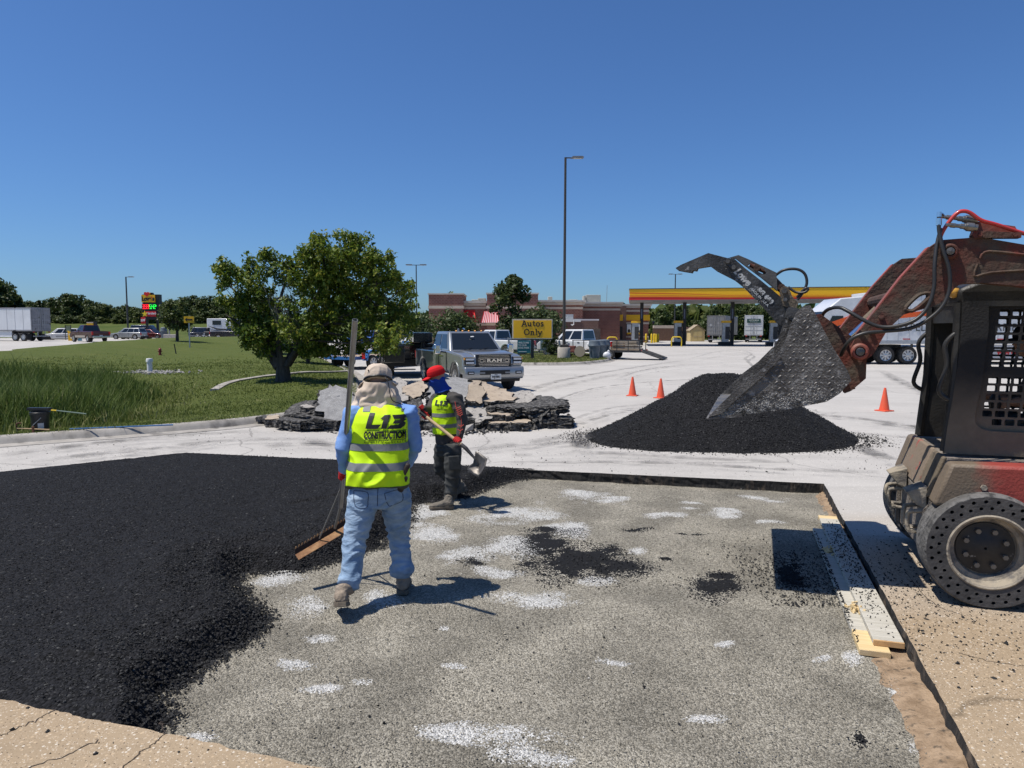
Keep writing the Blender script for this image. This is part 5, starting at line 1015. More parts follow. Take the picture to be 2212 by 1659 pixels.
def vehicle(name, label, cat, style, Lg, Wd, Ht, pm, r=.36, loc=(0, 0, 0), rz=0, group=None, rim=MRIM, lower=None, cabx=None, lift=0.):
    t = empty(name, loc, rz, label, cat, group); h = Lg / 2; w = Wd / 2; pk = style == 'pickup'
    zb = (.50 if pk else .30) + lift; belt = (1.22 if pk else (1.02 if style == 'suv' else .92)) + lift; hood = belt - (.02 if pk else .06)
    xf = h - (.95 if pk else .88); xr = -h + (1.18 if pk else .92); ra = r + .075
    if pk: xc0, xw = (cabx or (-h + 2.25, h - 1.55))
    elif style == 'suv': xc0, xw = -h + .12, h - 1.25
    else: xc0, xw = -h + .75, h - 1.35
    top = [(-h, zb + .12), (-h + .03, belt - .02), (xc0, belt), (xw, belt), (xw + .12, hood + .02), (h - .28, hood - .07), (h - .04, hood - .2), (h, zb + .15), (h - .05, zb)]
    bot = arc(xf, r, ra, zb) + arc(xr, r, ra, zb)
    prof = [(p, q) for p, q in top] + bot + [(-h + .03, zb)]
    b = MB(); b.prism(prof, 'y', -w, w); body = b.build('body', pm, t, bevel=.07, bseg=3)
    b = MB(); b.box((0, 0, zb + .02), (Lg * .86, Wd * .72, .22)); b.build('chassis', MTRIM, t)
    if lower: 
        for s in (-1, 1): b = MB(); b.box(((xf + xr) / 2, s * (w + .004), zb + .13), (xf - xr - 2 * ra - .04, .02, .24)); b.build('lower_panel', lower, t)
    # cabin: base ring to roof ring
    rw = w - (.26 if pk else .24); bw = w - .05; fr = .78 if pk else .82; rr_ = .10 if pk else (.30 if style == 'suv' else .62)
    cb = [(xc0, -bw, belt - .03), (xw, -bw, belt - .03), (xw, bw, belt - .03), (xc0, bw, belt - .03)]; ct = [(xc0 + rr_, -rw, Ht), (xw - fr, -rw, Ht), (xw - fr, rw, Ht), (xc0 + rr_, rw, Ht)]
    b = MB(); b.add(cb + ct, [(3, 2, 1, 0), (4, 5, 6, 7), (0, 1, 5, 4), (1, 2, 6, 5), (2, 3, 7, 6), (3, 0, 4, 7)]); b.build('cab', pm, t, bevel=.055, bseg=3)
    panel(t, 'windshield', (cb[1], cb[2], ct[2], ct[1]), (.06, .94, .10, .90), MGLS); panel(t, 'rear_window', (cb[3], cb[0], ct[0], ct[3]), (.10, .90, .18, .88), MGLS)
    for q in ((cb[0], cb[1], ct[1], ct[0]), (cb[2], cb[3], ct[3], ct[2])):
        lef = q[0][1] > 0
        cuts = ((.05, .47), (.53, .88)) if pk else (((.06, .28), (.32, .60), (.64, .88)) if style == 'suv' else ((.06, .46), (.52, .88)))
        for c0, c1 in cuts:
            f0, f1 = (1 - c1, 1 - c0) if lef else (c0, c1); panel(t, 'side_window', q, (f0, f1, .14, .86), MGLS)
    for s in (-1, 1):
        wheel(t, xf, s * (w - .13), r, .25, rim); wheel(t, xr, s * (w - .13), r, .25, rim)
        panel(t, 'headlight', ((h - .02, s * w * .96, hood - .38), (h - .02, s * w * .56, hood - .38), (h - .05, s * w * .56, hood - .2), (h - .05, s * w * .96, hood - .2)) if s > 0 else ((h - .02, -w * .56, hood - .38), (h - .02, -w * .96, hood - .38), (h - .05, -w * .96, hood - .2), (h - .05, -w * .56, hood - .2)), (0, 1, 0, 1), MLENS, .03, .06)
        b = MB(); b.box((-h + .0, s * (w - .09), belt - .22), (.08, .16, .34)); b.build('tail_light', MTAIL, t)
        b = MB(); b.box((xw - .35, s * (w + .12), belt + .12), (.12, .22, .17)); b.build('mirror', MTRIM if pk else pm, t, bevel=.03)
        b = MB(); b.box(((xc0 + xw) / 2, s * (w + .005), (zb + belt) / 2 + .02), (.012, .012, belt - zb - .12)); b.box((xw - .22, s * (w + .005), (zb + belt) / 2), (.012, .012, belt - zb - .12)); b.box(((xc0 + xw) / 2 + .12, s * (w + .012), belt - .14), (.18, .03, .035)); b.box((xc0 + .3, s * (w + .012), belt - .14), (.18, .03, .035)); b.build('door_seam', MTRIM, t)
    b = MB(); b.box((h - .005, 0, hood - .32), (.06, Wd * .5, .26)); b.build('grille', MTRIM, t); b = MB(); b.box((h + .02, 0, zb + .12), (.14, Wd * .94, .22)); b.build('front_bumper', MCHR if pk else pm, t, bevel=.03)
    b = MB(); b.box((-h - .04, 0, zb + .10), (.16, Wd * .92, .20)); b.build('rear_bumper', MCHR if pk else MTRIM, t, bevel=.03); b = MB(); b.box((-h - .005, 0, belt - .42 if not pk else zb + .22), (.03, .32, .15)); b.build('licence_plate', MPLATE, t)
    if pk:
        b = MB(); b.box(((-h + xc0) / 2 + .02, 0, belt + .004), (xc0 + h - .16, Wd - .26, .014)); b.build('bed', MTRIM, t); b = MB(); b.box((-h - .012, 0, belt - .16), (.02, .34, .07)); b.build('tailgate_handle', MTRIM, t)
    return t
def hd(x, y): return math.atan2(y, x)

# --- silver pickup facing the camera
HX, HY = .37, -.93; RL = 6.15; ctr = Vector((-.60 - HX * RL / 2, 22.55 - HY * RL / 2, 0))
rm = vehicle('pickup_truck', 'silver four-door pickup with towing mirrors parked nose-on behind the rubble', 'pickup', 'pickup', RL, 2.0, 1.92, PSIL, .43, ctr, hd(HX, HY), lift=.06, cabx=(-RL / 2 + 2.2, RL / 2 - 1.62))
for ch in list(rm.children):
    if ch.name.split('.')[0] in ('headlight', 'grille', 'front_bumper', 'mirror'): bpy.data.objects.remove(ch)
h = RL / 2
# raised hood centre, upright nose, chrome-barred grille
b = MB(); b.prism([(h - 1.7, 1.26), (h - 1.5, 1.31), (h - .35, 1.25), (h - .06, 1.16), (h - .06, 1.02), (h - 1.7, 1.1)], 'y', -.62, .62); b.build('hood', PSIL, rm, bevel=.05, bseg=3)
b = MB(); b.prism([(h - .25, 1.18), (h + .03, 1.12), (h + .07, .86), (h - .25, .84)], 'y', -.985, .985); b.build('nose', PSIL, rm, bevel=.05, bseg=3)
b = MB(); b.box((h + .045, 0, 1.005), (.08, 1.20, .40)); gr = b.build('grille', MBLK, rm, bevel=.05)
b = MB()
for i in range(8): b.box((h + .09, 0, .845 + i * .046), (.02, 1.10 - .03 * abs(i - 4), .010))
b.build('bar', MCHR, gr)
b = MB(); b.box((h + .10, 0, 1.01), (.03, .98, .085)); b.build('badge_bar', MBLK, gr); b = MB()
for s in (-1, 1):
    b.box((h + .12, s * .43, 1.048), (.014, .12, .014)); b.box((h + .12, s * .43, .972), (.014, .12, .014)); b.box((h + .12, s * .485, 1.01), (.014, .014, .085)); b.box((h + .12, s * .33, 1.03), (.014, .1, .012)); b.box((h + .12, s * .33, .99), (.014, .1, .012))
b.build('badge_bar', MCHR, gr)
text('RAM', .128, MCHR, 'lettering', gr, frame((h + .122, 0, 1.01), (0, 1, 0)), .006, 0, 1.2, 'CENTER', .008, 1.75)
b = MB(); b.prism([(h + .0, 1.20), (h + .08, 1.19), (h + .09, 1.225), (h - .0, 1.25)], 'y', -.64, .64); b.build('grille_surround', PSIL, rm, bevel=.015)
for s in (-1, 1):
    y0, y1 = sorted((s * .64, s * .975)); b = MB(); b.prism([(h - .12, .87), (h + .085, .87), (h + .06, 1.12), (h - .12, 1.14)], 'y', y0, y1); hl_ = b.build('headlight', MBLK, rm, bevel=.03)
    b = MB()
    for z in (.945, 1.055): b.box((h + .085, s * .80, z), (.03, .26, .06))
    b.build('lamp', MLENS, hl_); b = MB(); b.box((h + .08, s * .80, .885), (.03, .31, .018)); b.box((h + .07, s * .80, 1.115), (.03, .31, .016)); b.build('lamp_strip', MCHR, hl_); b = MB(); b.box((h + .04, s * .965, 1.07), (.08, .03, .06)); b.build('marker', MAMB, hl_)
    b = MB(); b.box((h + .19, s * .80, .63), (.03, .22, .10)); fg = b.build('fog_light', MBLK, rm, bevel=.02); b = MB(); b.box((h + .205, s * .80, .63), (.02, .15, .03)); b.build('lamp', MLENS, fg)
    b = MB(); b.box((h - 1.86, s * 1.17, 1.245), (.14, .32, .05), rot=Matrix.Rotation(R(6 * s), 3, 'X')); b.build('mirror_arm', MTRIM, rm, bevel=.015); b = MB(); b.box((h - 1.84, s * 1.31, 1.33), (.12, .22, .33)); mi = b.build('mirror', MCHR, rm, bevel=.04)
    b = MB(); b.prism([(xx_, z_) for xx_, z_ in [(.97 * math.cos(a) * .57 + h - .95, .43 + .57 * math.sin(a)) for a in [math.pi * i / 12 for i in range(13)]] + [(.97 * math.cos(a) * .515 + h - .95, .43 + .515 * math.sin(a)) for a in [math.pi * i / 12 for i in range(12, -1, -1)]]], 'y', s * 1.0 - .015, s * 1.0 + .03); b.build('fender_lip', PSIL, rm)
    b = MB(); b.box((.62, s * 1.01, 1.10), (.5, .012, .045)); b.build('side_badge', MCHR, rm)
b = MB(); b.prism([(h - .1, .80), (h + .15, .82), (h + .19, .72), (h + .18, .52), (h + .1, .42), (h - .1, .42)], 'y', -1.0, 1.0); bp_ = b.build('front_bumper', PSIL, rm, bevel=.045, bseg=3)
b = MB(); b.box((h + .165, 0, .64), (.07, 1.02, .15)); b.build('air_intake', MBLK, bp_, bevel=.02); b = MB()
for s in (-.42, .42): b.box((h + .195, s, .63), (.03, .16, .05))
b.build('tow_slot', MGRY, bp_); b = MB(); b.box((h + .215, .02, .505), (.02, .34, .17)); pl_ = b.build('licence_plate', MPLATE, bp_); text('WJJ·0891', .095, MBLK, 'lettering', pl_, frame((h + .228, .02, .495), (0, 1, 0)), .003, 0, 1, 'CENTER', .002, .78)
text('TEXAS', .03, MBLK, 'lettering', pl_, frame((h + .228, .02, .565), (0, 1, 0)), .001, 0, 1, 'CENTER', .002, 1)
b = MB(); b.prism([(h - .1, .42), (h + .08, .42), (h + .02, .33), (h - .1, .33)], 'y', -.9, .9); b.build('air_dam', MTRIM, rm)
xt = -RL / 2 + 2.2 + .1; xe = RL / 2 - 1.62 - .78
for i in range(5): b = MB(); b.ell((xe - .06, -.46 + i * .23, 1.935), (.06, .035, .03), 8, 4); b.build('clearance_light', MAMB, rm)
b = MB(); b.prism([(xe - .35, 1.92), (xe - .2, 2.03), (xe - .16, 2.03), (xe - .12, 1.92)], 'y', -.36, -.32); b.build('antenna_fin', PSIL, rm)
for y in (.1, -.45): b = MB(); b.tube([(xe + .80, y, 1.30), (xe + .62, y + .45, 1.38)], .012, 4); b.build('wiper', MBLK, rm)
b = MB(); b.box((xe + .32, 0, 1.74), (.03, .11, .03), rot=Matrix.Rotation(R(-50), 3, 'Y')); b.build('sticker', MWHT, rm)
b = MB(); b.box((xe + .15, 0, 1.22), (1.6, 1.3, .08)); b.build('dashboard', MTRIM, rm)
for x in (xt + .03,): b = MB(); b.tube([(x - .25, .3, 1.95), (x - .2, .3, 2.02), (x - .05, .3, 2.0)], .03, 6); b.build('lamp', MCHR, rm)

# --- black gooseneck dump trailer coupled behind it
tx, ty = .22, -.975; dt = empty('dump_trailer', (-4.15, 29.3, 0), hd(tx, ty), 'glossy black gooseneck dump trailer with a lit front wall behind the silver pickup', 'trailer'); PBT = M('gloss_black', (.012, .013, .012), .18, spec=.7, coat=.6)
b = MB(); b.prism([(-4.4, .75), (0, .75), (.05, 1.36), (-4.4, 1.36)], 'y', -1.15, 1.15); bx_ = b.build('box', PBT, dt, bevel=.02); b = MB()
for z in (1.36, 1.12): b.box((.06, 0, z), (.08, 2.34, .07))
for y in (-1.13, -.55, .55, 1.13): b.box((.05, y, 1.05), (.08, .07, .62))
b.build('rib', PBT, bx_)
b = MB(); b.box((.0, 0, .62), (.5, 2.1, .26)); b.box((-2.2, .5, .6), (4.4, .15, .25)); b.box((-2.2, -.5, .6), (4.4, .15, .25)); b.build('frame', MBLK, dt)
b = MB(); b.prism([(-.1, 1.36), (-.1, 1.80), (.45, 1.88), (2.3, 1.86), (2.3, 1.5), (.9, 1.42)], 'y', -.1, .62); nk = b.build('gooseneck', PBT, dt, bevel=.03); b = MB(); b.box((.46, .26, 1.66), (.05, .72, .36)); b.build('plate', PBT, nk)
text('PJ TRAILERS', .17, MWHT, 'lettering', nk, frame((.50, .26, 1.67), (0, 1, 0)), .008, 0, 1.02, 'CENTER', .003, .66)
for i in range(5): b = MB(); b.box((.49, -.04 + i * .15, 1.80), (.02, .07, .03)); b.build('lamp', M('dull_lamp', (.3, .3, .3), .3), nk)
b = MB(); b.cyl((2.1, .26, 1.5), (2.1, .26, .95), .06); b.build('coupler', MBLK, nk)
b = MB(); b.box((.35, -.72, 1.0), (.5, .8, .7)); b.build('tool_box', PBT, dt, bevel=.03)
for y in (-.95, -.88, -.81, -.35, -.28, -.21, -.14, .45): b = MB(); b.box((.105, y, 1.24), (.02, .035, .03)); b.build('marker_light', M('marker_red', (.75, .30, .26), .3), dt)
for x in (-1.6, -2.6):
    for y in (-1.02, -.74, .74, 1.02): wheel(dt, x, y, .40, .22, MBLK, 6)
b = MB(); b.box((.12, -.30, .35), (.08, .9, .05)); b.build('step', MGRY, dt)

# --- blue tilt-deck trailer
bt2 = empty('flatbed_trailer', (D(805, 775, 36.5).x - .2, 37.2, 0), hd(.55, .83), 'low blue flatbed trailer with plank deck parked left of the dump trailer', 'trailer'); PB2 = M('trailer_blue', (.03, .13, .36), .4, coat=.3)
for i in range(9): b = MB(); b.box((0, -.86 + i * .215, .62), (4.4, .20, .05)); b.build('plank', M('deck_plank', (.30, .21, .13), .85, col2=(.42, .33, .24), vs=3, stretch=(.3, 3, 1)), bt2)
b = MB(); b.box((0, 1.02, .57), (4.5, .10, .16)); b.box((0, -1.02, .57), (4.5, .10, .16)); b.box((-2.25, 0, .57), (.1, 2.1, .16)); b.box((2.25, 0, .57), (.1, 2.1, .16)); b.build('frame', PB2, bt2)
for s in (-1, 1):
    b = MB(); b.prism([(-1.75, .45), (-1.6, .86), (-1.3, .98), (-.2, .98), (.1, .86), (.25, .45), (.15, .45), (.0, .8), (-.25, .90), (-1.25, .90), (-1.5, .8), (-1.65, .45)], 'y', s * 1.25 - .14, s * 1.25 + .14); b.build('fender', PB2, bt2); wheel(bt2, -1.2, s * 1.24, .36, .2); wheel(bt2, -.35, s * 1.24, .36, .2)
    b = MB(); b.box((-1.80, s * 1.25, .68), (.05, .2, .3)); b.build('tail_light', MTAIL, bt2)
b = MB(); b.box((2.5, 0, .95), (.14, .14, .8)); b.build('jack', PB2, bt2); b = MB(); b.tube([(2.5, -.1, 1.3), (2.5, -.45, 1.3), (2.5, -.5, 1.05), (2.5, -.75, 1.05)], .03, 5); b.build('crank', PB2, bt2); b = MB(); b.tube([(2.2, .5, .55), (3.3, 0, .55)], .06, 5); b.tube([(2.2, -.5, .55), (3.3, 0, .55)], .06, 5); b.build('drawbar', PB2, bt2)

# --- far cars on the left road and lot
ZL = .55
def far(u, Y, z=ZL): return (bl(u, Y), Y, z)
vehicle('pickup_truck', 'maroon pickup with tan lower trim driving away on the left road', 'pickup', 'pickup', 5.7, 1.98, 1.92, PMAR, .40, far(196, 81), hd(-.8, .6), lower=PTAN)
vehicle('sport_utility', 'silver sport utility parked broadside near the price pylon', 'car', 'suv', 4.75, 1.86, 1.66, PSUV, .36, far(281, 104, .5), hd(-1, .1))
vehicle('sport_utility', 'dark sport utility parked half hidden behind the silver one', 'car', 'suv', 4.7, 1.86, 1.72, PBLK, .36, far(300, 109, .5), hd(-1, .1))
vehicle('sedan', 'dark red sedan parked right of the silver sport utility', 'car', 'sedan', 4.6, 1.82, 1.46, PRED, .33, far(332, 107, .5), hd(.97, -.2))
vehicle('van', 'long dark van parked behind the dark sport utility and the red sedan', 'van', 'suv', 5.4, 2.0, 2.1, PNAV, .36, far(322, 116, .55), hd(.98, .1))
pc = vehicle('police_car', 'white police sport utility with black push bar beside the yellow banner', 'police car', 'suv', 4.9, 1.95, 1.72, PWHT, .37, far(137, 98, .4), hd(-.96, -.27), rim=MBLK)
b = MB(); b.box((2.55, 0, .62), (.12, 1.2, .62)); b.build('push_bar', MBLK, pc, bevel=.04); b = MB(); b.box((-.1, 0, 1.76), (.28, 1.1, .1)); b.build('light_bar', MGRY, pc); b = MB(); b.box((-.6, .985, .62), (2.2, .02, .12)); b.box((-.6, -.985, .62), (2.2, .02, .12)); b.build('side_stripe', MGRY, pc)
vehicle('pickup_truck', 'black pickup parked on the far lot left of the big maple', 'pickup', 'pickup', 5.9, 2.0, 1.94, PBLK, .40, far(508, 96, .5), hd(1, -.06))
vehicle('sport_utility', 'blue-grey sport utility standing behind the open utility trailer', 'car', 'suv', 4.7, 1.85, 1.75, PNAV, .36, far(452, 104, .5), hd(1, .1))
vehicle('pickup_truck', 'bright blue pickup parked under the right side of the big maple', 'pickup', 'pickup', 5.6, 1.95, 1.85, PBLU, .38, far(806, 72, 0), hd(-.95, .3))
vehicle('pickup_truck', 'white pickup standing left of the bushes above the dump trailer', 'pickup', 'pickup', 5.6, 1.95, 1.9, PWHT, .38, far(872, 64, 0), hd(.5, -.87))
vehicle('pickup_truck', 'white pickup just visible over the hood of the silver pickup', 'pickup', 'pickup', 5.8, 2.0, 1.95, PWHT, .40, far(1074, 53, 0), hd(-.75, .66))
dl = vehicle('pickup_truck', 'white dual-wheel pickup with tailgate toward us behind the lamp post', 'pickup', 'pickup', 6.1, 2.0, 1.98, PWHT, .40, far(1252, 50.5, 0), hd(-.80, .60))
for s in (-1, 1):
    b = MB(); b.prism([(-2.55, .6), (-2.4, 1.08), (-1.3, 1.08), (-1.15, .6)], 'y', min(s * 1.0, s * 1.2), max(s * 1.0, s * 1.2)); b.build('flared_fender', PWHT, dl, bevel=.08, bseg=3); wheel(dl, -6.1 / 2 + 1.18, s * 1.08, .40, .22)
# utility trailer with ramp gate and camper on the far lot
ut = empty('utility_trailer', far(449, 97, .5), hd(1, -.04), 'open utility trailer with raised ramp gate towed by the black pickup', 'trailer')
b = MB(); b.box((0, 0, .6), (4.2, 1.9, .1)); b.build('deck', MGRY, ut); b = MB()
for y in (-.95, .95):
    b.box((0, y, 1.0), (4.2, .05, .05)); [b.box((-2.05 + i * .82, y, .8), (.05, .05, .45)) for i in range(6)]
b.build('rail', MDK, ut); b = MB(); [b.box((-2.15, 0, .65 + i * .16), (.04, 1.8, .05)) for i in range(9)]; b.box((-2.15, .9, 1.25), (.05, .05, 1.3)); b.box((-2.15, -.9, 1.25), (.05, .05, 1.3)); b.build('ramp_gate', MDK, ut)
b = MB(); b.box((.4, -.98, .6), (2.6, .04, .2)); b.build('side_board', M('side_white', (.55, .55, .54), .5), ut)
for x in (-.45, .4):
    for y in (-1.05, 1.05): wheel(ut, x, y, .36, .2)
cr_ = empty('zero_turn_mower', (bl(455, 97), 96.9, 1.15), hd(1, 0), 'dark machinery loaded on the open utility trailer', 'mower'); b = MB(); b.box((0, 0, .32), (1.3, .9, .4)); b.build('body', MDK, cr_, bevel=.08); b = MB(); b.box((-.2, 0, .75), (.4, .5, .6)); b.build('seat', MBLK, cr_, bevel=.08); [wheel(cr_, x, y, .22, .2) for x in (-.5, .55) for y in (-.5, .5)]
b = MB(); b.tube([(.1, -.4, .6), (.25, -.4, 1.0)], .02, 4); b.tube([(.1, .4, .6), (.25, .4, 1.0)], .02, 4); b.build('lever', MBLK, cr_)
rv = empty('camper_trailer', far(502, 102, .5), hd(1, 0), 'white camper trailer with dark swoosh behind the black pickup', 'camper'); b = MB(); b.prism([(-3, .6), (3, .6), (3, 1.6), (2.6, 3.0), (-3, 3.0)], 'y', -1.2, 1.2); b.build('body', PWHT, rv, bevel=.06); b = MB(); b.box((-1.6, -1.215, 2.4), (1.2, .03, .6)); b.build('window', MGLS, rv)
b = MB(); b.ext([(-2.9, -1.22, 2.0), (-1.5, -1.22, 1.6), (.5, -1.22, 1.5), (2.2, -1.22, 1.75), (.5, -1.22, 1.3), (-1.6, -1.22, 1.4)], (0, -.02, 0)); b.ext([(-2.9, -1.22, 1.4), (-.5, -1.22, 1.1), (2, -1.22, 1.0), (-.6, -1.22, 1.25)], (0, -.02, 0)); b.build('stripe', MDK, rv); [wheel(rv, x, y, .36, .22) for x in (-.9, 0) for y in (-1.1, 1.1)]
# --- box trailers
def box_trailer(name, label, loc, rz, Lg, z0, z1, mat, rear, par=None, door=True, wheels=True):
    t = empty(name, loc, rz, label, 'trailer'); w = 1.29; b = MB(); b.box((Lg / 2, 0, (z0 + z1) / 2), (Lg, 2 * w, z1 - z0)); b.build('box', mat, t, bevel=.02); b = MB()
    for y in (-w, w): b.box((Lg / 2, y * 1.003, z0 + .07), (Lg + .02, .06, .16)); b.box((Lg / 2, y * 1.003, z1 - .05), (Lg + .02, .06, .12))
    for y in (-w, w): b.box((.02, y, (z0 + z1) / 2), (.1, .09, z1 - z0 + .02))
    b.box((.0, 0, z0 + .05), (.08, 2 * w, .16)); b.box((.0, 0, z1 - .05), (.08, 2 * w, .13)); b.build('frame', rear, t)
    b = MB(); n = int(Lg / 1.22)
    for i in range(1, n):
        for y in (-w - .008, w + .008): b.box((i * 1.22, y, (z0 + z1) / 2), (.035, .016, z1 - z0 - .3))
    b.build('rivet_strip', M('strip_grey', (.42, .43, .44), .5), t)
    for s in (-1, 1):
        b = MB(); b.box((-.03, s * .62, (z0 + z1) / 2), (.05, 1.19, z1 - z0 - .3)); d_ = b.build('door', rear, t); b = MB()
        for y in (.12, .42): b.cyl((-.08, s * y, z0 + .15), (-.08, s * y, z1 - .12), .025, n=6)
        for z in (z0 + .75, z0 + 1.35): b.box((-.07, s * .62, z), (.03, 1.1, .05))
        b.build('lock_rod', MGAL, d_)
        b = MB(); b.box((-.05, s * 1.05, z0 - .12), (.06, .25, .12)); b.build('tail_light', MTAIL, t)
        b = MB(); b.box((-.02, s * .5, z0 - .35), (.06, .07, .55)); b.build('guard_post', MGAL, t)
    b = MB(); b.box((-.02, 0, z0 - .62), (.1, 2.2, .1)); b.build('rear_guard', MGAL, t); b = MB(); b.box((Lg * .3, 0, z0 - .12), (Lg * .55, 1.0, .22)); b.build('chassis', MTRIM, t)
    if wheels:
        for x in (1.4, 2.65):
            for y in (-1.1, 1.1): wheel(t, x, y, .5, .28, MRIM, 8)
        b = MB(); [b.box((.75, y, .5), (.02, .6, .75)) for y in (-.95, .95)]; b.build('mud_flap', MBLK, t)
    return t
MTW = M('trailer_white', (.66, .675, .69), .4, col2=(.58, .59, .60), vs=.6); MTR = M('trailer_rear', (.26, .265, .28), .5, col2=(.19, .19, .2), vs=1.5, third=(.05, .045, .04), ts=2, tlo=.6, thi=.66)
wb = box_trailer('box_trailer', 'long white box trailer with grey rear doors crossing the left edge', (bl(92, 87), 87, .55), hd(-.97, .24), 15, 1.22, 4.05, MTW, MTR)
b = MB(); b.box((6.2, 1.2, .85), (6.2, .05, .75)); b.box((6.2, -1.2, .85), (6.2, .05, .75)); b.build('side_skirt', MTW, wb)
MTG = M('trailer_grey', (.19, .195, .20), .5, col2=(.14, .14, .145), vs=1.2, third=(.27, .27, .28), ts=.8, tlo=.55, thi=.6)
bx1 = box_trailer('box_trailer', 'dull grey box trailer parked at the pumps right of the yellow shed', (bl(1545.5, 106), 106, 0), hd(.42, .91), 14, 1.1, 4.0, MTG, MTG); b = MB(); b.ext([(-.09, .75, 2.35), (-.09, .55, 2.6), (-.09, .75, 2.85), (-.09, .95, 2.6)], (-.02, 0, 0)); b.build('placard', MGAL, bx1)
bx2 = box_trailer('box_trailer', 'pale box trailer with a dark green name panel parked at the pumps', (bl(1626.5, 108), 108, 0), hd(.335, .94), 14, 1.1, 4.1, M('trailer_pale', (.50, .52, .53), .5), M('trailer_pale', (.5, .52, .53), .5))
b = MB(); b.box((-.12, 0, 3.25), (.04, 1.95, .6)); np_ = b.build('name_panel', M('panel_green', (.012, .05, .045), .5), bx2); text('WITTE BROS', .27, M('panel_letter', (.45, .5, .46), .5), 'lettering', np_, frame((-.15, 0, 3.33), (0, -1, 0)), .006, 0, 1, 'CENTER', .003, .95); text('EXCHANGE, INC.', .13, M('panel_letter', (.45, .5, .46), .5), 'lettering', np_, frame((-.15, 0, 3.08), (0, -1, 0)), .002, 0, 1, 'CENTER', .003, 1.1)
# --- white tractor and its long trailer, broadside, nose to the left
ST = empty('tractor_unit', (bl(1782, 41.6), 41.6, 0), hd(-1, .03), 'white sleeper tractor unit with orange flashes broadside behind the loader arm', 'truck')
PSW = paint('truck_white', (.70, .71, .72), .35, 0); MOR = M('flash_orange', (.72, .11, .02), .4)
b = MB(); b.prism([(-1.9, 1.0), (-1.9, 3.55), (-1.5, 3.85), (-.3, 3.75), (.55, 3.05), (.95, 2.05), (1.0, 1.75), (2.25, 1.5), (2.6, 1.25), (2.7, .55), (2.45, .42), (2.3, .42)] + arc(1.95, .52, .62, .45, 8)[1:-1] + [(1.2, .42), (.1, .42), (.1, 1.0)], 'y', -1.2, 1.2); b.build('cab', PSW, ST, bevel=.12, bseg=3)
for s in (-1, 1):
    yy = s * 1.205; b = MB(); b.ext([(.5, yy, 2.0), (-.45, yy, 2.0), (-.45, yy, 2.75), (.15, yy, 2.75)], (0, s * .02, 0)); b.build('side_window', MGLS, ST)
    b = MB(); b.ext([(-1.05, yy, 1.35), (-1.85, yy, 1.35), (-1.85, yy, 3.05), (-1.05, yy, 3.05)], (0, s * .02, 0)); b.build('side_fairing', M('fairing_grey', (.10, .115, .14), .25), ST)
    b = MB(); b.ext([(.75, yy, 1.75), (-.9, yy, 2.35), (-.9, yy, 2.78), (.45, yy, 2.32)], (0, s * .03, 0)); b.build('flash', MOR, ST); b = MB(); b.ext([(-.05, yy, 2.15), (-.4, yy, 2.25), (-.4, yy, 1.9), (-.3, yy, 1.8)], (0, s * .045, 0)); b.build('flash', MDK, ST)
    b = MB(); b.box((.9, s * 1.42, 2.3), (.18, .2, .75)); b.build('mirror', PSW, ST, bevel=.05); b = MB(); b.box((2.5, s * .9, 1.05), (.3, .4, .3)); b.build('headlight', MLENS, ST, bevel=.06)
    b = MB(); b.cyl((-.2, s * .98, .68), (-1.7, s * .98, .68), .32); b.build('fuel_tank', MCHR, ST)
    wheel(ST, 1.95, s * 1.05, .52, .3, MRIM, 8)
    for x in (-2.9, -4.15): wheel(ST, x, s * 1.0, .52, .5, MRIM, 8)
panel(ST, 'windshield', ((.98, -1.05, 2.1), (.98, 1.05, 2.1), (.52, .95, 3.0), (.52, -.95, 3.0)), (.02, .98, .02, .98), MGLS, .05, .04)
b = MB(); b.box((2.72, 0, .95), (.08, 1.2, .7)); b.build('grille', MTRIM, ST); b = MB(); b.box((-2.6, 0, .85), (4.2, .9, .25)); b.build('chassis', MTRIM, ST); b = MB(); b.box((-3.5, 0, 1.05), (1.2, 1.0, .12)); b.build('fifth_wheel', MDK, ST)
SX = empty('box_trailer', (bl(1856, 41.4) + 0, 41.4, 0), hd(1, -.03), 'white freight trailer with orange swoosh and EXPEDITED lettering behind the loader cab', 'trailer')
b = MB(); b.box((7.6, 0, 2.65), (15.2, 2.58, 2.85)); b.build('box', PSW, SX, bevel=.03); b = MB()
for y in (-1.30, 1.30): b.box((7.6, y, 1.27), (15.2, .05, .2)); b.box((7.6, y, 4.0), (15.2, .05, .13))
b.build('rail', MGAL, SX); b = MB(); [b.box((i * .61 + .3, -1.295, 2.65), (.02, .014, 2.5)) for i in range(24)]; b.build('rivet_strip', M('strip_grey', (.42, .43, .44), .5), SX)
b = MB(); b.ext([(.0, -1.30, 2.55), (1.5, -1.30, 2.85), (4, -1.30, 3.15), (9, -1.30, 3.6), (13, -1.30, 3.9), (13, -1.30, 3.65), (9, -1.30, 3.25), (4, -1.30, 2.85), (1.5, -1.30, 2.6)], (0, -.02, 0)); b.ext([(.2, -1.30, 2.2), (.9, -1.30, 2.6), (1.3, -1.30, 2.5), (.6, -1.30, 2.1)], (0, -.02, 0)); b.build('swoosh', MOR, SX)
b = MB(); b.ext([(2.9, -1.30, 2.75), (4.2, -1.30, 2.82), (3.9, -1.30, 2.6), (3.3, -1.30, 2.58)], (0, -.02, 0)); b.build('swoosh', MDK, SX)
text('EXPEDITED', .62, MDK, 'lettering', SX, frame((1.45, -1.31, 2.08), (1, 0, 0)), -.004, 0, 1.06, 'LEFT', .006, .90); text('CARRIERS', .62, MDK, 'lettering', SX, frame((6.1, -1.31, 2.08), (1, 0, 0)), -.004, 0, 1.06, 'LEFT', .006, .9)
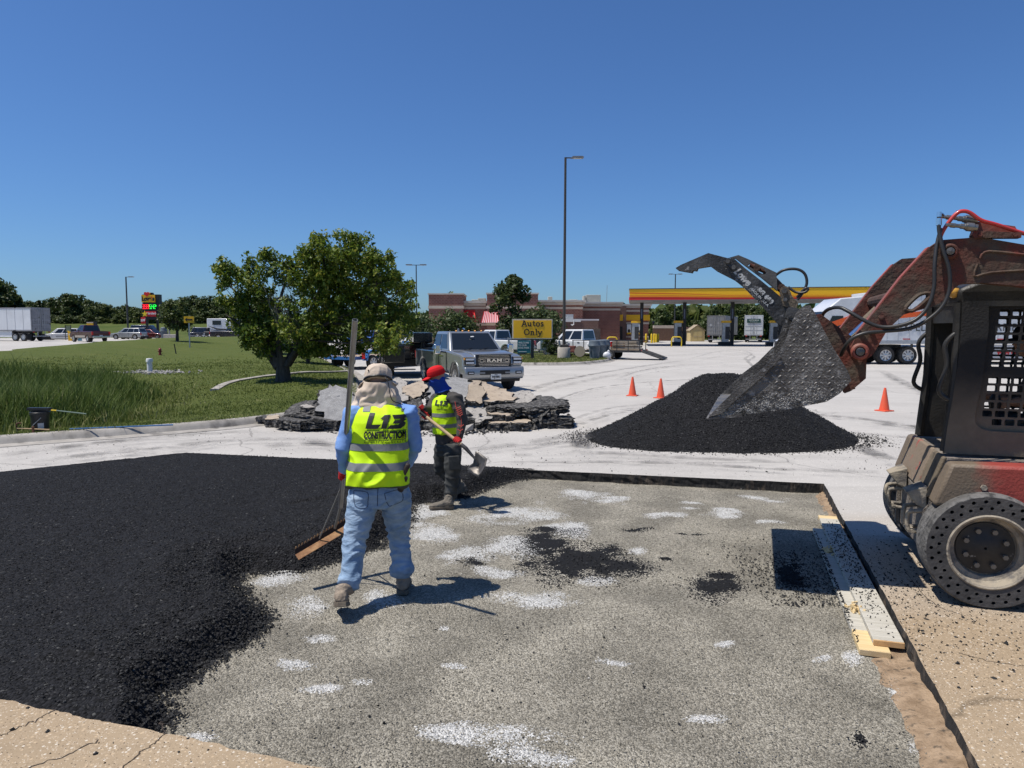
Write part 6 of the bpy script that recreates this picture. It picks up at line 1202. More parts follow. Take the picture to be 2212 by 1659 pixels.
text('2337', .24, M('digit_red', (.35, .03, .03), .5), 'lettering', SX, frame((4.0, -1.31, 1.55), (1, 0, 0)), 0, 0, 1, 'LEFT', .006); b = MB(); b.box((7.3, -1.22, .72), (6.6, .05, .82)); sk_ = b.build('side_skirt', M('skirt_grey', (.50, .49, .49), .5), SX)
text('www.sbsex.com', .5, M('letter_red', (.55, .03, .03), .5), 'lettering', sk_, frame((7.05, -1.25, .72), (1, 0, 0)), .012, 0, 1.08, 'LEFT', .006)
b = MB(); [b.box((2.0 + i * 1.3, -1.305, 1.44), (.4, .012, .06)) for i in range(8)]; b.build('reflector', M('reflector_red', (.45, .06, .06), .4), SX); b = MB(); [b.box((3.4, y, .6), (.1, .1, 1.2)) for y in (-.8, .8)]; b.build('landing_leg', MGRY, SX)
for x in (12.4, 13.7):
    for y in (-1.1, 1.1): wheel(SX, x, y, .5, .3, MRIM, 8)
dk = empty('tractor_unit', (bl(1708, 112), 112, 0), hd(-1, -.2), 'dark tractor unit half hidden behind the loader bucket', 'truck'); b = MB(); b.prism([(-1.6, .9), (-1.6, 3.4), (0, 3.5), (.6, 2.9), (.9, 1.9), (2.2, 1.6), (2.5, .6), (0, .5)], 'y', -1.2, 1.2); b.build('cab', PNAV, dk, bevel=.1); [wheel(dk, x, y, .52, .35) for x in (1.7, -2.2) for y in (-1.05, 1.05)]; b = MB(); b.box((-1.5, 0, .8), (3.2, .9, .3)); b.build('chassis', MTRIM, dk); b = MB(); b.box((.2, -1.22, 2.3), (.7, .03, .7)); b.build('side_window', MGLS, dk)
b = MB(); b.box((2.3, -.9, 1.15), (.25, .4, .25)); b.build('headlight', MCHR, dk)

# --- black utility trailer with lowered ramp, its load, bins and saw on the island corner
UT = empty('utility_trailer', (bl(1318, 47.5), 47.9, 0), hd(-.93, .37), 'black utility trailer with mesh ramp lowered beside the grey bins', 'trailer')
b = MB(); b.box((0, 0, .55), (4.6, 2.0, .06)); b.build('deck', M('worn_deck', (.30, .24, .18), .85), UT); b = MB(); [b.box((0, y, .55), (4.6, .08, .14)) for y in (-1.0, 1.0)]; b.box((2.3, 0, .55), (.1, 2.0, .14)); b.box((-2.3, 0, .55), (.1, 2.0, .14)); b.build('frame', MDK, UT); b = MB()
for y in (-1.02, 1.02): b.box((0, y, 1.25), (4.6, .05, .05)); [b.box((-2.25 + i * .75, y, .92), (.05, .05, .68)) for i in range(7)]
b.build('rail', MDK, UT); b = MB(); b.ext([(-2.35, -1.0, .5), (-2.35, 1.0, .5), (-3.7, 1.0, .04), (-3.7, -1.0, .04)], (0, 0, .03)); b.build('ramp', M('ramp_mesh', (.045, .045, .045), .7), UT); b = MB(); [b.tube([(-2.35, y, .56), (-3.7, y, .10)], .035, 4) for y in (-1, -.5, 0, .5, 1)]; b.tube([(-3.7, -1, .1), (-3.7, 1, .1)], .04, 4); b.build('ramp_rib', MDK, UT)
for x in (-.3, .6):
    for y in (-1.15, 1.15): wheel(UT, x, y, .34, .2, MGRY)
[(lambda b, y: (b.box((-2.36, y, .6), (.05, .18, .14)), b.build('tail_light', MTAIL, UT)))(MB(), y) for y in (-.9, .9)]
MPLY = M('form_ply', (.22, .18, .13), .8, col2=(.30, .25, .19), vs=3)
fs_ = empty('form_stack', UT.matrix_basis @ Vector((-1.2, -.2, .58)), hd(-.93, .37), 'stack of timber forms lying on the black utility trailer', 'timber')
for i in range(4): b = MB(); b.box((.04 * i, .05 * (-1) ** i, .08 + i * .16), (1.9 - .1 * i, 1.1, .12)); b.build('form_board', MPLY, fs_)
tb = empty('tool_crate', UT.matrix_basis @ Vector((-.1, -.75, .58)), 0, 'small brown crate on the near edge of the black utility trailer', 'crate'); b = MB(); b.box((0, 0, .2), (.5, .4, .4)); b.build('box', M('crate_brown', (.28, .14, .06), .8), tb); b = MB(); b.box((0, 0, .42), (.55, .45, .05)); b.build('lid', MGAL, tb)
gc = empty('fuel_can', UT.matrix_basis @ Vector((.6, -.85, .58)), 0, 'red fuel can on the black utility trailer', 'can'); b = MB(); b.box((0, 0, .18), (.3, .2, .36)); b.build('body', MREDS, gc, bevel=.04); b = MB(); b.tube([(.05, 0, .36), (.2, 0, .5)], .025, 6); b.build('spout', MYEL, gc)
# grey bins with domed lids
MBIN = M('bin_grey', (.085, .105, .125), .5, col2=(.11, .135, .155), vs=4); used = [False]; bn_ = empty('trash_bin', cat='trash bin')
b = MB(); b.lathe([(.30, 0), (.37, .80), (.41, .81), (.41, .87), (.38, .87)], 20); b.build('barrel', MBIN, bn_, smooth=35); b = MB(); b.lathe([(.43, .86), (.44, .92), (.40, 1.0), (.37, 1.22), (.30, 1.27), (.05, 1.29)], 20); b.build('lid', MBIN, bn_, smooth=35); b = MB(); [b.box((s * .40, 0, .62), (.08, .13, .3)) for s in (-1, 1)]; b.build('handle', MBIN, bn_)
place(bn_, used, (bl(1284, 44.3), 44.3, .14), .6, .92, 'front grey trash bin on the island kerb, leftmost of three', 'grey trash bins on the island'); place(bn_, used, (bl(1297, 45.6), 45.6, .14), 1.2, .92, 'middle grey trash bin of the three on the island kerb', 'grey trash bins on the island'); place(bn_, used, (bl(1306, 47), 47, .14), 2.2, .92, 'rear grey trash bin nearest the utility trailer', 'grey trash bins on the island')
tbn = copy_tree(bn_); tbn.location = (bl(356, 97), 97, .52); tbn.scale = (1.05, 1.05, 1.35); tbn['label'] = 'dark bin standing alone beside the planter on the far left lot'; del tbn['group']
plt = empty('planter_block', (bl(371, 96), 96, .5), 0, 'low concrete planter block beside the bin on the far left lot', 'planter'); b = MB(); b.box((0, 0, .4), (1.7, .8, .8)); b.build('block', MCONC, plt, bevel=.05); b = MB(); b.cyl((-.2, 0, .8), (-.2, 0, 1.9), .1); b.build('post', MGRY, plt)
bg_ = empty('plastic_bag', (bl(1311, 45), 45, .14), 0, 'white plastic bag slumped beside the grey bins', 'bag'); b = MB(); b.ell((0, 0, .2), (.26, .2, .24), 12, 8); b.ell((.1, 0, .45), (.08, .07, .1), 8, 6); o = b.build('sack', M('bag_white', (.6, .61, .64), .4), bg_, smooth=60)
sw = empty('concrete_saw', (bl(1240, 46.6), 46.6, .14), hd(.9, -.3), 'walk-behind concrete saw with round blade guard beside the lamp post', 'saw')
b = MB(); b.box((0, 0, .42), (.8, .45, .18)); b.box((-.1, 0, .62), (.4, .4, .3)); b.build('frame', M('saw_red', (.16, .05, .035), .7), sw, bevel=.03); b = MB(); b.cyl((.45, -.26, .42), (.45, -.32, .42), .36, n=24); b.build('blade_guard', M('guard_tan', (.34, .29, .22), .7), sw); b = MB(); b.cyl((-.45, .05, .35), (-.45, .05, .95), .15, n=12); b.build('water_tank', M('tank_grey', (.45, .45, .43), .5), sw)
b = MB(); b.tube([(-.2, .2, .6), (-.75, .2, 1.15), (-1.0, .2, 1.18)], .025, 5); b.tube([(-.2, -.2, .6), (-.75, -.2, 1.15), (-1.0, -.2, 1.18)], .025, 5); b.build('handle', MBLK, sw); [wheel(sw, x, y, .13, .07, MGRY, 4, 14) for x in (-.35, .4) for y in (-.25, .25)]
# traffic cones
MCONE = M('cone_orange', (.72, .09, .03), .5, col2=(.62, .10, .05), vs=6); used = [False]; cn = empty('traffic_cone', cat='traffic cone')
b = MB(); b.lathe([(.155, .03), (.148, .06), (.035, .72), (.03, .735), (.012, .735)], 22); b.build('cone', MCONE, cn, smooth=50); b = MB(); b.box((0, 0, .018), (.40, .40, .036)); b.build('base', MCONE, cn, bevel=.01)
for (u, v), l in (((1366, 855), 'orange traffic cone at left, alone on the lot beyond the asphalt heap'), ((1427, 860), 'orange traffic cone with its foot hidden by the asphalt heap'), ((1910, 888), 'orange traffic cone standing beside the loader cab')): q = G(u, v); place(cn, used, q, rng.uniform(0, 1.5), .78 if u < 1900 else .78, l, 'orange traffic cones on the lot')
# ================================================================== skid-steer loader with open clamp bucket (local frame: x forward, y = camera side)
TH = R(161); SK = empty('skid_steer_loader', (3.693, 5.80, 0), TH, 'worn red and brown skid steer loader with clamp bucket raised over the slab', 'loader')
def plate(outer, holes, y0, y1, parent, name, mats, bevel=None, mi=0, step=None):          # sheet in the x-z plane with real openings
    V, F = cdt(outer, holes, None); n = len(V); mb = MB()
    mb.add([(x, y0, z) for x, z in V], [tuple(f) for f in F]); mb.add([(x, y1, z) for x, z in V], [tuple(f)[::-1] for f in F])
    for lp in [outer] + list(holes):
        k = len(lp); mb.add([(x, y0, z) for x, z in lp] + [(x, y1, z) for x, z in lp], [(i, (i + 1) % k, k + (i + 1) % k, k + i) for i in range(k)])
    return mb.build(name, mats, parent)
def circ(cx, cz, r, n=20): return [(cx + r * math.cos(6.28319 * i / n), cz + r * math.sin(6.28319 * i / n)) for i in range(n)]
def rrect(x0, x1, z0, z1, r, n=3):
    o = []
    for cx, cz, a in ((x1 - r, z1 - r, 0), (x0 + r, z1 - r, 90), (x0 + r, z0 + r, 180), (x1 - r, z0 + r, 270)):
        o += [(cx + r * math.cos(R(a + 90 * i / n)), cz + r * math.sin(R(a + 90 * i / n))) for i in range(n + 1)]
    return o
def curve2(pts, n=5): return [(p.x, p.y) for p in smooth_line([Vector((a, b, 0)) for a, b in pts], n)]
def bolt(par, x, y, z, r=.02, h=.02, mat=None, name='bolt', s=1): b = MB(); b.cyl((x, y, z), (x, y + s * h, z), r, n=6); return b.build(name, mat or MSTEEL, par)
MSTEEL = M('worn_steel', (.10, .095, .09), .5, .6, col2=(.2, .19, .18), vs=12, bump=.3, bs=40)
MRUST = M('brown_dust_shade_paint', (.072, .045, .033), .8, col2=(.15, .034, .025), vs=3.2, lo=.42, hi=.66, bump=.5, bs=34, third=(.095, .075, .055), ts=7, tlo=.5, thi=.7, spec=.3)
MREDP = M('faded_red_paint', (.30, .065, .045), .6, col2=(.20, .07, .05), vs=3, bump=.2, bs=30, third=(.12, .085, .06), ts=3, tlo=.52, thi=.68)
MOLIV = M('dusty_olive', (.12, .094, .064), .85, col2=(.175, .14, .10), vs=3, bump=.4, bs=60, third=(.05, .04, .03), ts=9, tlo=.55, thi=.75)
MCAB = M('cab_black', (.012, .012, .013), .5, col2=(.03, .028, .025), vs=5, bump=.2, bs=50)
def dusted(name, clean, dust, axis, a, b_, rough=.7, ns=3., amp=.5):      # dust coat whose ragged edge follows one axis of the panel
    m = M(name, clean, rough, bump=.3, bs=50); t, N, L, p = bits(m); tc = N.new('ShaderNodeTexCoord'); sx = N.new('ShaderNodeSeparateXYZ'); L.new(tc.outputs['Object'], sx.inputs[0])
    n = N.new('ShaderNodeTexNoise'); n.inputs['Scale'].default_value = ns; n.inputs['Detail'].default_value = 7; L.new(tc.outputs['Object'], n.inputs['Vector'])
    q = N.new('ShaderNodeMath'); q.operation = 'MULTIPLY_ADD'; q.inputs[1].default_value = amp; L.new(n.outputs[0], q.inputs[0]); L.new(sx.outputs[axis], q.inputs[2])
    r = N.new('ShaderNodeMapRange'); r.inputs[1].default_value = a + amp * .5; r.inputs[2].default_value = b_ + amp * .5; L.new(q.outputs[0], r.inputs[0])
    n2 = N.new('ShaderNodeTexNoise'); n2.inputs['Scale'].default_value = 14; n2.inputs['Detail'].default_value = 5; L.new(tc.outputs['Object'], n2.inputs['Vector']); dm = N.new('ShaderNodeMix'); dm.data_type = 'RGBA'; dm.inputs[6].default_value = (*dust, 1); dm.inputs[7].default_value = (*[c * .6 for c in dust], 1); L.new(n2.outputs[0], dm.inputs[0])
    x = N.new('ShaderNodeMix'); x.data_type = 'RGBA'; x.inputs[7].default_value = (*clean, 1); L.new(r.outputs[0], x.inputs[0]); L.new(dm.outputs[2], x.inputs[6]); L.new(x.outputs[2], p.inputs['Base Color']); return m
MDUSTY = M('dusty_grey', (.14, .12, .10), .85, col2=(.24, .21, .18), vs=6, bump=.6, bs=50, third=(.08, .07, .06), ts=16, tlo=.55, thi=.7)
MBUCK = M('bucket_steel', (.065, .06, .055), .5, .25, col2=(.165, .155, .143), vs=5, lo=.38, hi=.68, bump=.6, bs=60, third=(.30, .29, .275), ts=17, tlo=.57, thi=.72, rvar=.12)
MCRUST = M('asphalt_crust', (.045, .043, .04), .75, col2=(.48, .47, .45), vs=13, lo=.42, hi=.58, bump=1, bs=70, bdist=.02)
MHOSE = M('hose_rubber', (.028, .027, .026), .42, spec=.5)
MPANEL = dusted('red_dust_panel', (.15, .115, .08), (.33, .055, .042), 0, -.06, .10, .6, 5., .35)
MCABD = dusted('dusty_black_shaded_top', (.012, .012, .013), (.19, .15, .105), 2, 1.30, 1.72, .75, 3., .4)  # dust below; shade of arm and roof painted in as black above
# --- wheels: solid tyres with two rings of holes
MTREAD = M('grey_dusty_rubber', (.075, .072, .068), .92, col2=(.15, .145, .14), vs=9, bump=.7, bs=45, third=(.04, .04, .04), ts=20, tlo=.52, thi=.65)
MSIDE = M('sidewall_rubber', (.032, .032, .033), .7, col2=(.075, .072, .07), vs=7, bump=.3, bs=50)
MRIMT = M('tan_dust_rim', (.30, .26, .20), .85, col2=(.12, .11, .10), vs=6, lo=.45, hi=.6, bump=.6, bs=30)
def solid_wheel(x, y, s):
    t = MB(); mt = Matrix.Translation((x, y, .415)) @ Matrix.Rotation(R(-90 * s), 4, 'X')
    prof = [(.26, -.15), (.395, -.15), (.413, -.12)] + [(.415, -.12 + .02 * i) for i in range(13)] + [(.40, .148)]
    t.lathe(prof, 64, 0, mt, cap=False); t.lathe([(.40, .148), (.398, .149)], 64, 0, mt, cap=False); o = t.build('wheel', MTREAD, SK, smooth=40)
    out = circ(0, 0, .399, 64); inn = circ(0, 0, .272, 48); hs = [inn] + [circ(.366 * math.cos(6.28319 * (i + .0) / 30), .366 * math.sin(6.28319 * i / 30), .0135, 10) for i in range(30)] + [circ(.318 * math.cos(6.28319 * (i + .5) / 30), .318 * math.sin(6.28319 * (i + .5) / 30), .0125, 10) for i in range(30)]
    V, F = cdt(out, hs, None); b = MB(); ya, yb = y + s * .150, y + s * .06
    b.add([(x + p[0], ya, .415 + p[1]) for p in V], [tuple(f) for f in F])
    for lp in hs:
        k = len(lp); b.add([(x + p[0], ya, .415 + p[1]) for p in lp] + [(x + p[0], yb, .415 + p[1]) for p in lp], [(i, (i + 1) % k, k + (i + 1) % k, k + i) for i in range(k)])
    b.build('sidewall', MSIDE, o, smooth=None); b = MB(); b.lathe([(.32, .055), (.29, .055)], 40, 0, mt, cap=False); b.build('inner_wall', MBLK, o)
    b = MB(); b.lathe([(.272, .150), (.262, .158), (.248, .150), (.243, .09), (.232, .07), (.205, .062), (.198, .02), (.01, .02)], 48, 0, mt, cap=False); rm_ = b.build('rim', MRIMT, o, smooth=35)
    b = MB(); b.lathe([(.190, .022), (.188, .035), (.10, .040), (.085, .048), (.01, .050)], 40, 0, mt, cap=False); b.build('hub', M('hub_black', (.016, .016, .017), .5, col2=(.035, .033, .03), vs=9, third=(.2, .19, .17), ts=22, tlo=.68, thi=.72), rm_, smooth=35)
    for i in range(8): a = 6.28319 * (i + .5) / 8; c = (mt @ Vector((.135 * math.cos(a), .135 * math.sin(a), .036))); e = mt @ Vector((.135 * math.cos(a), .135 * math.sin(a), .064)); b = MB(); b.cyl(c, e, .019, n=6); b.build('bolt', M('bolt_grey', (.2, .18, .15), .6, .4), rm_)
for x, y, s in ((0, .76, 1), (0, -.76, -1), (-1.1, .76, 1), (-1.1, -.76, -1)): solid_wheel(x, y, s)
# --- chassis and front
plate([(.33, .25), (.33, .70), (.22, 1.03), (-1.7, 1.03), (-1.8, .9), (-1.8, .3), (-1.6, .2), (.25, .2)], [], -.60, .60, SK, 'chassis', MDUSTY)
b = MB(); b.prism([(.345, .70), (.24, 1.02), (-1.75, 1.04), (-1.75, .70)], 'y', .605, .80); b.build('side_panel', MPANEL, SK, bevel=.025); b = MB(); b.prism([(.345, .70), (.24, 1.02), (-1.75, 1.04), (-1.75, .70)], 'y', -.80, -.605); b.build('side_panel', MPANEL, SK, bevel=.025)
b = MB(); b.prism([(.338, .72), (.235, 1.035), (.20, 1.035), (.30, .72)], 'y', -.60, .18); b.build('front_panel', M('front_dust', (.20, .155, .115), .8, col2=(.32, .075, .06), vs=4, lo=.55, hi=.62, bump=.4, bs=40), SK, bevel=.012)
b = MB(); b.prism([(.352, .72), (.25, 1.035), (.22, 1.035), (.31, .72)], 'y', .26, .60); b.build('front_panel', MOLIV, SK, bevel=.012)
for y, m in ((-.42, MDUSTY), (.34, MDUSTY)):
    b = MB(); b.add([(.34, y, .80), (.34, y + .24, .80), (.34, y + .24, .62), (.34, y, .62), (.48, y + .05, .74), (.48, y + .20, .74), (.40, y + .20, .64), (.40, y + .05, .64)], [(0, 1, 2, 3), (4, 7, 6, 5), (0, 4, 5, 1), (1, 5, 6, 2), (2, 6, 7, 3), (3, 7, 4, 0)]); b.build('light_bracket', MRIMT, SK, bevel=.008)
for y in (-.40, .42):
    b = MB(); b.tube(smooth_line([Vector(q) for q in ((.33, y - .09, .60), (.43, y - .08, .59), (.455, y - .06, .56), (.455, y - .06, .47), (.43, y - .06, .43), (.33, y - .06, .425))], 4), .017, 7); b.tube(smooth_line([Vector(q) for q in ((.33, y + .13, .60), (.43, y + .12, .59), (.455, y + .10, .56), (.455, y + .10, .47), (.43, y + .10, .43), (.33, y + .10, .425))], 4), .017, 7); b.box((.43, y + .02, .43), (.05, .2, .02)); b.build('step_loop', MRIMT, SK, smooth=60)
for y in (-.50, .58): b = MB(); b.prism([(.335, .22), (.365, .24), (.365, .62), (.335, .66)], 'y', y - .02, y + .02); b.build('edge_rib', MDUSTY, SK)
for x, z in ((.03, .86), (.20, .74), (-.25, .90)): bolt(SK, x, .80, z, .022, .02, MRIMT)
b = MB(); b.prism([(-1.7, .25), (-2.15, .3), (-2.2, 1.2), (-2.0, 1.62), (-1.5, 1.66), (-1.45, 1.03), (-1.7, 1.03)], 'y', -.62, .62); b.build('engine_cover', MRUST, SK, bevel=.05)
b = MB(); b.box((-.1, 0, .94), (.7, .86, .06)); b.build('floor', MCAB, SK)
# --- cab: black frame with punched guard panels either side
pil = [(.155, 2.30), (.147, 1.99), (.172, 1.58), (.207, 1.25), (.222, 1.045)]
win = [(-.075, 2.18), (-.05, 1.87), (-.008, 1.42), (.015, 1.30)]
outer = pil + [(-1.35, 1.045), (-1.30, 2.30)]
hol = []
nz = 14; z0, z1 = 1.268, 2.155
for i in range(nz):
    za = z0 + (z1 - z0) * i / nz + .008; zb2 = z0 + (z1 - z0) * (i + 1) / nz - .008
    xl = np.interp((za + zb2) / 2, [1.27, 1.42, 1.87, 2.16], [-.01, -.035, -.08, -.11]) if i > 0 else -.09
    for k in range(11):
        xa = xl - .082 * k
        if xa - .066 < -1.1: break
        if i in (6, 7) and k < 3 and i == 6: continue
        hol.append(rrect(xa - .066, xa, za, zb2, .008, 2))
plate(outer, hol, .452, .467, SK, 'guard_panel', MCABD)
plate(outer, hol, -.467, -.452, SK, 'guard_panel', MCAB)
for s in (1, -1):
    y0, y1 = (.467, .50) if s > 0 else (-.50, -.467)
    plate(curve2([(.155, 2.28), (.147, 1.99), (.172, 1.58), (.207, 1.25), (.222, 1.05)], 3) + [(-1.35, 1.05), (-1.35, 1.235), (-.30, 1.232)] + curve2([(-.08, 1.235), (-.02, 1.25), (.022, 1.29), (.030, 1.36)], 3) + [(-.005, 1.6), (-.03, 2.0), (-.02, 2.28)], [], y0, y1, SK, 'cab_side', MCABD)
    b = MB(); b.prism([(.10, 2.28), (.10, 2.17), (-.03, 2.17), (-1.3, 2.17), (-1.3, 2.28)], 'y', min(y0, y1), max(y0, y1)); b.build('top_rail', MCAB, SK)
    b = MB(); b.tube([(.16, s * .46, 2.2), (.165, s * .46, 1.6), (.21, s * .46, 1.06)], .035, 8); b.build('front_post', MCAB, SK)
    b = MB(); b.tube(smooth_line([Vector(q) for q in ((.15, s * .47, 1.99), (.215, s * .47, 1.93), (.245, s * .47, 1.86), (.225, s * .47, 1.72), (.27, s * .47, 1.53), (.20, s * .47, 1.46))], 5), .018, 8); b.build('grab_handle', MHOSE, SK, smooth=60)
b = MB(); b.prism([(.17, 2.18), (.18, 2.30), (.05, 2.36), (-1.25, 2.36), (-1.35, 2.28), (-1.35, 2.18)], 'y', -.50, .50); b.build('roof', MCAB, SK, bevel=.03)
b = MB(); b.box((.10, 0, 2.12), (.1, .86, .14)); b.build('visor', MCAB, SK)
b = MB(); b.box((.17, .30, 2.27), (.07, .14, .07)); b.build('lamp_bracket', MCAB, SK); b = MB(); b.ell((.19, .42, 2.285), (.05, .055, .05), 12, 8); b.build('amber_lamp', M('amber_dome', (.68, .38, .08), .3, coat=.5), SK, smooth=60)
b = MB(); b.box((-.62, 0, 1.10), (.46, .5, .14)); b.box((-.86, 0, 1.42), (.12, .48, .62)); b.build('seat', MCAB, SK, bevel=.04)
for y in (.30, -.30): b = MB(); b.tube([(-.18, y, .98), (-.16, y, 1.36)], .018, 6); b.ell((-.15, y, 1.43), (.045, .04, .08), 10, 6); b.box((-.35, y * 1.2, 1.28), (.3, .09, .06)); b.build('joystick', MCAB, SK)
# --- lift arms either side, red link between
armP = curve2([(.929, 1.861), (.883, 1.972), (.789, 2.108)], 2) + [(.605, 2.384), (.439, 2.59)] + curve2([(.372, 2.640), (.257, 2.646), (.174, 2.649)], 2)[:-1] + [(.14, 2.655), (-.20, 2.575), (-1.5, 2.30), (-2.1, 1.95), (-2.15, 1.75), (-1.95, 1.72), (-1.4, 2.06), (-.155, 2.298), (.092, 2.328)] + curve2([(.221, 2.327), (.265, 2.297), (.316, 2.219), (.40, 2.165)], 2) + [(.586, 2.107), (.687, 1.999)] + curve2([(.778, 1.812), (.82, 1.775), (.872, 1.765), (.915, 1.79)], 2)
slot = curve2([(.585, 2.115), (.60, 2.15), (.50, 2.26), (.43, 2.285), (.405, 2.265), (.42, 2.225), (.52, 2.125), (.585, 2.115)], 3)[:-1]
slot2 = [(p[0] * 1, p[1]) for p in curve2([(.56, 2.135), (.575, 2.16), (.50, 2.245), (.44, 2.262), (.425, 2.245), (.44, 2.215), (.52, 2.14), (.56, 2.135)], 3)[:-1]]
for s in (1, -1):
    a, c = (.66, .78) if s > 0 else (-.78, -.66)
    ar_ = plate(armP, [slot2], a, c, SK, 'lift_arm', MRUST)  # on the far arm this brown also puts in the shade on its face
    bv = ar_.modifiers.new('bevel', 'BEVEL'); bv.width = .012; bv.segments = 2; bv.limit_method = 'ANGLE'; bv.angle_limit = R(50)
    yo = .78 if s > 0 else -.78
    ce = [(.905, 1.93), (.889, 1.978), (.795, 2.114), (.611, 2.390), (.445, 2.596)]; cf = [(x - .012, z - .010) for x, z in ce[::-1]]; plate(ce + cf, [], a + .002, c - .002, ar_, 'sunlit_edge', MREDP)  # thin redder strip paints the sunlit top edge of the arm
    b = MB(); b.tube([(x, yo + s * .012, z) for x, z in slot2 + slot2[:1]], .016, 6, cap=False); b.build('slot_rim', MRUST, ar_)
    for (x, z, r1) in ((.872, 1.832, .062), (.315, 2.555, .055)):
        b = MB(); b.lathe([(r1 * .55, .0), (r1, .0), (r1 * 1.02, .03), (r1 * .8, .045), (r1 * .62, .045), (r1 * .55, .02), (.004, .02)], 24, 0, Matrix.Translation((x, yo, z)) @ Matrix.Rotation(R(-90 * s), 4, 'X')); b.build('pivot_boss', MRUST if z > 2 else MREDP, ar_, smooth=40); b = MB(); b.lathe([(r1 * .5, 0), (r1 * .48, .05), (.004, .055)], 18, 0, Matrix.Translation((x, yo, z)) @ Matrix.Rotation(R(-90 * s), 4, 'X')); b.build('pin', MSTEEL, ar_, smooth=40)
    for x, z in ((.80, 1.985), (.735, 2.09)): bolt(ar_, x, yo, z, .02, .02, MRUST, s=s)
    rbp = curve2([(.12, 2.50), (.10, 2.54), (.02, 2.545), (-.3, 2.49), (-.5, 2.44)], 3) + curve2([(-.5, 2.40), (-.2, 2.41), (.05, 2.40), (.15, 2.38), (.12, 2.50)], 3)[1:-1]
    b = MB(); b.tube([(x, yo + s * .006, z) for x, z in rbp], .009, 5, cap=False); b.build('pressed_rib', MRUST, ar_)
b = MB(); b.cyl((.60, -.66, 2.25), (.60, .66, 2.25), .05, n=12); b.build('cross_tube', MRUST, SK)
# red linkage cover and tilt cylinders
red = curve2([(.60, 2.235), (.50, 2.385), (.34, 2.575), (.26, 2.605), (.22, 2.59)], 3) + [(.20, 2.56), (.42, 2.33), (.56, 2.20)]
red = [(x - .012, z - .035) for x, z in red]; plate(red, [], .42, .50, SK, 'link_arm', MRUST); plate(red, [], -.50, -.42, SK, 'link_arm', MRUST)
for y in (.30, -.30):
    b = MB(); b.cyl((.42, y, 2.36), (.70, y, 2.06), .048, n=16); b.build('cylinder', MOLIV, SK, smooth=40); b = MB(); b.cyl((.69, y, 2.07), (.90, y, 1.85), .024, n=12); b.build('cylinder_rod', MCHR, SK, smooth=40); b = MB(); b.cyl((.90, y - .05, 1.85), (.90, y + .05, 1.85), .05, n=14); b.build('rod_eye', MRUST, SK)
# red bracket with couplers at the elbow
plate([(.175, 2.665), (.155, 2.735), (.14, 2.77), (.02, 2.75), (-.10, 2.725), (-.135, 2.66), (-.12, 2.655), (.165, 2.64)], [], .70, .72, SK, 'valve_bracket', MREDP); plate([(.178, 2.668), (.165, 2.695), (-.12, 2.67), (-.118, 2.635), (.165, 2.645)], [], .721, .80, SK, 'bracket_flange', MRUST)
for x, z in ((.13, 2.665), (-.08, 2.655)): bolt(SK, x, .80, z, .014, .012, MRUST)
for (xa, za, xb, zb2, y) in ((.36, 2.815, .13, 2.775, .72), (.345, 2.745, .15, 2.715, .80)):
    d = Vector((xb - xa, 0, zb2 - za)); P0 = Vector((xa, y, za)); b = MB()
    for t0, t1, r in ((0, .16, .012), (.14, .30, .017), (.30, .46, .014), (.46, .60, .019), (.60, .66, .025), (.66, .88, .031), (.88, 1.0, .024)): b.cyl(P0 + d * t0, P0 + d * t1, r, n=12)
    b.build('coupler', MGALV if 'MGALV' in globals() else M('fitting_steel', (.30, .29, .27), .35, .8, col2=(.2, .19, .17), vs=20), SK, smooth=40)
def hose(pts, r, mat, name='hose'):
    b = MB(); b.tube(smooth_line([Vector(p) for p in pts], 6), r, 8); return b.build(name, mat, SK, smooth=60)
hose([(.395, .82, 2.80), (.392, .83, 2.70), (.365, .85, 2.56), (.325, .86, 2.42), (.318, .86, 2.28), (.36, .87, 2.16), (.45, .87, 2.065), (.56, .86, 2.005), (.72, .86, 1.985), (.85, .87, 1.97), (.94, .86, 1.925), (.98, .82, 1.86), (.99, .70, 1.80)], .014, MHOSE)
hose([(.375, .80, 2.72), (.40, .82, 2.60), (.415, .85, 2.45), (.415, .86, 2.30), (.45, .87, 2.16), (.53, .88, 2.065), (.65, .88, 2.02), (.76, .86, 2.02), (.865, .84, 2.07), (.955, .80, 2.13), (1.02, .74, 2.165), (1.09, .62, 2.15), (1.12, .5, 2.09), (1.10, .4, 1.98)], .014, MHOSE)
b = MB(); b.cyl((.395, .82, 2.79), (.394, .82, 2.74), .019, n=10); b.cyl((.395, .82, 2.80), (.395, .82, 2.835), .016, n=6); b.tube([(.395, .82, 2.825), (.36, .76, 2.82)], .013, 6); b.build('hose_end', MCHR, SK)
hose([(.375, .76, 2.60), (.365, .77, 2.68), (.325, .77, 2.76), (.275, .77, 2.825), (.235, .77, 2.84), (.19, .77, 2.825), (.12, .77, 2.77), (.02, .76, 2.735), (-.3, .72, 2.62), (-.8, .70, 2.5)], .014, M('red_tube', (.50, .03, .025), .35, col2=(.42, .05, .04), vs=8, coat=.3), 'pipe')
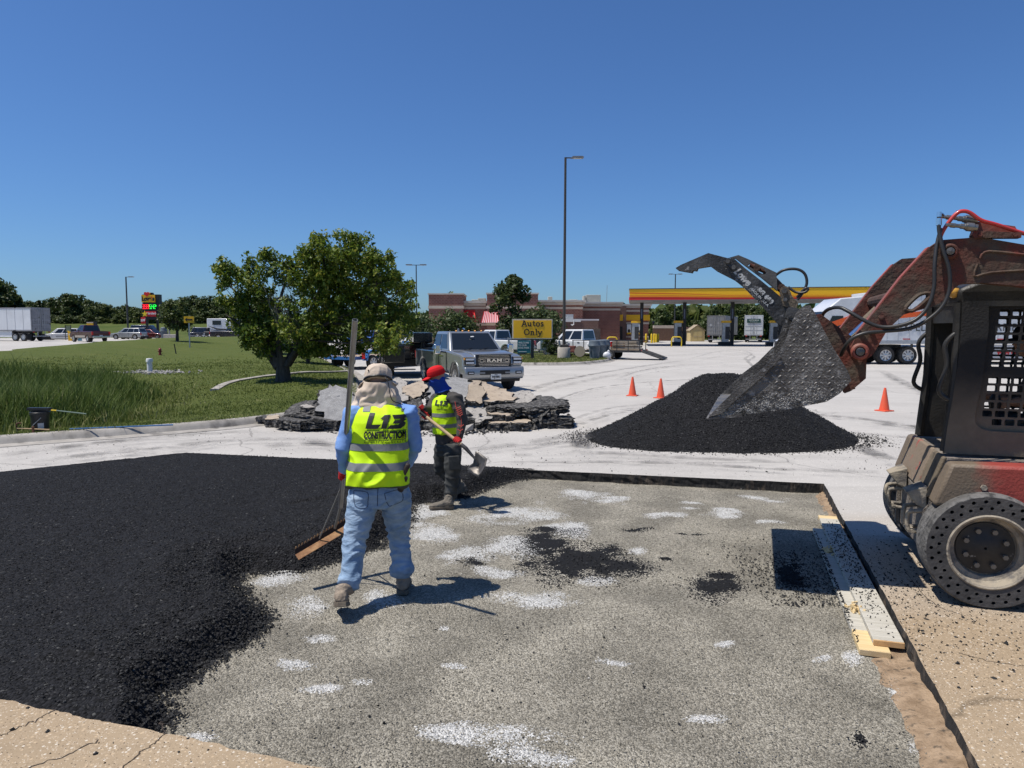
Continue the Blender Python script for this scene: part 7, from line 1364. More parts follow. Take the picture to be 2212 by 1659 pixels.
# --- quick hitch and bucket
b = MB(); b.prism([(.945, 1.50), (1.19, 2.11), (1.14, 2.12), (.88, 1.92), (.80, 1.80), (.80, 1.62), (.90, 1.52)], 'y', .50, .62); b.prism([(.945, 1.50), (1.19, 2.11), (1.14, 2.12), (.88, 1.92), (.80, 1.80), (.80, 1.62), (.90, 1.52)], 'y', -.62, -.50); b.box((.93, 0, 1.62), (.06, 1.2, .2), rot=Matrix.Rotation(R(20), 3, 'Y')); b.build('quick_hitch', MRUST, SK)
BK = [(1.332, 2.118), (1.285, 2.17), (1.238, 2.179), (1.198, 2.117), (1.068, 1.862), (.957, 1.682), (.937, 1.621), (1.012, 1.524), (1.101, 1.459), (1.362, 1.395), (1.731, 1.33), (1.948, 1.308), (1.90, 1.36), (1.736, 1.535), (1.585, 1.66), (1.453, 1.806), (1.402, 1.901), (1.356, 2.06)]
BW = .92
bk = plate(BK, [], BW - .012, BW + .012, SK, 'bucket_side', MBUCK); bk2 = plate(BK, [], -BW - .012, -BW + .012, SK, 'bucket_side', MBUCK)
shell = [(1.238, 2.172), (1.198, 2.112), (1.068, 1.860), (.960, 1.680), (.942, 1.622), (1.014, 1.528), (1.102, 1.463), (1.362, 1.399), (1.731, 1.334), (1.944, 1.312)]
inner = [(x + .016 * (1 if i < 6 else 0), z + (.016 if i > 4 else 0.0)) for i, (x, z) in enumerate(shell)]
b = MB(); b.prism(shell + inner[::-1], 'y', -BW + .013, BW - .013); b.build('bucket_shell', MBUCK, SK, smooth=30)
b = MB(); b.prism([(1.70, 1.322), (1.955, 1.292), (1.965, 1.302), (1.70, 1.352)], 'y', -BW - .02, BW + .02); b.build('cutting_edge', MBUCK, SK)
for s in (1, -1):      # doubled edge strip along the open side
    y0, y1 = (BW + .013, BW + .03) if s > 0 else (-BW - .03, -BW - .013)
    e = [(1.948, 1.312), (1.90, 1.372), (1.736, 1.547), (1.585, 1.672), (1.453, 1.818)]; f = [(1.425, 1.79), (1.555, 1.64), (1.70, 1.50), (1.85, 1.345)]
    plate(e + f, [], y0, y1, SK, 'side_cutter', MBUCK)
b = MB(); cy = BW + .012
for i in range(26):
    for j in range(20):
        x = .95 + .046 * i + (.023 if j % 2 else 0); z = 1.32 + .046 * j
        P = np.array([[x, z]])
        if not inside(P, BK)[0] or dist_line(P, BK, True)[0] < .035: continue
        if z < 1.44 + .05 * math.sin(9 * x) or (x > 1.52 + .03 * math.sin(20 * z)): continue
        if dist_line(P, [(1.948, 1.312), (1.736, 1.547), (1.585, 1.672), (1.453, 1.818)])[0] < .07: continue
        b.ell((x, cy, z), (.0165, .0035, .0058), 8, 4, rot=Matrix.Rotation(R(38 if (i + j) % 2 else -42), 3, 'Y'))
tag(b.build('tread_pattern', M('tread_steel', (.115, .108, .10), .42, .35, col2=(.24, .225, .21), vs=9), bk, smooth=60), kind='stuff')
P = np.c_[rng.uniform(.95, 1.95, 16000), rng.uniform(1.3, 1.75, 16000)]; k = inside(P, BK); P = P[k]; k = rng.uniform(0, 1, len(P)) < np.clip(1.15 - (P[:, 1] - 1.34 + .12 * (P[:, 0] - 1.5)) * 5.5 + .8 * (fbm(P, 9, 3) - .5), 0, 1); P = P[k]
o = stones('crust', np.c_[P[:, 0], np.full(len(P), cy), P[:, 1]], rng.uniform(.005, .015, len(P)), MCRUST, parent=bk, lift=0); tag(o, kind='stuff')
P = np.c_[rng.uniform(1.3, 1.93, 2500), rng.uniform(-.9, .9, 2500)]; o = stones('load', np.c_[P, 1.40 - .155 * (P[:, 0] - 1.362)], rng.uniform(.01, .03, 2500), MSTB, parent=SK); tag(o, kind='stuff')
# clamp jaw over the bucket
J0, J1 = -.02, .15
jaw = [(2.308, 2.545), (2.26, 2.573), (2.028, 2.668), (1.868, 2.62), (1.80, 2.605), (1.72, 2.53), (1.585, 2.42), (1.447, 2.300), (1.335, 2.195), (1.30, 2.14), (1.31, 2.08), (1.345, 2.035), (1.40, 2.028), (1.44, 2.049), (1.56, 2.19), (1.719, 2.362), (1.80, 2.43), (1.955, 2.515), (2.012, 2.56), (2.12, 2.545), (2.13, 2.52), (2.16, 2.525), (2.17, 2.505), (2.24, 2.518), (2.295, 2.53)]
MJAW = M('scratched_black', (.030, .029, .028), .45, .25, col2=(.095, .092, .088), vs=5, lo=.42, hi=.68, bump=.35, bs=50, third=(.30, .29, .28), ts=22, tlo=.61, thi=.72)
for y0, y1 in ((J1 - .025, J1), (J0, J0 + .025)): plate(jaw, [], y0, y1, SK, 'jaw_plate', MJAW)
b = MB(); b.prism([(1.955, 2.52), (2.012, 2.565), (2.26, 2.525), (2.30, 2.545), (2.03, 2.60), (1.94, 2.55)], 'y', J0 + .026, J1 - .026); b.prism([(1.40, 2.04), (1.719, 2.375), (1.70, 2.39), (1.38, 2.06)], 'y', J0 + .026, J1 - .026); b.prism([(1.80, 2.58), (1.868, 2.615), (2.02, 2.66), (2.02, 2.64), (1.86, 2.59)], 'y', J0 + .026, J1 - .026); b.build('jaw_web', MJAW, SK)
MJB = M('jaw_grey', (.075, .071, .066), .5, .3, col2=(.125, .12, .112), vs=5, bump=.2, bs=50)
hs2 = [(1.86, 2.622), (1.775, 2.645), (1.70, 2.61), (1.46, 2.485), (1.447, 2.33), (1.585, 2.45), (1.72, 2.555), (1.80, 2.62)]; slit = curve2([(1.70, 2.555), (1.665, 2.575), (1.60, 2.545), (1.545, 2.49), (1.565, 2.475), (1.64, 2.515), (1.70, 2.555)], 3)[:-1]
for y0, y1 in ((J1 - .05, J1 - .028), (J0 + .028, J0 + .05)): plate(hs2, [slit], y0, y1, SK, 'housing', MJB)
link = curve2([(1.885, 2.60), (1.86, 2.615), (1.835, 2.60), (1.79, 2.54), (1.785, 2.515), (1.80, 2.505), (1.825, 2.515), (1.88, 2.575), (1.885, 2.60)], 3)[:-1]; plate(link, [], J1 + .002, J1 + .02, SK, 'jaw_link', MJAW)
for x, z in ((1.86, 2.588), (1.81, 2.535)): bolt(SK, x, J1 + .02, z, .02, .018, MJB)
b = MB(); b.cyl((1.55, .065, 2.50), (1.36, .065, 2.29), .035, n=14); b.cyl((1.68, .065, 2.56), (1.55, .065, 2.50), .02, n=10); b.build('cylinder', MRUST, SK, smooth=40); b = MB(); b.cyl((1.62, .0, 2.53), (1.62, .13, 2.53), .028, n=12); b.cyl((1.415, .02, 2.36), (1.415, .12, 2.36), .03, n=12); b.build('pin', MRUST, SK, smooth=40)
ear = curve2([(1.43, 2.30), (1.425, 2.345), (1.395, 2.365), (1.36, 2.35), (1.33, 2.28), (1.28, 2.22)], 3) + [(1.30, 2.16), (1.40, 2.20)]; plate(ear, [], J1 + .003, J1 + .028, SK, 'jaw_ear', MOLIV); bolt(SK, 1.393, J1 + .028, 2.325, .024, .015, MJB); bolt(SK, 1.385, J1 + .028, 2.25, .018, .015, MSTEEL)
ear2 = curve2([(1.38, 2.10), (1.37, 2.17), (1.33, 2.185), (1.27, 2.17)], 3) + [(1.20, 2.16), (1.20, 2.08), (1.30, 2.06)]; plate(ear2, [], J1 + .03, J1 + .055, SK, 'jaw_hinge', MJB); plate(ear2, [], J0 - .05, J0 - .025, SK, 'jaw_hinge', MJB); bolt(SK, 1.335, J1 + .055, 2.125, .032, .012, MJB)
hose([(1.47, .10, 2.46), (1.40, .12, 2.505), (1.30, .12, 2.51), (1.235, .12, 2.47), (1.215, .12, 2.39), (1.245, .12, 2.31), (1.285, .12, 2.25)], .012, MHOSE); hose([(1.36, .10, 2.36), (1.30, .12, 2.315), (1.235, .14, 2.31), (1.205, .14, 2.335), (1.225, .14, 2.345), (1.26, .13, 2.31), (1.29, .12, 2.27)], .011, MHOSE)
# worn white stencil on the jaw
mt_ = M('worn_stencil', (.50, .50, .48), .7, col2=(.06, .06, .058), vs=30, lo=.5, hi=.6); d_ = Vector((-.60, 0, -.64)).normalized()
jl = frame((1.735, J1 + .003, 2.452), d_, Vector((-.64, 0, .60))); text('Lowe', .085, mt_, 'lettering', SK, jl, .004, .25, 1.0, 'CENTER', .002, .9)
jl = frame((1.545, J1 + .003, 2.285), d_, Vector((-.64, 0, .60))); text('SG 600', .052, mt_, 'lettering', SK, jl, .004, 0, 1.1, 'CENTER', .002, 1)
jl = frame((1.590, J1 + .003, 2.275), d_, Vector((-.64, 0, .60))); text('MADE IN U.S.A.', .030, mt_, 'lettering', SK, jl, .001, 0, 1.1, 'CENTER', .002, 1)
P = np.c_[rng.normal(0, .055, 320), rng.normal(0, .016, 320)]; w = np.array([Vector((1.66, J1, 2.40)) + d_ * p[0] * 1.9 + Vector((.64, 0, -.60)) * (.055 + p[1]) for p in P]); o = stones('scuff', w, rng.uniform(.003, .011, 320), M('worn_stencil', (.6, .6, .58), .7), parent=SK, flat=.5, lift=0); tag(o, kind='stuff')
# --- planks in the pit beside the cut
MPLK = M('grey_plank', (.40, .375, .31), .85, col2=(.52, .49, .42), vs=5, bump=.4, bs=30, stretch=(9, .6, 9), third=(.16, .14, .11), ts=3, tlo=.62, thi=.75); MPLY2 = M('fresh_pine', (.58, .42, .20), .7, col2=(.66, .51, .28), vs=3, stretch=(12, .5, 12)); MEND = M('end_grain', (.42, .24, .10), .8, col2=(.56, .36, .17), vs=8)
def plank(label, A, B, w, z, tip, mend):
    A = Vector(A); B = Vector(B); d = (B - A); L_ = d.length; t = empty('plank', (A.x, A.y, z), math.atan2(d.y, d.x), label, 'plank', None)
    b = MB(); b.box((L_ / 2 + tip / 2, 0, .019), (L_ - tip, w, .038)); b.build('board', MPLK, t, bevel=.004)
    b = MB(); b.box((tip / 2 - .001, 0, .0192), (tip - .006, w + .001, .0385)); b.build('clean_end', MPLY2 if tip > .05 else mend, t, bevel=.003); b = MB(); b.box((-.003, 0, .019), (.008, w - .004, .035)); b.build('end_grain', mend, t)
    if tip < .05: b = MB(); b.box((L_ + .06, 0, .019), (.13, w, .038)); b.build('clean_end', MPLY2, t, bevel=.003)
    return t
g1 = G(1890, 1419, -.12); g2 = G(1776, 1150, -.12); p1 = plank('lower weathered plank with a fresh yellow sawn end lying on the gravel', g1, g2 , .185, -.118, .33, M('pine_end', (.48, .35, .18), .8, col2=(.58, .44, .26), vs=14))
g3 = G(1920, 1398, -.08); g4 = G(1790, 1128, -.08); p2 = plank('upper grey plank with a brown sawn end lying over the lower one', g3, g4, .185, -.0785, .012, MEND)
b = MB()
for (u, v) in ((1850, 1318), (1790, 1190)):
    c = G(u, v, -.075)
    for i in range(30): p = c + Vector((rng.normal(0, .03), rng.normal(0, .045), abs(rng.normal(0, .012)))); b.box(p, (.006 + .012 * rng.random(), .02 + .04 * rng.random(), .006 + .01 * rng.random()), rot=Matrix.Rotation(rng.uniform(0, 6.3), 3, 'Z') @ Matrix.Rotation(rng.normal(0, .5), 3, 'X'))
tag(b.build('wood_splinters', MPLY2), 'splintered wood chips on the planks', 'splinters', kind='stuff')
Q = []
for i in range(620):
    t_ = rng.beta(2.2, 2.0); e = rng.normal(0, .05); d = (g4 - g3); q = g3 + d * t_ + Vector((-d.y, d.x, 0)).normalized() * e; Q.append((q.x, q.y, -.039))
for i in range(420):
    t_ = rng.beta(2, 2); e = .07 + abs(rng.normal(0, .02)); d = (g2 - g1); q = g1 + d * t_ + Vector((-d.y, d.x, 0)).normalized() * e; Q.append((q.x, q.y, -.079))
o = stones('plank_crumbs', np.array(Q), rng.uniform(.006, .02, len(Q)), MSTB); tag(o, 'black crumbs scattered over the two planks', 'asphalt crumbs', kind='stuff')
# ================================================================== heap of broken slabs: every slab a thing of its own
MSLAB = M('broken_concrete', (.27, .25, .225), .92, col2=(.36, .335, .30), vs=5, bump=.6, bs=30, third=(.14, .13, .12), ts=18, tlo=.56, thi=.68); MSLT = M('tan_slab', (.33, .265, .195), .92, col2=(.40, .33, .25), vs=4, bump=.4, bs=40, third=(.25, .2, .16), ts=14, tlo=.55, thi=.7)
MTAR = M('broken_asphalt', (.032, .030, .028), .9, col2=(.17, .162, .15), vs=16, lo=.45, hi=.65, bump=1.0, bs=28, bdist=.05, third=(.23, .22, .20), ts=40, tlo=.62, thi=.72); MSPK = M('speckled_slab', (.20, .195, .19), .9, col2=(.29, .285, .275), vs=8, bump=.7, bs=60, third=(.48, .475, .46), ts=60, tlo=.60, thi=.66)
def slab(label, pts, th, mats, cat='rubble slab', name='rubble_chunk', rough=.048, tilt=None):
    # pts: world corners of the top face in order; th: thickness; body dark and ragged, top skin paler
    P = [Vector(p) for p in pts]; c = sum(P, Vector()) / len(P); n = Vector((0, 0, 0))
    for i in range(len(P)): n += (P[i] - c).cross(P[(i + 1) % len(P)] - c)
    n.normalize(); n = n if (n.z > 0 or (abs(n.z) < .2 and n.y < 0)) else -n
    t = empty(name, (c.x, c.y, 0), 0, label, cat, 'broken slabs in the rubble heap'); t['kind'] = 'thing'; x = (P[0] - c).normalized(); y = n.cross(x)
    poly = [((p - c).dot(x), (p - c).dot(y)) for p in P]; ring = []
    for i in range(len(poly)):
        a, b = Vector(poly[i]), Vector(poly[(i + 1) % len(poly)]); k = max(2, int((b - a).length / .07))
        for j in range(k): q = a.lerp(b, j / k); w = 0 if j == 0 else rough * .8; ring.append((q.x + rng.normal(0, w), q.y + rng.normal(0, w)))
    o3 = Vector((c.x, c.y, 0)); L3 = lambda q, d, s=1.: (c + x * q[0] * s + y * q[1] * s - n * d) - o3
    rows = []
    for k, f in enumerate((.0, .08, .2, .33, .46, .6, .74, .88, 1.0)):
        rows.append([L3(q, th * f + (rng.normal(0, rough * .3) if 0 < k < 8 else 0), (1 + rng.normal(0, rough * 1.2) + (.02 if 0 < k < 8 else 0)) if k else 1.0) for q in ring])
    b = MB(); b.rings(rows, 0, False); nn = len(ring); V, F = cdt(ring, [], None)
    if len(V) == nn:
        b.add([L3(q, th) for q in ring], [tuple(f) for f in F])
    body = b.build('broken_body', mats[1], t, smooth=30)
    g = [q for q in [(rng.uniform(-2, 2), rng.uniform(-2, 2)) for _ in range(900)] if inside(np.array([q]), ring)[0]][:60]
    V, F = cdt(ring, [], g); b = MB(); b.add([L3((q[0], q[1]), -.002 - abs(rng.normal(0, .010))) for q in V], [tuple(f) for f in F]); b.build('top_skin', mats[0], t, smooth=40); return t
CT = (MSPK, MTAR); TT = (MSLT, MTAR); AT = (MTAR, MTAR); GT = (MSLAB, MTAR)
def pq(*a): return [D(u, v, Y) for u, v, Y in a]
slab('big pale slab standing on edge at the left of the rubble heap', pq((683, 880, 14.3), (690, 840, 14.7), (712, 829, 14.9), (735, 838, 14.9), (766, 856, 14.8), (768, 900, 14.2), (745, 912, 13.9), (712, 905, 14.0)), .13, CT)
slab('dark ragged slab lying under the big pale slab', pq((640, 893, 14.3), (660, 889, 14.9), (760, 905, 14.6), (765, 918, 13.9), (690, 905, 13.8)), .18, AT)
slab('black broken layer at the far left end of the heap', pq((615, 898, 14.6), (628, 874, 15.4), (655, 871, 15.5), (682, 873, 15.3), (690, 882, 14.5), (648, 885, 14.3)), .2, AT)
slab('thin pale-topped slab stacked on the left end of the heap', pq((650, 880, 14.5), (660, 874, 15.1), (686, 876, 15.0), (684, 882, 14.4)), .12, GT)
slab('low dark slab along the front left foot of the heap', pq((600, 909, 14.0), (610, 901, 14.7), (690, 900, 14.5), (706, 909, 13.9), (660, 910, 13.7)), .16, AT)
slab('small tan block beside the kerb end', pq((573, 906, 14.4), (581, 899, 14.9), (603, 898, 14.9), (601, 906, 14.3)), .17, TT)
slab('flat dark flake lying over the kerb end', pq((553, 902, 14.8), (568, 896, 15.2), (586, 900, 15.0), (580, 907, 14.5)), .07, AT)
slab('pale jagged slab behind the hooded worker', pq((835, 850, 15.2), (842, 822, 15.9), (862, 815, 16.1), (880, 828, 15.8), (887, 856, 15.1), (870, 868, 14.8)), .14, GT)
slab('tan square-edged slab between the two workers', pq((868, 850, 15.2), (876, 834, 15.6), (912, 822, 15.9), (922, 838, 15.7), (912, 850, 15.2), (892, 858, 14.9)), .16, TT)
slab('dark crazed slab low between the two workers', pq((865, 890, 14.3), (880, 868, 14.7), (905, 862, 14.9), (925, 880, 14.5), (915, 905, 14.0)), .2, AT)
slab('grey slab leaning behind the worker in the red cap', pq((925, 860, 15.0), (928, 838, 15.5), (945, 826, 15.9), (985, 812, 16.2), (1010, 818, 16.2), (1024, 834, 16.0), (1020, 850, 15.6), (990, 870, 15.0)), .14, CT)
slab('flat pale slab at the foot of the heap behind the shovel', pq((865, 905, 14.2), (880, 897, 14.9), (940, 899, 14.7), (938, 912, 13.9)), .2, GT)
slab('cracked tan slab on top at the right of the heap', pq((1024, 842, 15.3), (1036, 823, 15.9), (1060, 832, 15.7), (1108, 852, 15.2), (1112, 862, 14.9), (1076, 866, 14.7), (1040, 866, 14.7)), .16, TT)
slab('grey tilted slab below the cracked tan one', pq((1000, 900, 14.3), (1012, 862, 14.9), (1030, 858, 15.0), (1050, 885, 14.5), (1062, 905, 14.1), (1035, 910, 14.0)), .18, GT)
slab('pale square-ended slab leaning over the long black slab', pq((1085, 868, 14.9), (1098, 850, 15.3), (1140, 846, 15.5), (1158, 858, 15.1), (1140, 872, 14.7)), .15, GT)
slab('upright tan piece wedged beside the red-capped worker', pq((1006, 862, 14.6), (1012, 832, 14.9), (1034, 822, 15.0), (1046, 846, 14.8), (1036, 872, 14.5)), .15, TT)
slab('long black layered slab reaching right across the heap', pq((1045, 880, 14.5), (1080, 862, 15.1), (1130, 852, 15.5), (1180, 858, 15.4), (1226, 868, 15.0), (1222, 880, 14.5), (1150, 876, 14.3)), .17, AT)
slab('middle slab of the right-hand stack with a pale top', pq((1128, 889, 14.5), (1150, 880, 15.1), (1205, 879, 15.2), (1204, 886, 14.4)), .22, GT)
slab('lowest slab at the right end of the heap', pq((1150, 905, 14.2), (1165, 897, 14.9), (1236, 899, 14.9), (1234, 906, 14.2)), .2, AT)
slab('tan wedge resting on the lower tan slab', pq((1052, 895, 14.2), (1058, 888, 14.6), (1105, 889, 14.6), (1104, 898, 14.1)), .16, TT)
slab('long low tan slab at the front right of the heap', pq((1055, 915, 13.9), (1065, 906, 14.5), (1145, 905, 14.5), (1140, 914, 13.8)), .20, TT)
slab('dark core slab buried in the middle of the heap', pq((970, 900, 14.2), (985, 875, 15.0), (1060, 880, 14.9), (1060, 910, 14.1)), .35, AT)
slab('pale sliver lying low between the red gloves and the heap', pq((930, 880, 14.6), (950, 868, 15.0), (985, 880, 14.6), (965, 895, 14.2)), .25, GT)
slab('grey slab behind the right stack', pq((1100, 880, 15.6), (1110, 866, 16.1), (1180, 868, 16.0), (1190, 884, 15.4)), .3, AT)
P = []
for i in range(900):
    t_ = rng.random(); u = 570 + 660 * t_; v = 905 + 32 * math.sin(3.14 * t_) ** .5 - abs(rng.normal(0, 9)) + 4; q = G(u, v); P.append((q.x, q.y + rng.normal(0, .12), 0))
sz = rng.gamma(1.6, .028, len(P)) + .012; o = stones('rubble_bits', np.array(P), np.clip(sz, .01, .2), MTAR); tag(o, 'crumbled asphalt and soil round the foot of the rubble heap', 'rubble', kind='stuff')
P = np.c_[rng.uniform(-3.6, .9, 500), rng.uniform(14.2, 15.8, 500)]; o = stones('rubble_core', np.c_[P, rng.uniform(.0, .28, 500)], rng.uniform(.08, .3, 500), MTAR); tag(o, 'loose broken lumps packed between the slabs', 'rubble', kind='stuff')
for i, (u, v, s, l) in enumerate(((1012, 936, .20, 'brownish lump at the front foot of the heap, below the tan slabs'), (1075, 930, .16, 'small dark lump in front of the long tan slab'), (1110, 926, .13, 'little black lump right of the foot lumps'), (740, 925, .13, 'rounded lump in front of the big pale slab'), (705, 912, .24, 'brown soil lump left of the hooded worker'), (955, 925, .2, 'soil lump under the shovel handle'))):
    q = G(u, v); o = stones('rubble_lump', np.array([[0, 0, s * .3]]), s * 1.2, MTAR if i % 2 else MSLAB, var=.25); o.location = q; m = o.modifiers.new('s', 'SUBSURF'); m.levels = 2; m.render_levels = 2; m.subdivision_type = 'SIMPLE'; tag(o, l, 'rubble lump')
# things along the left kerb
qb = G(88, 932, .12); bu = empty('bucket', (qb.x, qb.y, .14), 0, 'black plastic bucket with a white label behind the left kerb', 'bucket'); MBP = M('black_plastic', (.014, .014, .015), .4)
b = MB(); b.lathe([(.135, 0), (.155, .30), (.165, .30), (.165, .34), (.158, .345), (.155, .36), (.148, .36), (.14, .05), (.01, .04)], 26); b.build('pail', MBP, bu, smooth=40); b = MB(); b.tube([(.10, -.125, .25), (-.02, -.17, .12), (-.12, -.13, .02)], .006, 5); b.build('bail_handle', MGAL, bu); b = MB()
b.rings([[(.148 * math.cos(R(a)) * (1 + z * .25), .148 * math.sin(R(a)) * (1 + z * .25), z + .03) for a in range(-72, -30, 6)] for z in (0, .12)], closed=False); b.build('label_sheet', M('label_grey', (.5, .5, .5), .6), bu)
tp = empty('broom', (qb.x + .15, qb.y, .515), R(-4), 'broom with a green and yellow handle laid across the black bucket', 'broom'); b = MB(); b.tube([(-.25, 0, .0), (.1, 0, .0), (.75, -.02, -.06)], .012, 6); b.build('handle', M('handle_green', (.12, .17, .13), .5), tp); b = MB(); b.tube([(.07, 0, .0), (.17, -.003, -.006)], .0135, 6); b.build('grip_band', MBYEL, tp); b = MB(); b.box((-.16, 0, .02), (.42, .1, .05)); [b.tube([(-.34 + i * .02, 0, .02), (-.40 + i * .022, rng.normal(0, .03), .03 + rng.normal(0, .012))], .004, 3) for i in range(14)]; b.build('head', MBP, tp)
pk_ = empty('pickaxe', (G(45, 936, .12).x, G(45, 936, .12).y, .15), R(2), 'pickaxe with a rusty head lying in the grass left of the bucket', 'pickaxe'); b = MB(); b.tube(smooth_line([Vector(q) for q in ((-.06, .02, .02), (-.075, .0, .12), (-.03, 0, .16), (.02, 0, .15))], 3), [.012] * 9 + [.006], 6); b.build('head', MRUST, pk_); b = MB(); b.tube([(-.06, 0, .06), (.5, .02, .03)], .014, 6); b.build('handle', M('handle_wood', (.36, .25, .13), .7), pk_)
sk2 = empty('wooden_stake', (G(72, 938, .12).x, G(72, 938, .12).y, .10), 0, 'short brown stake driven behind the left kerb', 'stake'); b = MB(); b.box((0, 0, .08), (.03, .03, .16)); b.build('peg', M('stake_brown', (.14, .06, .03), .8), sk2)
bpz = empty('blue_pipe', (G(150, 928, .15).x, G(150, 928, .15).y, .16), R(17), 'thin blue pole lying in the grass behind the kerb', 'pole'); b = MB(); b.cyl((0, 0, 0), (1.75, 0, .01), .014, n=8); b.build('tube', M('pole_blue', (.05, .14, .30), .4), bpz)
# hydrant, vent pipe, posts on the lawn
hz_ = lambda x, y: float(lawn_z([x], [y])[0])
hx = bl(346, 48); hy = empty('fire_hydrant', (hx, 48, hz_(hx, 48)), 0, 'dark red fire hydrant on the lawn beyond the reeds', 'hydrant'); hy.scale = (.8, .8, .8); b = MB(); b.lathe([(.14, 0), (.14, .06), (.10, .07), (.10, .42), (.13, .43), (.13, .47), (.11, .52), (.06, .58), (.03, .60), (.03, .65)], 14); b.build('barrel', M('hydrant_red', (.20, .022, .02), .5), hy, smooth=40); b = MB(); b.cyl((-.18, 0, .33), (.18, 0, .33), .05, n=10); b.cyl((0, 0, .33), (0, -.19, .33), .06, n=10); b.build('nozzle', M('hydrant_red', (.2, .02, .02), .5), hy)
vx = bl(322.5, 31); vp = empty('vent_pipe', (vx, 31, hz_(vx, 31) - .05), 0, 'short white capped pipe rising from grey stones past the reeds', 'pipe'); b = MB(); b.cyl((0, 0, 0), (0, 0, .62), .11, n=14); b.build('tube', MWHT, vp, smooth=40); b = MB(); b.lathe([(.135, .50), (.14, .60), (.12, .66), (.01, .67)], 14); b.build('cap', MWHT, vp, smooth=40)
P = np.c_[vx + .3 + rng.normal(0, .7, 200), 30.9 + rng.normal(0, .4, 200)]; o = stones('riprap', np.c_[P, lawn_z(P[:, 0], P[:, 1])], rng.uniform(.07, .19, 200), M('riprap_stone', (.22, .21, .20), .9, col2=(.32, .31, .29), vs=3)); tag(o, 'grey stones heaped round the white pipe', 'stones', kind='stuff')
for u, v0, v1, Y, l in ((381, 743, 770, 50, 'leaning black stake on the lawn left of the arrow sign'),):
    x = bl(u, Y); z = hz_(x, Y); t = empty('marker_stake', (x, Y, z), 0, l, 'stake'); b = MB(); b.tube([(0, 0, -.1), (-.12, 0, zz(v0, Y) - z)], .035, 6); b.build('rod', MBLK, t)
# ================================================================== people
MSKIN = M('skin', (.30, .17, .11), .55, col2=(.34, .19, .125), vs=8, bump=.15, bs=80)
def remesh(mb, name, mat, vox, it=6, parent=None, wr=None, fac=.5, smooth=True):
    me = mb.mesh(name, mat); o = bpy.data.objects.new(name, me); COL.objects.link(o)
    m = o.modifiers.new('r', 'REMESH'); m.mode = 'VOXEL'; m.voxel_size = vox; m.use_smooth_shade = True
    if it: s = o.modifiers.new('s', 'SMOOTH'); s.factor = fac; s.iterations = it
    bpy.context.view_layer.update(); ne = bpy.data.meshes.new_from_object(o.evaluated_get(bpy.context.evaluated_depsgraph_get())); bpy.data.objects.remove(o); ne.name = name
    ne.materials.clear(); [ne.materials.append(q) for q in (mat if isinstance(mat, (list, tuple)) else [mat])]
    if wr:
        n = len(ne.vertices); co = np.empty(n * 3, np.float32); ne.vertices.foreach_get('co', co); co = co.reshape(-1, 3); no = np.empty(n * 3, np.float32); ne.vertices.foreach_get('normal', no); no = no.reshape(-1, 3)
        d = np.array([wr(Vector(c)) for c in co]); co += no * d[:, None]; ne.vertices.foreach_set('co', co.ravel())
    ne.polygons.foreach_set('use_smooth', [True] * len(ne.polygons)); ne.update()
    o = bpy.data.objects.new(name, ne); COL.objects.link(o)
    if parent is not None: o.parent = parent
    return o
def ridge(p, sc, seed=0.): return 1 - abs(mnoise.noise(Vector((p[0] * sc[0] + seed, p[1] * sc[1], p[2] * sc[2])))) * 2
def folds(amp, sc, seed=0., sc2=None, a2=0.):
    sc2 = sc2 or tuple(q * 2.3 for q in sc)
    def f(p):
        w = Vector((p.x + .05 * mnoise.noise(p * 4), p.y, p.z + .06 * mnoise.noise(p * 5 + Vector((9, 0, 0)))))
        return amp * (max(0, ridge(w, sc, seed)) ** 2 - .35) + a2 * mnoise.noise(Vector((w.x * sc2[0], w.y * sc2[1], w.z * sc2[2] + seed)))
    return f
def limb(mb, pts, rad, n=14): mb.tube(pts, rad, n)
def spine(mb, rows, n=24, p=2.4):            # rows: (centre, rx, ry, yaw) stacked upwards
    rs = []
    for c, rx, ry, yaw in rows:
        ring = []
        for k in range(n):
            a = 6.28319 * k / n; ca, sa = math.cos(a), math.sin(a); x = rx * math.copysign(abs(ca) ** (2 / p), ca); y = ry * math.copysign(abs(sa) ** (2 / p), sa)
            ring.append(Vector(c) + Vector((x * math.cos(yaw) - y * math.sin(yaw), x * math.sin(yaw) + y * math.cos(yaw), 0)))
        rs.append(ring)
    mb.rings(rs)
def head_on(mb, c, fwd, up=Vector((0, 0, 1)), s=1.):      # skull, jaw, nose, ears
    f = Vector(fwd).normalized(); r = f.cross(up).normalized(); u = r.cross(f); m = Matrix((r, f, u)).transposed(); c = Vector(c)
    P = lambda x, y, z: c + m @ (Vector((x, y, z)) * s)
    mb.ell(P(0, -.01, .02), (.075 * s, .095 * s, .105 * s), 18, 12, rot=m); mb.ell(P(0, .025, -.055), (.058 * s, .065 * s, .065 * s), 14, 10, rot=m); mb.ell(P(0, .092, -.012), (.014 * s, .022 * s, .026 * s), 8, 6, rot=m); mb.ell(P(0, .07, -.065), (.028 * s, .02 * s, .012 * s), 8, 6, rot=m)
    for q in (-1, 1): mb.ell(P(q * .078, -.01, -.005), (.012 * s, .022 * s, .034 * s), 8, 6, rot=m)
    return P, m
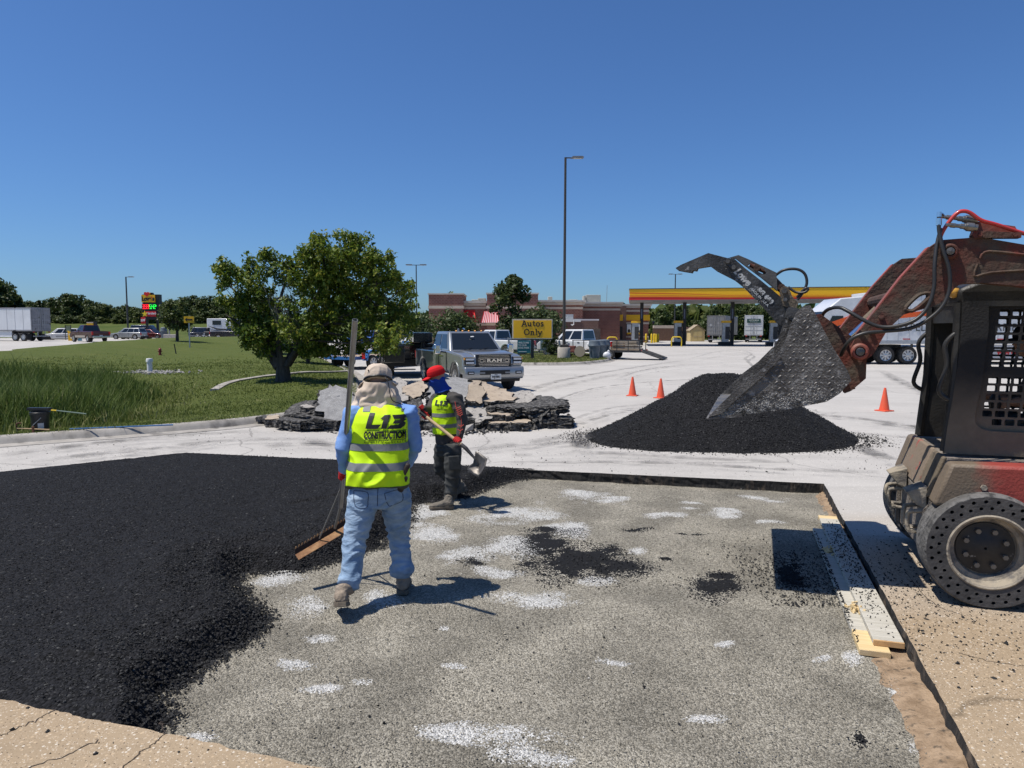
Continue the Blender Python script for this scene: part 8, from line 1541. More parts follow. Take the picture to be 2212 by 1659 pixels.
def grip(par, wrist, hc, ax, r, mat, name='glove', flip=1, sc=1.0):      # four fingers and a thumb closed round a shaft
    W_, H_, a = Vector(wrist), Vector(hc), Vector(ax).normalized(); d = (H_ - W_); d = (d - a * d.dot(a)).normalized(); e = a.cross(d) * flip; mb = MB(); R_ = r + .011 * sc
    L_ = (.082, .09, .086, .072)
    for i in range(4):
        o = H_ + a * ((i - 1.5) * .021 * sc); pts = []
        for k in range(7):
            t = R(200 + k * (30 + 3.0 * (L_[i] / .09 - 1) * 10)); pts.append(o + (d * math.cos(t) * -1 * -1 + e * math.sin(t)) * R_ * (1.12 if k == 6 else 1.0))
        mb.tube(pts, [.0115 * sc, .0112 * sc, .0108 * sc, .0105 * sc, .010 * sc, .0095 * sc, .0075 * sc], 8)
    kn = H_ + (d * math.cos(R(200)) + e * math.sin(R(200))) * R_
    rs = []
    for t, w, th in ((0, .026, .024), (.35, .036, .021), (.75, .043, .019), (1, .042, .015)):
        c = W_.lerp(kn, t); rs.append([c + a * (w * sc * math.cos(6.28319 * k / 14)) + e * (th * sc * math.sin(6.28319 * k / 14)) for k in range(14)])
    mb.rings(rs); mb.tube([W_ - (kn - W_).normalized() * .05, W_], [.034 * sc, .030 * sc], 12)
    tb_ = W_.lerp(kn, .35) + a * (.035 * sc); mb.tube([tb_, tb_.lerp(H_, .6) + a * .03 * sc - e * .012, H_ + a * .036 * sc + (d * .6 - e * .9).normalized() * R_, H_ + a * .03 * sc + (d * 1.0 - e * .3).normalized() * R_ * 1.05], [.016 * sc, .014 * sc, .0115 * sc, .008 * sc], 8)
    return remesh(mb, name, mat, .0048, 2, par)
def boot(par, heel, toe, ank, mat, sole, w=.050, name='boot', tilt=None):
    h, t, k = Vector(heel), Vector(toe), Vector(ank); f = (t - h).normalized(); r = f.cross(Vector((0, 0, 1))).normalized(); u = r.cross(f); L_ = (t - h).length; mb = MB(); rs = []
    for s, ww, hh, z in ((-.02, .55, .055, .05), (.06, .80, .085, .05), (.2, .85, .095, .048), (.38, .82, .085, .045), (.55, .95, .066, .040), (.75, 1.06, .052, .036), (.92, .86, .042, .032), (1.01, .45, .028, .030)):
        c = h + f * (L_ * s) + u * z; rs.append([c + r * (w * ww * math.cos(a)) + u * (hh * .5 * (1.3 if math.sin(a) > 0 else .8) * math.sin(a)) for a in [6.28319 * q / 16 for q in range(16)]])
    mb.rings(rs); mb.tube([h + f * (L_ * .22) + u * .06, h + f * (L_ * .2) + u * .11, k, k + (k - h).normalized() * .03 + Vector((0, 0, .06))], [(.05, .06), .052, .055, .058], 16)
    o = remesh(mb, name, mat, .008, 4, par, folds(.004, (24, 24, 30), 2.))
    mb = MB(); ring = []
    for s, ww in ((-.03, .55), (.05, .9), (.25, .92), (.4, .84), (.58, 1.0), (.78, 1.12), (.93, .9), (1.02, .5)): ring.append((s, ww))
    out = [h + f * (L_ * s) + r * (w * ww) for s, ww in ring] + [h + f * (L_ * s) - r * (w * ww) for s, ww in ring[::-1]]; mb.ext([p + u * .002 for p in out], u * .024); mb.ext([h + f * (L_ * s) + r * (w * ww) - u * .008 for s, ww in ring[:3]] + [h + f * (L_ * s) - r * (w * ww) - u * .008 for s, ww in ring[:3][::-1]], u * .012); mb.build('sole', sole, o, smooth=30, bevel=.003)
    return o
def band(src, name, mat, planes, off=.0035, parent=None):         # a clean strip cut from a garment and laid just proud of it
    bm = bmesh.new(); bm.from_mesh(src.data)
    for co, no in planes: bmesh.ops.bisect_plane(bm, geom=bm.verts[:] + bm.edges[:] + bm.faces[:], plane_co=co, plane_no=no, clear_outer=True)
    bm.normal_update(); nv = {v: v.normal.copy() for v in bm.verts}
    for v in bm.verts: v.co += nv[v] * off
    me = bpy.data.meshes.new(name); bm.to_mesh(me); bm.free(); me.materials.clear(); me.materials.append(mat); me.polygons.foreach_set('use_smooth', [True] * len(me.polygons)); o = bpy.data.objects.new(name, me); COL.objects.link(o); o.parent = parent or src; return o
def decal(name, polys, bvh, frm, mat, parent, d, off=.006, grid=.012):         # flat print wrapped onto cloth: 2-D outlines in frame frm, cast along d
    mb = MB()
    for poly in polys:
        p = np.array(poly); gx_, gy_ = np.meshgrid(np.arange(p[:, 0].min(), p[:, 0].max(), grid), np.arange(p[:, 1].min(), p[:, 1].max(), grid)); g = np.c_[gx_.ravel(), gy_.ravel()]; g = g[inside(g, poly) & (dist_line(g, poly, True) > grid * .3)] if len(g) else g
        V, F = cdt(dens(poly, grid, 0, True), [], g); vs = []
        for q in V:
            o = frm @ Vector((q[0], q[1], 0)); hit = bvh.ray_cast(o - d * .5, d); vs.append((hit[0] if hit[0] is not None else o) - d * off)
        mb.add(vs, [tuple(f) for f in F])
    return mb.build(name, mat, parent)
def decal_mesh(me, name, bvh, frm, mat, parent, d, off=.006):
    me.transform(frm)
    for v in me.vertices:
        hit = bvh.ray_cast(v.co - d * .5, d)
        if hit[0] is not None: v.co = hit[0] - d * off
    me.materials.clear(); me.materials.append(mat); o = bpy.data.objects.new(name, me); COL.objects.link(o); o.parent = parent; return o
def bvh_of(o): return BVHTree.FromPolygons([v.co.copy() for v in o.data.vertices], [tuple(p.vertices) for p in o.data.polygons])
def cloth(name, c, c2, bs=260, **k): return M(name, c, .85, col2=c2, vs=6, bump=.25, bs=bs, bdist=.004, spec=.2, **k)
MVEST = M('hi_vis_yellow', (.60, .88, .012), .65, col2=(.54, .82, .012), vs=5, bump=.2, bs=300, bdist=.003, spec=.25); MREFL = M('reflective_grey', (.17, .18, .185), .6, 0, col2=(.19, .2, .205), vs=20); MJEAN = cloth('faded_denim', (.15, .235, .35), (.30, .40, .52), bs=17, third=(.38, .47, .56), ts=5, tlo=.48, thi=.78, stretch=(1, 1, 1.9)); MJEAN.node_tree.nodes['Bump'].inputs['Distance'].default_value = .02; MJEAN.node_tree.nodes['Bump'].inputs['Strength'].default_value = .8; MSHB = cloth('blue_shirt', (.15, .27, .55), (.20, .34, .64), bs=20, stretch=(1, 1, 1.6)); MSHB.node_tree.nodes['Bump'].inputs['Distance'].default_value = .015; MHAT = cloth('sand_cotton', (.50, .41, .32), (.56, .47, .38)); MBOOT = M('dusty_leather', (.21, .165, .12), .85, col2=(.32, .26, .20), vs=9, bump=.5, bs=60); MSOLE = M('boot_sole', (.12, .095, .07), .9, col2=(.18, .15, .11), vs=14)
MGLV = cloth('red_glove', (.48, .025, .025), (.36, .02, .02)); MPRT = M('vest_print', (.010, .011, .012), .6); MGLVG = cloth('charcoal_shirt', (.045, .042, .04), (.075, .068, .062)); MWORK = cloth('dark_work_trouser', (.030, .031, .030), (.065, .066, .062), third=(.12, .12, .115), ts=7, tlo=.55, thi=.75); MREDC = cloth('red_cap', (.58, .014, .018), (.50, .012, .016)); MGAIT = cloth('blue_gaiter', (.018, .060, .33), (.014, .045, .26)); MBOOT2 = M('muddy_boot', (.12, .105, .085), .9, col2=(.19, .165, .13), vs=12, bump=.6, bs=60)
GZ = -.12
def PD(u, v, Y): return D(u, v, Y)
# ---------------------------------------------------------------- worker seen from behind
O1 = Vector((-1.05, 5.45, GZ)); q1 = lambda u, v, Y: PD(u, v, Y) - O1
hipL, hipR = q1(788, 1062, 5.46), q1(853, 1062, 5.50); kneL, kneR = q1(766, 1172, 5.36), q1(862, 1160, 5.66); ankL, ankR = q1(753, 1268, 5.20), q1(868, 1238, 5.60)
shL, shR = q1(760, 898, 5.54), q1(884, 893, 5.60); elL, elR = q1(742, 968, 5.46), q1(896, 965, 5.62); wrL, wrR = q1(744, 1020, 5.58), q1(872, 1010, 5.86)
pel, nek = q1(819, 1052, 5.47), q1(822, 872, 5.62); hd_ = q1(817, 826, 5.66); fw1 = Vector((-.12, 1, -.38)).normalized()
mb = MB(); limb(mb, [pel + Vector((0, 0, -.02)), pel.lerp(nek, .4), pel.lerp(nek, .85), nek, hd_], [.13, .12, .13, .06, .055])
head_on(mb, hd_, fw1)
for a, b, c in ((hipL, kneL, ankL), (hipR, kneR, ankR)): limb(mb, [pel, a, b, c, c + Vector((0, .03, -.05))], [.09, .08, .055, .038, .04])
for a, b, c in ((shL, elL, wrL), (shR, elR, wrR)): limb(mb, [nek + Vector((0, 0, -.08)), a, b, c], [.06, .05, .04, .028])
w1 = remesh(mb, 'person', MSKIN, .018, 4); w1.location = O1; tag(w1, 'worker seen from behind in sand sun hat, yellow vest and jeans, holding a lute', 'person')
# trousers
mb = MB(); Z_ = lambda v, Y=5.47: q1(818, v, Y)
spine(mb, [(Z_(1092), .15, .11, 0), (Z_(1075), .205, .135, 0), (Z_(1058), .215, .142, 0), (Z_(1030), .205, .132, 0), (Z_(1005), .195, .125, 0)], 24, 2.3)
limb(mb, [hipL + Vector((.005, 0, .04)), hipL, hipL.lerp(kneL, .35), hipL.lerp(kneL, .75), kneL, kneL.lerp(ankL, .4), kneL.lerp(ankL, .85), ankL + Vector((0, 0, -.015))], [.10, .122, .120, .095, .088, .080, .078, .080], 20)
limb(mb, [hipR + Vector((-.005, 0, .04)), hipR, hipR.lerp(kneR, .35), hipR.lerp(kneR, .75), kneR, kneR.lerp(ankR, .4), kneR.lerp(ankR, .75), ankR + Vector((0, 0, .03)), ankR + Vector((0, 0, -.03))], [.10, .122, .120, .095, .088, .082, .082, .092, .080], 20)
def jw(p):
    k = .35 + .65 * math.exp(-((p.z - kneL.z) / .14) ** 2) + .9 * math.exp(-((p.z - ankR.z - .06) / .12) ** 2) + .45 * math.exp(-((p.z - pel.z + .12) / .07) ** 2)
    return k * folds(.019, (4.5, 4.5, 14), 3., (12, 12, 26), .005)(p)
tr = remesh(mb, 'jeans', MJEAN, .0115, 5, w1, jw); bv = bvh_of(tr)
MSEAM = M('denim_seam', (.055, .085, .14), .9); dY = Vector((0, 1, 0))
def strip(par, bv, pts, w, mat, name, off=.004):     # a stitched line or strap laid over cloth, seen from -Y
    P = smooth_line([Vector(p) for p in pts], 4); mb = MB(); rs = []
    for i, p in enumerate(P):
        t = (P[min(i + 1, len(P) - 1)] - P[max(i - 1, 0)]).normalized(); n = t.cross(dY).normalized(); r = []
        for s in (-1, -.33, .33, 1):
            o = p + n * (w * s); o.y = -1; hit = bv.ray_cast(o, dY); h = hit[0] if hit[0] is not None else p; r.append(h - dY * (off if abs(s) < 1 else .001))
        rs.append(r)
    mb.rings(rs, closed=False); return mb.build(name, mat, par, smooth=60)
def U(u, v): return q1(u, v, 5.36)
for poly in ([(764, 1060), (795, 1062), (796, 1082), (793, 1094), (770, 1090), (764, 1060)], [(832, 1064), (862, 1060), (868, 1084), (846, 1093), (838, 1090), (832, 1064)]): strip(tr, bv, [U(*a) for a in poly], .003, MSEAM, 'pocket_seam')
strip(tr, bv, [U(818, 1050), U(817, 1075), U(816, 1092)], .0035, MSEAM, 'seam')
# blue shirt
mb = MB(); spine(mb, [(Z_(1048), .19, .12, 0), (Z_(1000, 5.5), .19, .12, 0), (Z_(930, 5.55), .20, .13, 0), (q1(820, 892, 5.58), .17, .11, 0), (q1(821, 876, 5.6), .09, .08, 0)])
limb(mb, [nek.lerp(shL, .45) + Vector((0, 0, -.04)), shL, shL.lerp(elL, .5), elL, elL.lerp(wrL, .5), wrL.lerp(elL, .05)], [.082, .085, .072, .063, .054, .042], 18)
limb(mb, [nek.lerp(shR, .45) + Vector((0, 0, -.04)), shR, shR.lerp(elR, .5), elR, elR.lerp(wrR, .5), wrR.lerp(elR, .05)], [.082, .085, .073, .064, .055, .042], 18)
remesh(mb, 'shirt', MSHB, .0115, 5, w1, folds(.011, (6, 6, 12), 7., (14, 14, 22), .004))
# vest
mb = MB(); spine(mb, [(q1(815, 1047, 5.46), .232, .158, 0), (q1(816, 1020, 5.47), .232, .158, 0), (q1(818, 985, 5.50), .228, .152, 0), (q1(820, 940, 5.53), .226, .152, 0), (q1(821, 910, 5.55), .226, .152, 0), (q1(821, 893, 5.57), .215, .142, 0), (q1(821, 882, 5.585), .19, .12, 0), (q1(822, 873, 5.6), .12, .095, 0)], 32, 2.6)
VH = q1(815, 1047, 5.46)
def vw(p): return folds(.015, (7, 3, 4.5), 11., (16, 5, 12), .006)(p) * (.5 + 1.2 * max(0, min(1, (q1(818, 960, 5.4).z - p.z) / .25)))
ve = remesh(mb, 'vest', MVEST, .0105, 4, w1, vw); bv = bvh_of(ve)
def zc_(v, Y=5.36): return Vector((0, 0, q1(818, v, Y).z))
def xc_(u, v=900, Y=5.42): return Vector((q1(u, v, Y).x, 0, 0))
UP = Vector((0, 0, 1)); RT = Vector((1, 0, 0))
for a, b in ((960, 975), (1000.5, 1017)): band(ve, 'reflective_band', MREFL, [(zc_(a), UP), (zc_(b), -UP)])
for a, b in ((781, 797), (862, 878)): band(ve, 'reflective_band', MREFL, [(xc_(b), RT), (xc_(a), -RT), (zc_(893), -UP)])
band(ve, 'hem', M('vest_hem', (.05, .055, .04), .8), [(zc_(1049.5), UP)], .003)
def zoom8(x, y): a = q1((950 + .339 * x) / 1.736, (1380 + .339 * y) / 1.736, 5.38); return (a.x, a.z)
L13 = [[(1270, 505), (1330, 507), (1297, 632), (1412, 628), (1370, 675), (1235, 675)], [(1440, 527), (1505, 525), (1467, 675), (1408, 675), (1433, 572), (1395, 572)], [(1522, 530), (1640, 530), (1672, 552), (1668, 588), (1645, 604), (1666, 624), (1655, 655), (1618, 678), (1475, 678), (1512, 636), (1598, 636), (1606, 622), (1535, 622), (1550, 588), (1608, 588), (1612, 572), (1545, 572)]]
FX_ = Matrix(((1, 0, 0, 0), (0, 0, -1, q1(818, 930, 5.38).y), (0, 1, 0, 0), (0, 0, 0, 1)))
decal('lettering', [[zoom8(*p) for p in pl] for pl in L13], bv, FX_, MPRT, ve, dY)
def line(u0, u1, v, w): a = q1(u0, v, 5.38); b = q1(u1, v, 5.38); return [(a.x, a.z - w), (b.x, b.z - w), (b.x, b.z + w), (a.x, a.z + w)]
decal('lettering', [line(787, 874, 931.5, .0022), line(787, 866, 950.5, .0022)], bv, FX_, MPRT, ve, dY)
cc = q1(830.5, 941.3, 5.38); decal_mesh(text('CONSTRUCTION', .072, None, bold=.0035, space=.98, sx=.575, ext=0, mesh_only=True), 'lettering', bv, FX_ @ Matrix.Translation((cc.x, cc.z, 0)), MPRT, ve, dY)
cc = q1(830.5, 955.5, 5.38); decal_mesh(text('ASPHALT & CONCRETE', .0235, None, bold=0, space=1.45, sx=.92, ext=0, mesh_only=True), 'lettering', bv, FX_ @ Matrix.Translation((cc.x, cc.z, 0)), MPRT, ve, dY)
cc = q1(870, 950.6, 5.38); decal_mesh(text('LLC', .016, None, bold=.0004, space=1, ext=0, mesh_only=True), 'lettering', bv, FX_ @ Matrix.Translation((cc.x, cc.z, 0)), MPRT, ve, dY)
# sun hat with brim and neck flap
hat = MB(); r = fw1.cross(UP).normalized(); u_ = r.cross(fw1); HM = Matrix((r, fw1, u_)).transposed(); hp = lambda x, y, z: hd_ + HM @ Vector((x, y, z))
rs = []
for rr_, z in ((.106, .005), (.112, .03), (.114, .06), (.108, .09), (.092, .118), (.06, .136), (.02, .142)): rs.append([hp(rr_ * math.cos(a) * .95, rr_ * 1.12 * math.sin(a) - .01, z) for a in [6.28319 * k / 28 for k in range(28)]])
hat.rings(rs); ht = remesh(hat, 'sun_hat', MHAT, .007, 3, w1, folds(.006, (16, 16, 10), 4., (30, 30, 22), .002))
b = MB(); rs = []
for rad, dz in ((.100, .012), (.125, .0), (.150, -.022)): rs.append([hp(rad * math.cos(a) * (1.06 if rad > .12 else .96), rad * 1.08 * math.sin(a) + .01 * (rad > .12), dz + (.014 * math.sin(3 * a + 1) + .010 * math.sin(5 * a)) * (rad > .12)) for a in [R(-32 + 244 * k / 30) for k in range(31)]])
b.rings(rs, closed=False); br = b.build('brim', MHAT, ht, smooth=60); so_ = br.modifiers.new('t', 'SOLIDIFY'); so_.thickness = .004
b = MB(); rs = []; NF = 46
for i in range(15):
    t = i / 14; row = []
    for k in range(NF + 1):
        a = R(160 + 220 * k / NF); fl = 1.3 * mnoise.noise(Vector((k * .13, t * 2.2, 3.3))) + .7 * mnoise.noise(Vector((k * .3 + t * 4, t * 5, 8.1))); rad = .110 + .010 * math.sin(3.14 * min(1, t * 1.4)) + .034 * t ** 1.3
        c = hd_ + Vector((0, -.012, .022 * (1 - t))) + HM @ Vector((0, -.01, .012)) * (1 - t) + Vector((.0, -.015 * t, -.015)); x = (rad + .030 * t * fl + .010 * fl) * math.cos(a) * (1.04 + .42 * t); y = (rad + .034 * t * fl + .012 * fl) * math.sin(a) * (1.12 - .1 * t)
        row.append(c + Vector((x, y, -.20 * t + .016 * fl * t + .02 * t * t * abs(math.cos(a)) - (1 - t) * .04 * math.sin(a) * -1 * .3)))
    rs.append(row)
b.rings(rs, closed=False); fl_ = b.build('neck_flap', MHAT, ht, smooth=80); so_ = fl_.modifiers.new('t', 'SOLIDIFY'); so_.thickness = .003; ss = fl_.modifiers.new('s', 'SUBSURF'); ss.levels = 1; ss.render_levels = 1
b = MB(); b.tube([hp(.114 * math.cos(a) * .96, .132 * math.sin(a) - .01, .014) for a in [R(185 + 170 * k / 20) for k in range(21)]], (.009), 6); b.build('hat_band', MBLK, ht)
b = MB(); b.tube(smooth_line([hp(.06, -.13, .005), hp(.085, -.14, -.04), hd_ + Vector((.13, -.15, -.12)), hd_ + Vector((.19, -.13, -.155)), hd_ + Vector((.21, -.11, -.165))], 4), .004, 5); b.build('hat_cord', MBLK, ht)
for x, z in ((-.07, .065), (-.045, .05)): b = MB(); b.ell(hp(x, -.115, z), (.005, .004, .008), 8, 6); b.build('eyelet', MBLK, ht)
# gloves on the lute shaft, boots, tool pouch
pA, pB = PD(767, 691, 4.98), Vector((-1.47, 5.92, .31)); sh_ax = (pB - pA).normalized()
def on_shaft(z): return pA + sh_ax * ((z - pA.z) / sh_ax.z)
hcL = on_shaft((wrL + O1).z - .03); grip(w1, wrL, hcL - O1, sh_ax, .018, MGLV, flip=1); hcR = q1(815, 1006, 5.80) + O1; grip(w1, wrR.lerp(hcR - O1, .25), wrR.lerp(hcR - O1, .25) + (hcR - O1 - wrR).normalized() * .085, (0, .4, -1), .018, MGLV, flip=-1)
b = MB(); limb(b, [elR.lerp(wrR, .3), wrR, wrR.lerp(hcR - O1, .25)], [.066, .05, .04]); remesh(b, 'sleeve', MSHB, .011, 3, w1, folds(.006, (8, 8, 8), 3.))
tL = Vector((-1.295, 5.20, GZ + .006)) - O1; hL = Vector((-1.232, 5.00, GZ + .125)) - O1; boot(w1, hL, tL + Vector((-.005, .08, -.0)), ankL + Vector((0, -.005, -.01)), MBOOT, MSOLE, .055)
hR = Vector((-.875, 5.53, GZ + .012)) - O1; boot(w1, hR, hR + Vector((-.02, .27, .005)), ankR + Vector((0, .01, -.03)), MBOOT, MSOLE, .055)
b = MB(); c = q1(866, 1044, 5.40); b.box(c, (.075, .05, .13), rot=Matrix.Rotation(R(20), 3, 'Y')); b.box(c + Vector((.035, .0, .10)), (.04, .035, .12), rot=Matrix.Rotation(R(28), 3, 'Y')); b.build('tool_pouch', M('pouch_leather', (.030, .02, .015), .6), w1, bevel=.015, bseg=3)
# lute: long metal tube, brace and rusty angled head
lu = empty('asphalt_lute', (0, 0, 0), 0, 'long-handled asphalt lute with rusty toothed head, held by the hooded worker', 'lute'); lu.location = (pB.x, pB.y, GZ); lo = lu.location.copy()
b = MB(); rs = []; ax = sh_ax; e1 = ax.cross(Vector((1, 0, 0))).normalized(); e2 = ax.cross(e1)
P0, P1 = pA - lo, pB - lo - ax * .25
b.rings([[P + e1 * (r_ * math.cos(6.28319 * k / 18)) + e2 * (r_ * math.sin(6.28319 * k / 18)) for k in range(18)] for P, r_ in ((P0 + ax * .5, .0165), (P0 + ax * .0, .0165), (P0, .020), (P0 + (P1 - P0) * .6, .020), (P1, .020))], cap=False); b.build('handle', M('lute_tube', (.33, .335, .34), .38, .75, col2=(.25, .25, .25), vs=14, stretch=(1, 1, .2)), lu, smooth=40)
hA, hB = Vector((-1.765, 5.66, .165)) - lo, Vector((-1.235, 6.15, .41)) - lo; hd2 = (hB - hA).normalized(); hn = hd2.cross(UP).normalized(); MRST = M('lute_rust', (.14, .055, .022), .8, col2=(.35, .20, .09), vs=9, bump=.4, bs=40); MRSD = M('lute_dark', (.035, .02, .014), .8)
b = MB(); b.ext([hA, hB, hB + hn * .06 - UP * .028, hA + hn * .06 - UP * .028], UP * .004); b.build('blade', MRST, lu); b = MB(); b.ext([hA, hB, hB + UP * .045 - hn * .01, hA + UP * .045 - hn * .01], hn * -.004); b.build('angle_bar', MRSD, lu)
b = MB(); n = 26
for i in range(n): p = hA.lerp(hB, (i + .5) / n) + UP * .043 - hn * .011; b.ext([p - hd2 * .009, p + hd2 * .009, p + hd2 * .005 + UP * .018, p - hd2 * .005 + UP * .018], hn * -.004)
b.build('teeth', MRST, lu)
mid = hA.lerp(hB, .5); b = MB(); b.tube([P1 - ax * .02, mid + UP * .03], .012, 8); b.tube([P1 - ax * .25, hA.lerp(hB, .30) + UP * .02], .006, 6); b.tube([P1 - ax * .25, hA.lerp(hB, .70) + UP * .02], .006, 6); b.build('brace', M('brace_grey', (.2, .19, .17), .6, .4), lu)
# ---------------------------------------------------------------- worker in the red cap, walking left with a shovel
O2 = Vector((-.78, 8.55, GZ)); q2 = lambda u, v, Y: PD(u, v, Y) - O2
hip_n, hip_f = q2(978, 962, 8.45), q2(958, 962, 8.68); kn_n, kn_f = q2(978, 1022, 8.36), q2(953, 1012, 8.72); an_n, an_f = q2(973, 1076, 8.38), q2(985, 1046, 8.86)
sh_n, sh_f = q2(986, 862, 8.42), q2(945, 860, 8.76); el_n, el_f = q2(999, 908, 8.36), q2(928, 888, 8.56); wr_n, wr_f = q2(992, 946, 8.28), q2(914, 884, 8.40); pel2, nek2, hd2_ = q2(968, 955, 8.56), q2(961, 846, 8.58), q2(943, 815, 8.56)
fw2 = Vector((-.93, -.22, -.30)).normalized()
mb = MB(); limb(mb, [pel2, pel2.lerp(nek2, .45), pel2.lerp(nek2, .85), nek2, hd2_ + Vector((.03, 0, -.04))], [.12, .11, .12, .058, .05]); head_on(mb, hd2_, fw2)
for a, b_, c in ((hip_n, kn_n, an_n), (hip_f, kn_f, an_f)): limb(mb, [pel2, a, b_, c], [.09, .08, .055, .04])
for a, b_, c in ((sh_n, el_n, wr_n), (sh_f, el_f, wr_f)): limb(mb, [nek2 + Vector((0, 0, -.08)), a, b_, c], [.06, .05, .04, .028])
w2 = remesh(mb, 'person', MSKIN, .016, 3); w2.location = O2; tag(w2, 'worker in red cap and blue face gaiter walking left with a shovel', 'person')
mb = MB(); yw = R(62)
spine(mb, [(q2(966, 985, 8.56), .13, .11, yw), (q2(967, 970, 8.56), .175, .125, yw), (q2(968, 950, 8.56), .17, .12, yw), (q2(968, 935, 8.56), .165, .115, yw)])
limb(mb, [hip_n + Vector((0, 0, .03)), hip_n, hip_n.lerp(kn_n, .5), kn_n, kn_n.lerp(an_n, .4), kn_n.lerp(an_n, .8), an_n], [.10, .115, .108, .094, .088, .082, .086], 18); limb(mb, [hip_f + Vector((0, 0, .03)), hip_f, hip_f.lerp(kn_f, .5), kn_f, kn_f.lerp(an_f, .4), kn_f.lerp(an_f, .8), an_f], [.10, .115, .108, .094, .088, .082, .084], 18)
wt = remesh(mb, 'work_trousers', MWORK, .0125, 4, w2, folds(.014, (5, 5, 11), 5., (14, 14, 20), .004))
b = MB(); c = q2(982, 1000, 8.24); b.box(c, (.14, .03, .17), rot=Matrix.Rotation(R(-4), 3, 'Y')); b.build('cargo_pocket', MWORK, wt, bevel=.012, bseg=3)
mb = MB(); spine(mb, [(q2(968, 956, 8.56), .18, .13, yw), (q2(966, 925, 8.56), .18, .125, yw), (q2(964, 890, 8.57), .19, .13, yw), (q2(962, 866, 8.58), .17, .11, yw), (q2(960, 850, 8.58), .09, .075, yw), (q2(957, 838, 8.58), .062, .062, yw)])
limb(mb, [nek2.lerp(sh_n, .5) + Vector((0, 0, -.03)), sh_n, sh_n.lerp(el_n, .5), el_n, el_n.lerp(wr_n, .5), wr_n], [.08, .085, .075, .064, .054, .044], 18); limb(mb, [nek2.lerp(sh_f, .5) + Vector((0, 0, -.03)), sh_f, sh_f.lerp(el_f, .5), el_f, el_f.lerp(wr_f, .5), wr_f], [.08, .085, .072, .062, .052, .042], 18)
st2 = remesh(mb, 'shirt', MGLVG, .0115, 4, w2, folds(.008, (7, 7, 10), 9.))
mb = MB(); spine(mb, [(q2(968, 935, 8.56), .212, .152, yw), (q2(967, 915, 8.56), .208, .148, yw), (q2(965, 890, 8.57), .206, .15, yw), (q2(963, 872, 8.57), .196, .14, yw), (q2(962, 861, 8.58), .165, .12, yw), (q2(961, 852, 8.58), .105, .09, yw)], 28, 2.5)
v2 = remesh(mb, 'vest', MVEST, .0105, 3, w2, folds(.008, (9, 9, 6), 2., (18, 18, 12), .003)); z2 = lambda v, Y=8.4: Vector((0, 0, q2(965, v, Y).z))
for a, b_ in ((893, 901), (916, 924)): band(v2, 'reflective_band', MREFL, [(z2(a), UP), (z2(b_), -UP)])
xx2 = lambda u: Vector((q2(u, 880, 8.42).x, 0, 0)); band(v2, 'reflective_band', MREFL, [(xx2(972), RT), (xx2(964), -RT), (z2(871), -UP), (Vector((0, q2(960, 870, 8.55).y, 0)), Vector((0, 1, 0)))])
bv = bvh_of(v2); FX2 = Matrix(((1, 0, 0, 0), (0, 0, -1, q2(953, 875, 8.3).y), (0, 1, 0, 0), (0, 0, 0, 1))); s3 = 29 / 85 * 8.4 / 5.38 * 1.0; c3 = q2(953, 876.5, 8.38); m3 = zoom8(1455, 600)
decal('lettering', [[(c3.x + (zoom8(*p)[0] - m3[0]) * s3, c3.z + .03 + (zoom8(*p)[1] - m3[1]) * s3) for p in pl] for pl in L13], bv, FX2, MPRT, v2, dY); c4 = q2(954, 885, 8.38); decal_mesh(text('CONSTRUCTION', .026, None, bold=.001, sx=.6, ext=0, mesh_only=True), 'lettering', bv, FX2 @ Matrix.Translation((c4.x, c4.z, 0)), MPRT, v2, dY)
b = MB(); b.tube(smooth_line([sh_n + Vector((-.01, -.085, -.02)), sh_n.lerp(el_n, .3) + Vector((-.02, -.085, 0)), el_n + Vector((-.01, -.066, .02)), el_n.lerp(wr_n, .4) + Vector((0, -.058, 0)), el_n.lerp(wr_n, .8) + Vector((0, -.05, 0))], 4), .004, 5)
for i in range(7): p = sh_n.lerp(el_n, .35 + .09 * i) if i < 5 else el_n.lerp(wr_n, .25 + .25 * (i - 5)); b.tube([p + Vector((-.035, -.078, .01)), p + Vector((0, -.088, -.01)), p + Vector((.03, -.075, .012))], .004, 4)
b.build('sleeve_print', M('sleeve_print', (.45, .07, .05), .8), st2)
# cap, gaiter, eyes
r = fw2.cross(UP).normalized(); u_ = r.cross(fw2); HM2 = Matrix((r, fw2, u_)).transposed(); hp2 = lambda x, y, z: hd2_ + HM2 @ Vector((x, y, z)); b = MB()
b.rings([[hp2(rr_ * math.cos(a) * .88, rr_ * 1.06 * math.sin(a) - .01, z) for a in [6.28319 * k / 28 for k in range(28)]] for rr_, z in ((.104, .02), (.107, .05), (.103, .085), (.086, .115), (.055, .134), (.012, .140))]); cp = remesh(b, 'cap', MREDC, .006, 3, w2)
b = MB(); rs = []
for t in (0, .35, .7, 1): rs.append([hp2((.085 + .0 * t) * math.sin(a) * (1 - .12 * t), .088 + .03 * math.cos(a) - .02 + .085 * t * (math.cos(a) ** .5), .022 - .016 * t * t + .016 * math.cos(a)) for a in [R(-80 + 160 * k / 16) for k in range(17)]])
b.rings(rs, closed=False); bk_ = b.build('peak', MREDC, cp, smooth=70); so_ = bk_.modifiers.new('t', 'SOLIDIFY'); so_.thickness = .005
b = MB(); b.rings([[hp2(x * math.cos(a), y * math.sin(a) + dy, z) for a in [6.28319 * k / 26 for k in range(26)]] for x, y, dy, z in ((.078, .098, .005, -.008), (.080, .104, .008, -.03), (.078, .10, .008, -.07), (.078, .092, -.005, -.11), (.085, .095, -.02, -.15), (.105, .11, -.03, -.185))]); remesh(b, 'neck_gaiter', MGAIT, .006, 3, w2, folds(.005, (14, 14, 22), 1.))
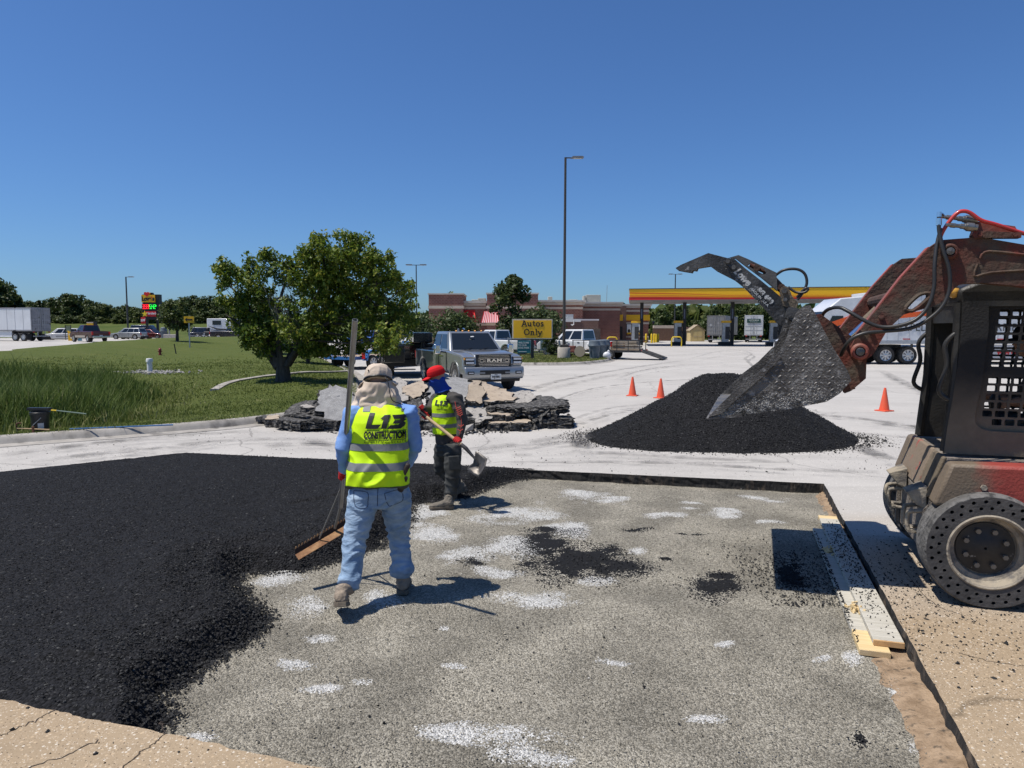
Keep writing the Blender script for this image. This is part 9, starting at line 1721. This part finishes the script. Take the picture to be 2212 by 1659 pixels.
for s in (-1, 1): b = MB(); b.ell(hp2(s * .03, .083, .012), (.012, .010, .008), 8, 6); b.build('eye', M('eye_dark', (.03, .02, .015), .2), w2)
# shovel
sA, sB = PD(909, 891, 8.40), PD(1006, 968, 8.15); sx_ = (sB - sA).normalized(); sv = empty('shovel', (sB.x, sB.y, GZ), 0, 'wood-handled round-point shovel held by the worker in the red cap', 'shovel'); so2 = sv.location.copy()
b = MB(); b.tube([sA - so2, sA.lerp(sB, .5) - so2, sB - so2], [.0185, .020, .0195], 12); b.build('handle', M('ash_wood', (.46, .31, .16), .6, col2=(.55, .40, .23), vs=6, stretch=(8, 8, 1)), sv, smooth=40); b = MB(); b.cyl(sA - so2 - sx_ * .005, sA - so2 + sx_ * .09, .021); b.build('butt_wrap', MBLK, sv)
sC = PD(1027, 992, 8.12); b = MB(); b.tube([sA.lerp(sB, .90) - so2, sB - so2, sC - so2], [.022, .024, .012], 12); b.build('socket', M('shovel_steel', (.07, .062, .056), .45, .6, col2=(.13, .12, .11), vs=9), sv, smooth=40)
bl_ = [PD(*a) - so2 for a in ((1027, 975, 8.16), (1033, 976, 8.15), (1053, 991, 8.08), (1049, 1006, 8.05), (1040, 1022, 8.03), (1033, 1031, 8.03), (1022, 1025, 8.06), (1009, 1014, 8.14), (1012, 1007, 8.15), (1022, 1000, 8.14))]; cen = sum(bl_, Vector()) / len(bl_); nb_ = (bl_[2] - bl_[7]).cross(bl_[5] - bl_[0]).normalized(); b = MB(); V_ = []
rings_ = [[cen + (p - cen) * f + nb_ * (.035 * (1 - f * f)) for p in bl_] for f in (1, .75, .45, .12)]; b.rings(rings_, cap=False); b.add(rings_[3], [tuple(range(len(bl_)))]); bd = b.build('blade', M('shovel_steel', (.07, .062, .056), .45, .6, col2=(.13, .12, .11), vs=9), sv, smooth=60); so_ = bd.modifiers.new('t', 'SOLIDIFY'); so_.thickness = .004
hN = sA + sx_ * ((wr_n + O2 - sA).dot(sx_) + .02); grip(w2, hN - O2 + (wr_n - (hN - O2)).normalized() * .085, hN - O2, sx_, .019, MGLV, flip=1); hF = sA + sx_ * .07; grip(w2, hF - O2 + (wr_f - (hF - O2)).normalized() * .085, hF - O2, sx_, .019, MGLV, flip=-1)
for e_, w_, h_ in ((el_n, wr_n, hN - O2), (el_f, wr_f, hF - O2)): b = MB(); limb(b, [e_.lerp(w_, .65), w_, h_ + (w_ - h_).normalized() * .08], [.046, .042, .036]); remesh(b, 'cuff', MGLVG, .01, 2, w2)
hN2 = Vector((-.70, 8.29, GZ + .010)) - O2; boot(w2, hN2, hN2 + Vector((-.27, -.07, .0)), an_n + Vector((.0, 0, -.02)), MBOOT2, MSOLE, .052); hF2 = Vector((-.575, 8.90, GZ + .085)) - O2; boot(w2, hF2, hF2 + Vector((-.23, -.06, -.085)), an_f + Vector((0, 0, -.01)), MBOOT2, MSOLE, .052)
# ---------------------------------------------------------------- operator in the cab
sm_ = Matrix.Translation(SK.location) @ Matrix.Rotation(TH, 4, 'Z'); lw = lambda x, y, z: sm_ @ Vector((x, y, z)); O3 = lw(-.6, 0, 1.03); q3 = lambda x, y, z: lw(x, y, z) - O3; ff = (sm_.to_3x3() @ Vector((1, 0, -.08))).normalized()
mb = MB(); hc3 = q3(-.43, .02, 1.90); limb(mb, [q3(-.62, 0, 1.22), q3(-.62, 0, 1.45), q3(-.58, 0, 1.65), q3(-.50, .01, 1.78), hc3], [.13, .14, .15, .06, .055]); head_on(mb, hc3, ff)
for s in (-1, 1): limb(mb, [q3(-.58, s * .12, 1.66), q3(-.57, s * .19, 1.64), q3(-.50, s * .28, 1.42), q3(-.22, s * .29, 1.44)], [.06, .06, .045, .03]); limb(mb, [q3(-.6, s * .08, 1.2), q3(-.2, s * .14, 1.24), q3(-.12, s * .14, 1.0)], [.09, .075, .05])
w3 = remesh(mb, 'person', MSKIN, .018, 3); w3.location = O3; tag(w3, 'operator in dark cap and shirt sitting in the loader cab', 'person')
mb = MB(); spine(mb, [(q3(-.62, 0, 1.18), .15, .18, TH), (q3(-.62, 0, 1.4), .155, .19, TH), (q3(-.58, 0, 1.62), .145, .19, TH), (q3(-.55, 0, 1.72), .09, .11, TH)])
for s in (-1, 1): limb(mb, [q3(-.58, s * .12, 1.66), q3(-.57, s * .19, 1.63), q3(-.50, s * .28, 1.42), q3(-.38, s * .29, 1.43)], [.075, .08, .062, .05])
remesh(mb, 'shirt', MGLVG, .014, 3, w3); mb = MB()
for s in (-1, 1): limb(mb, [q3(-.62, s * .08, 1.2), q3(-.2, s * .14, 1.25), q3(-.12, s * .14, 1.0)], [.11, .092, .07])
remesh(mb, 'trousers', MWORK, .014, 3, w3); r = ff.cross(UP).normalized(); u_ = r.cross(ff); HM3 = Matrix((r, ff, u_)).transposed(); hp3 = lambda x, y, z: hc3 + HM3 @ Vector((x, y, z)); b = MB()
b.rings([[hp3(rr_ * math.cos(a) * .88, rr_ * 1.06 * math.sin(a) - .01, z) for a in [6.28319 * k / 24 for k in range(24)]] for rr_, z in ((.104, .02), (.107, .05), (.103, .085), (.086, .115), (.055, .134), (.012, .140))]); MCP3 = cloth('navy_cap', (.02, .022, .03), (.03, .032, .04)); cp3 = b.build('cap', MCP3, w3, smooth=60); b = MB()
b.rings([[hp3(.085 * math.sin(a) * (1 - .12 * t), .068 + .03 * math.cos(a) + .085 * t * (math.cos(a) ** .5), .022 - .016 * t * t + .016 * math.cos(a)) for a in [R(-80 + 160 * k / 12) for k in range(13)]] for t in (0, .5, 1)], closed=False); pk3 = b.build('peak', MCP3, cp3, smooth=70); so_ = pk3.modifiers.new('t', 'SOLIDIFY'); so_.thickness = .005
for s in (-1, 1): grip(w3, q3(-.27, s * .29, 1.44), q3(-.16, s * .30, 1.42), (0, 0, 1), .02, MSKIN, 'hand', s); b = MB(); b.ell(hp3(s * .03, .083, .012), (.012, .010, .008), 8, 6); b.build('eye', M('eye_dark', (.03, .02, .015), .2), w3)
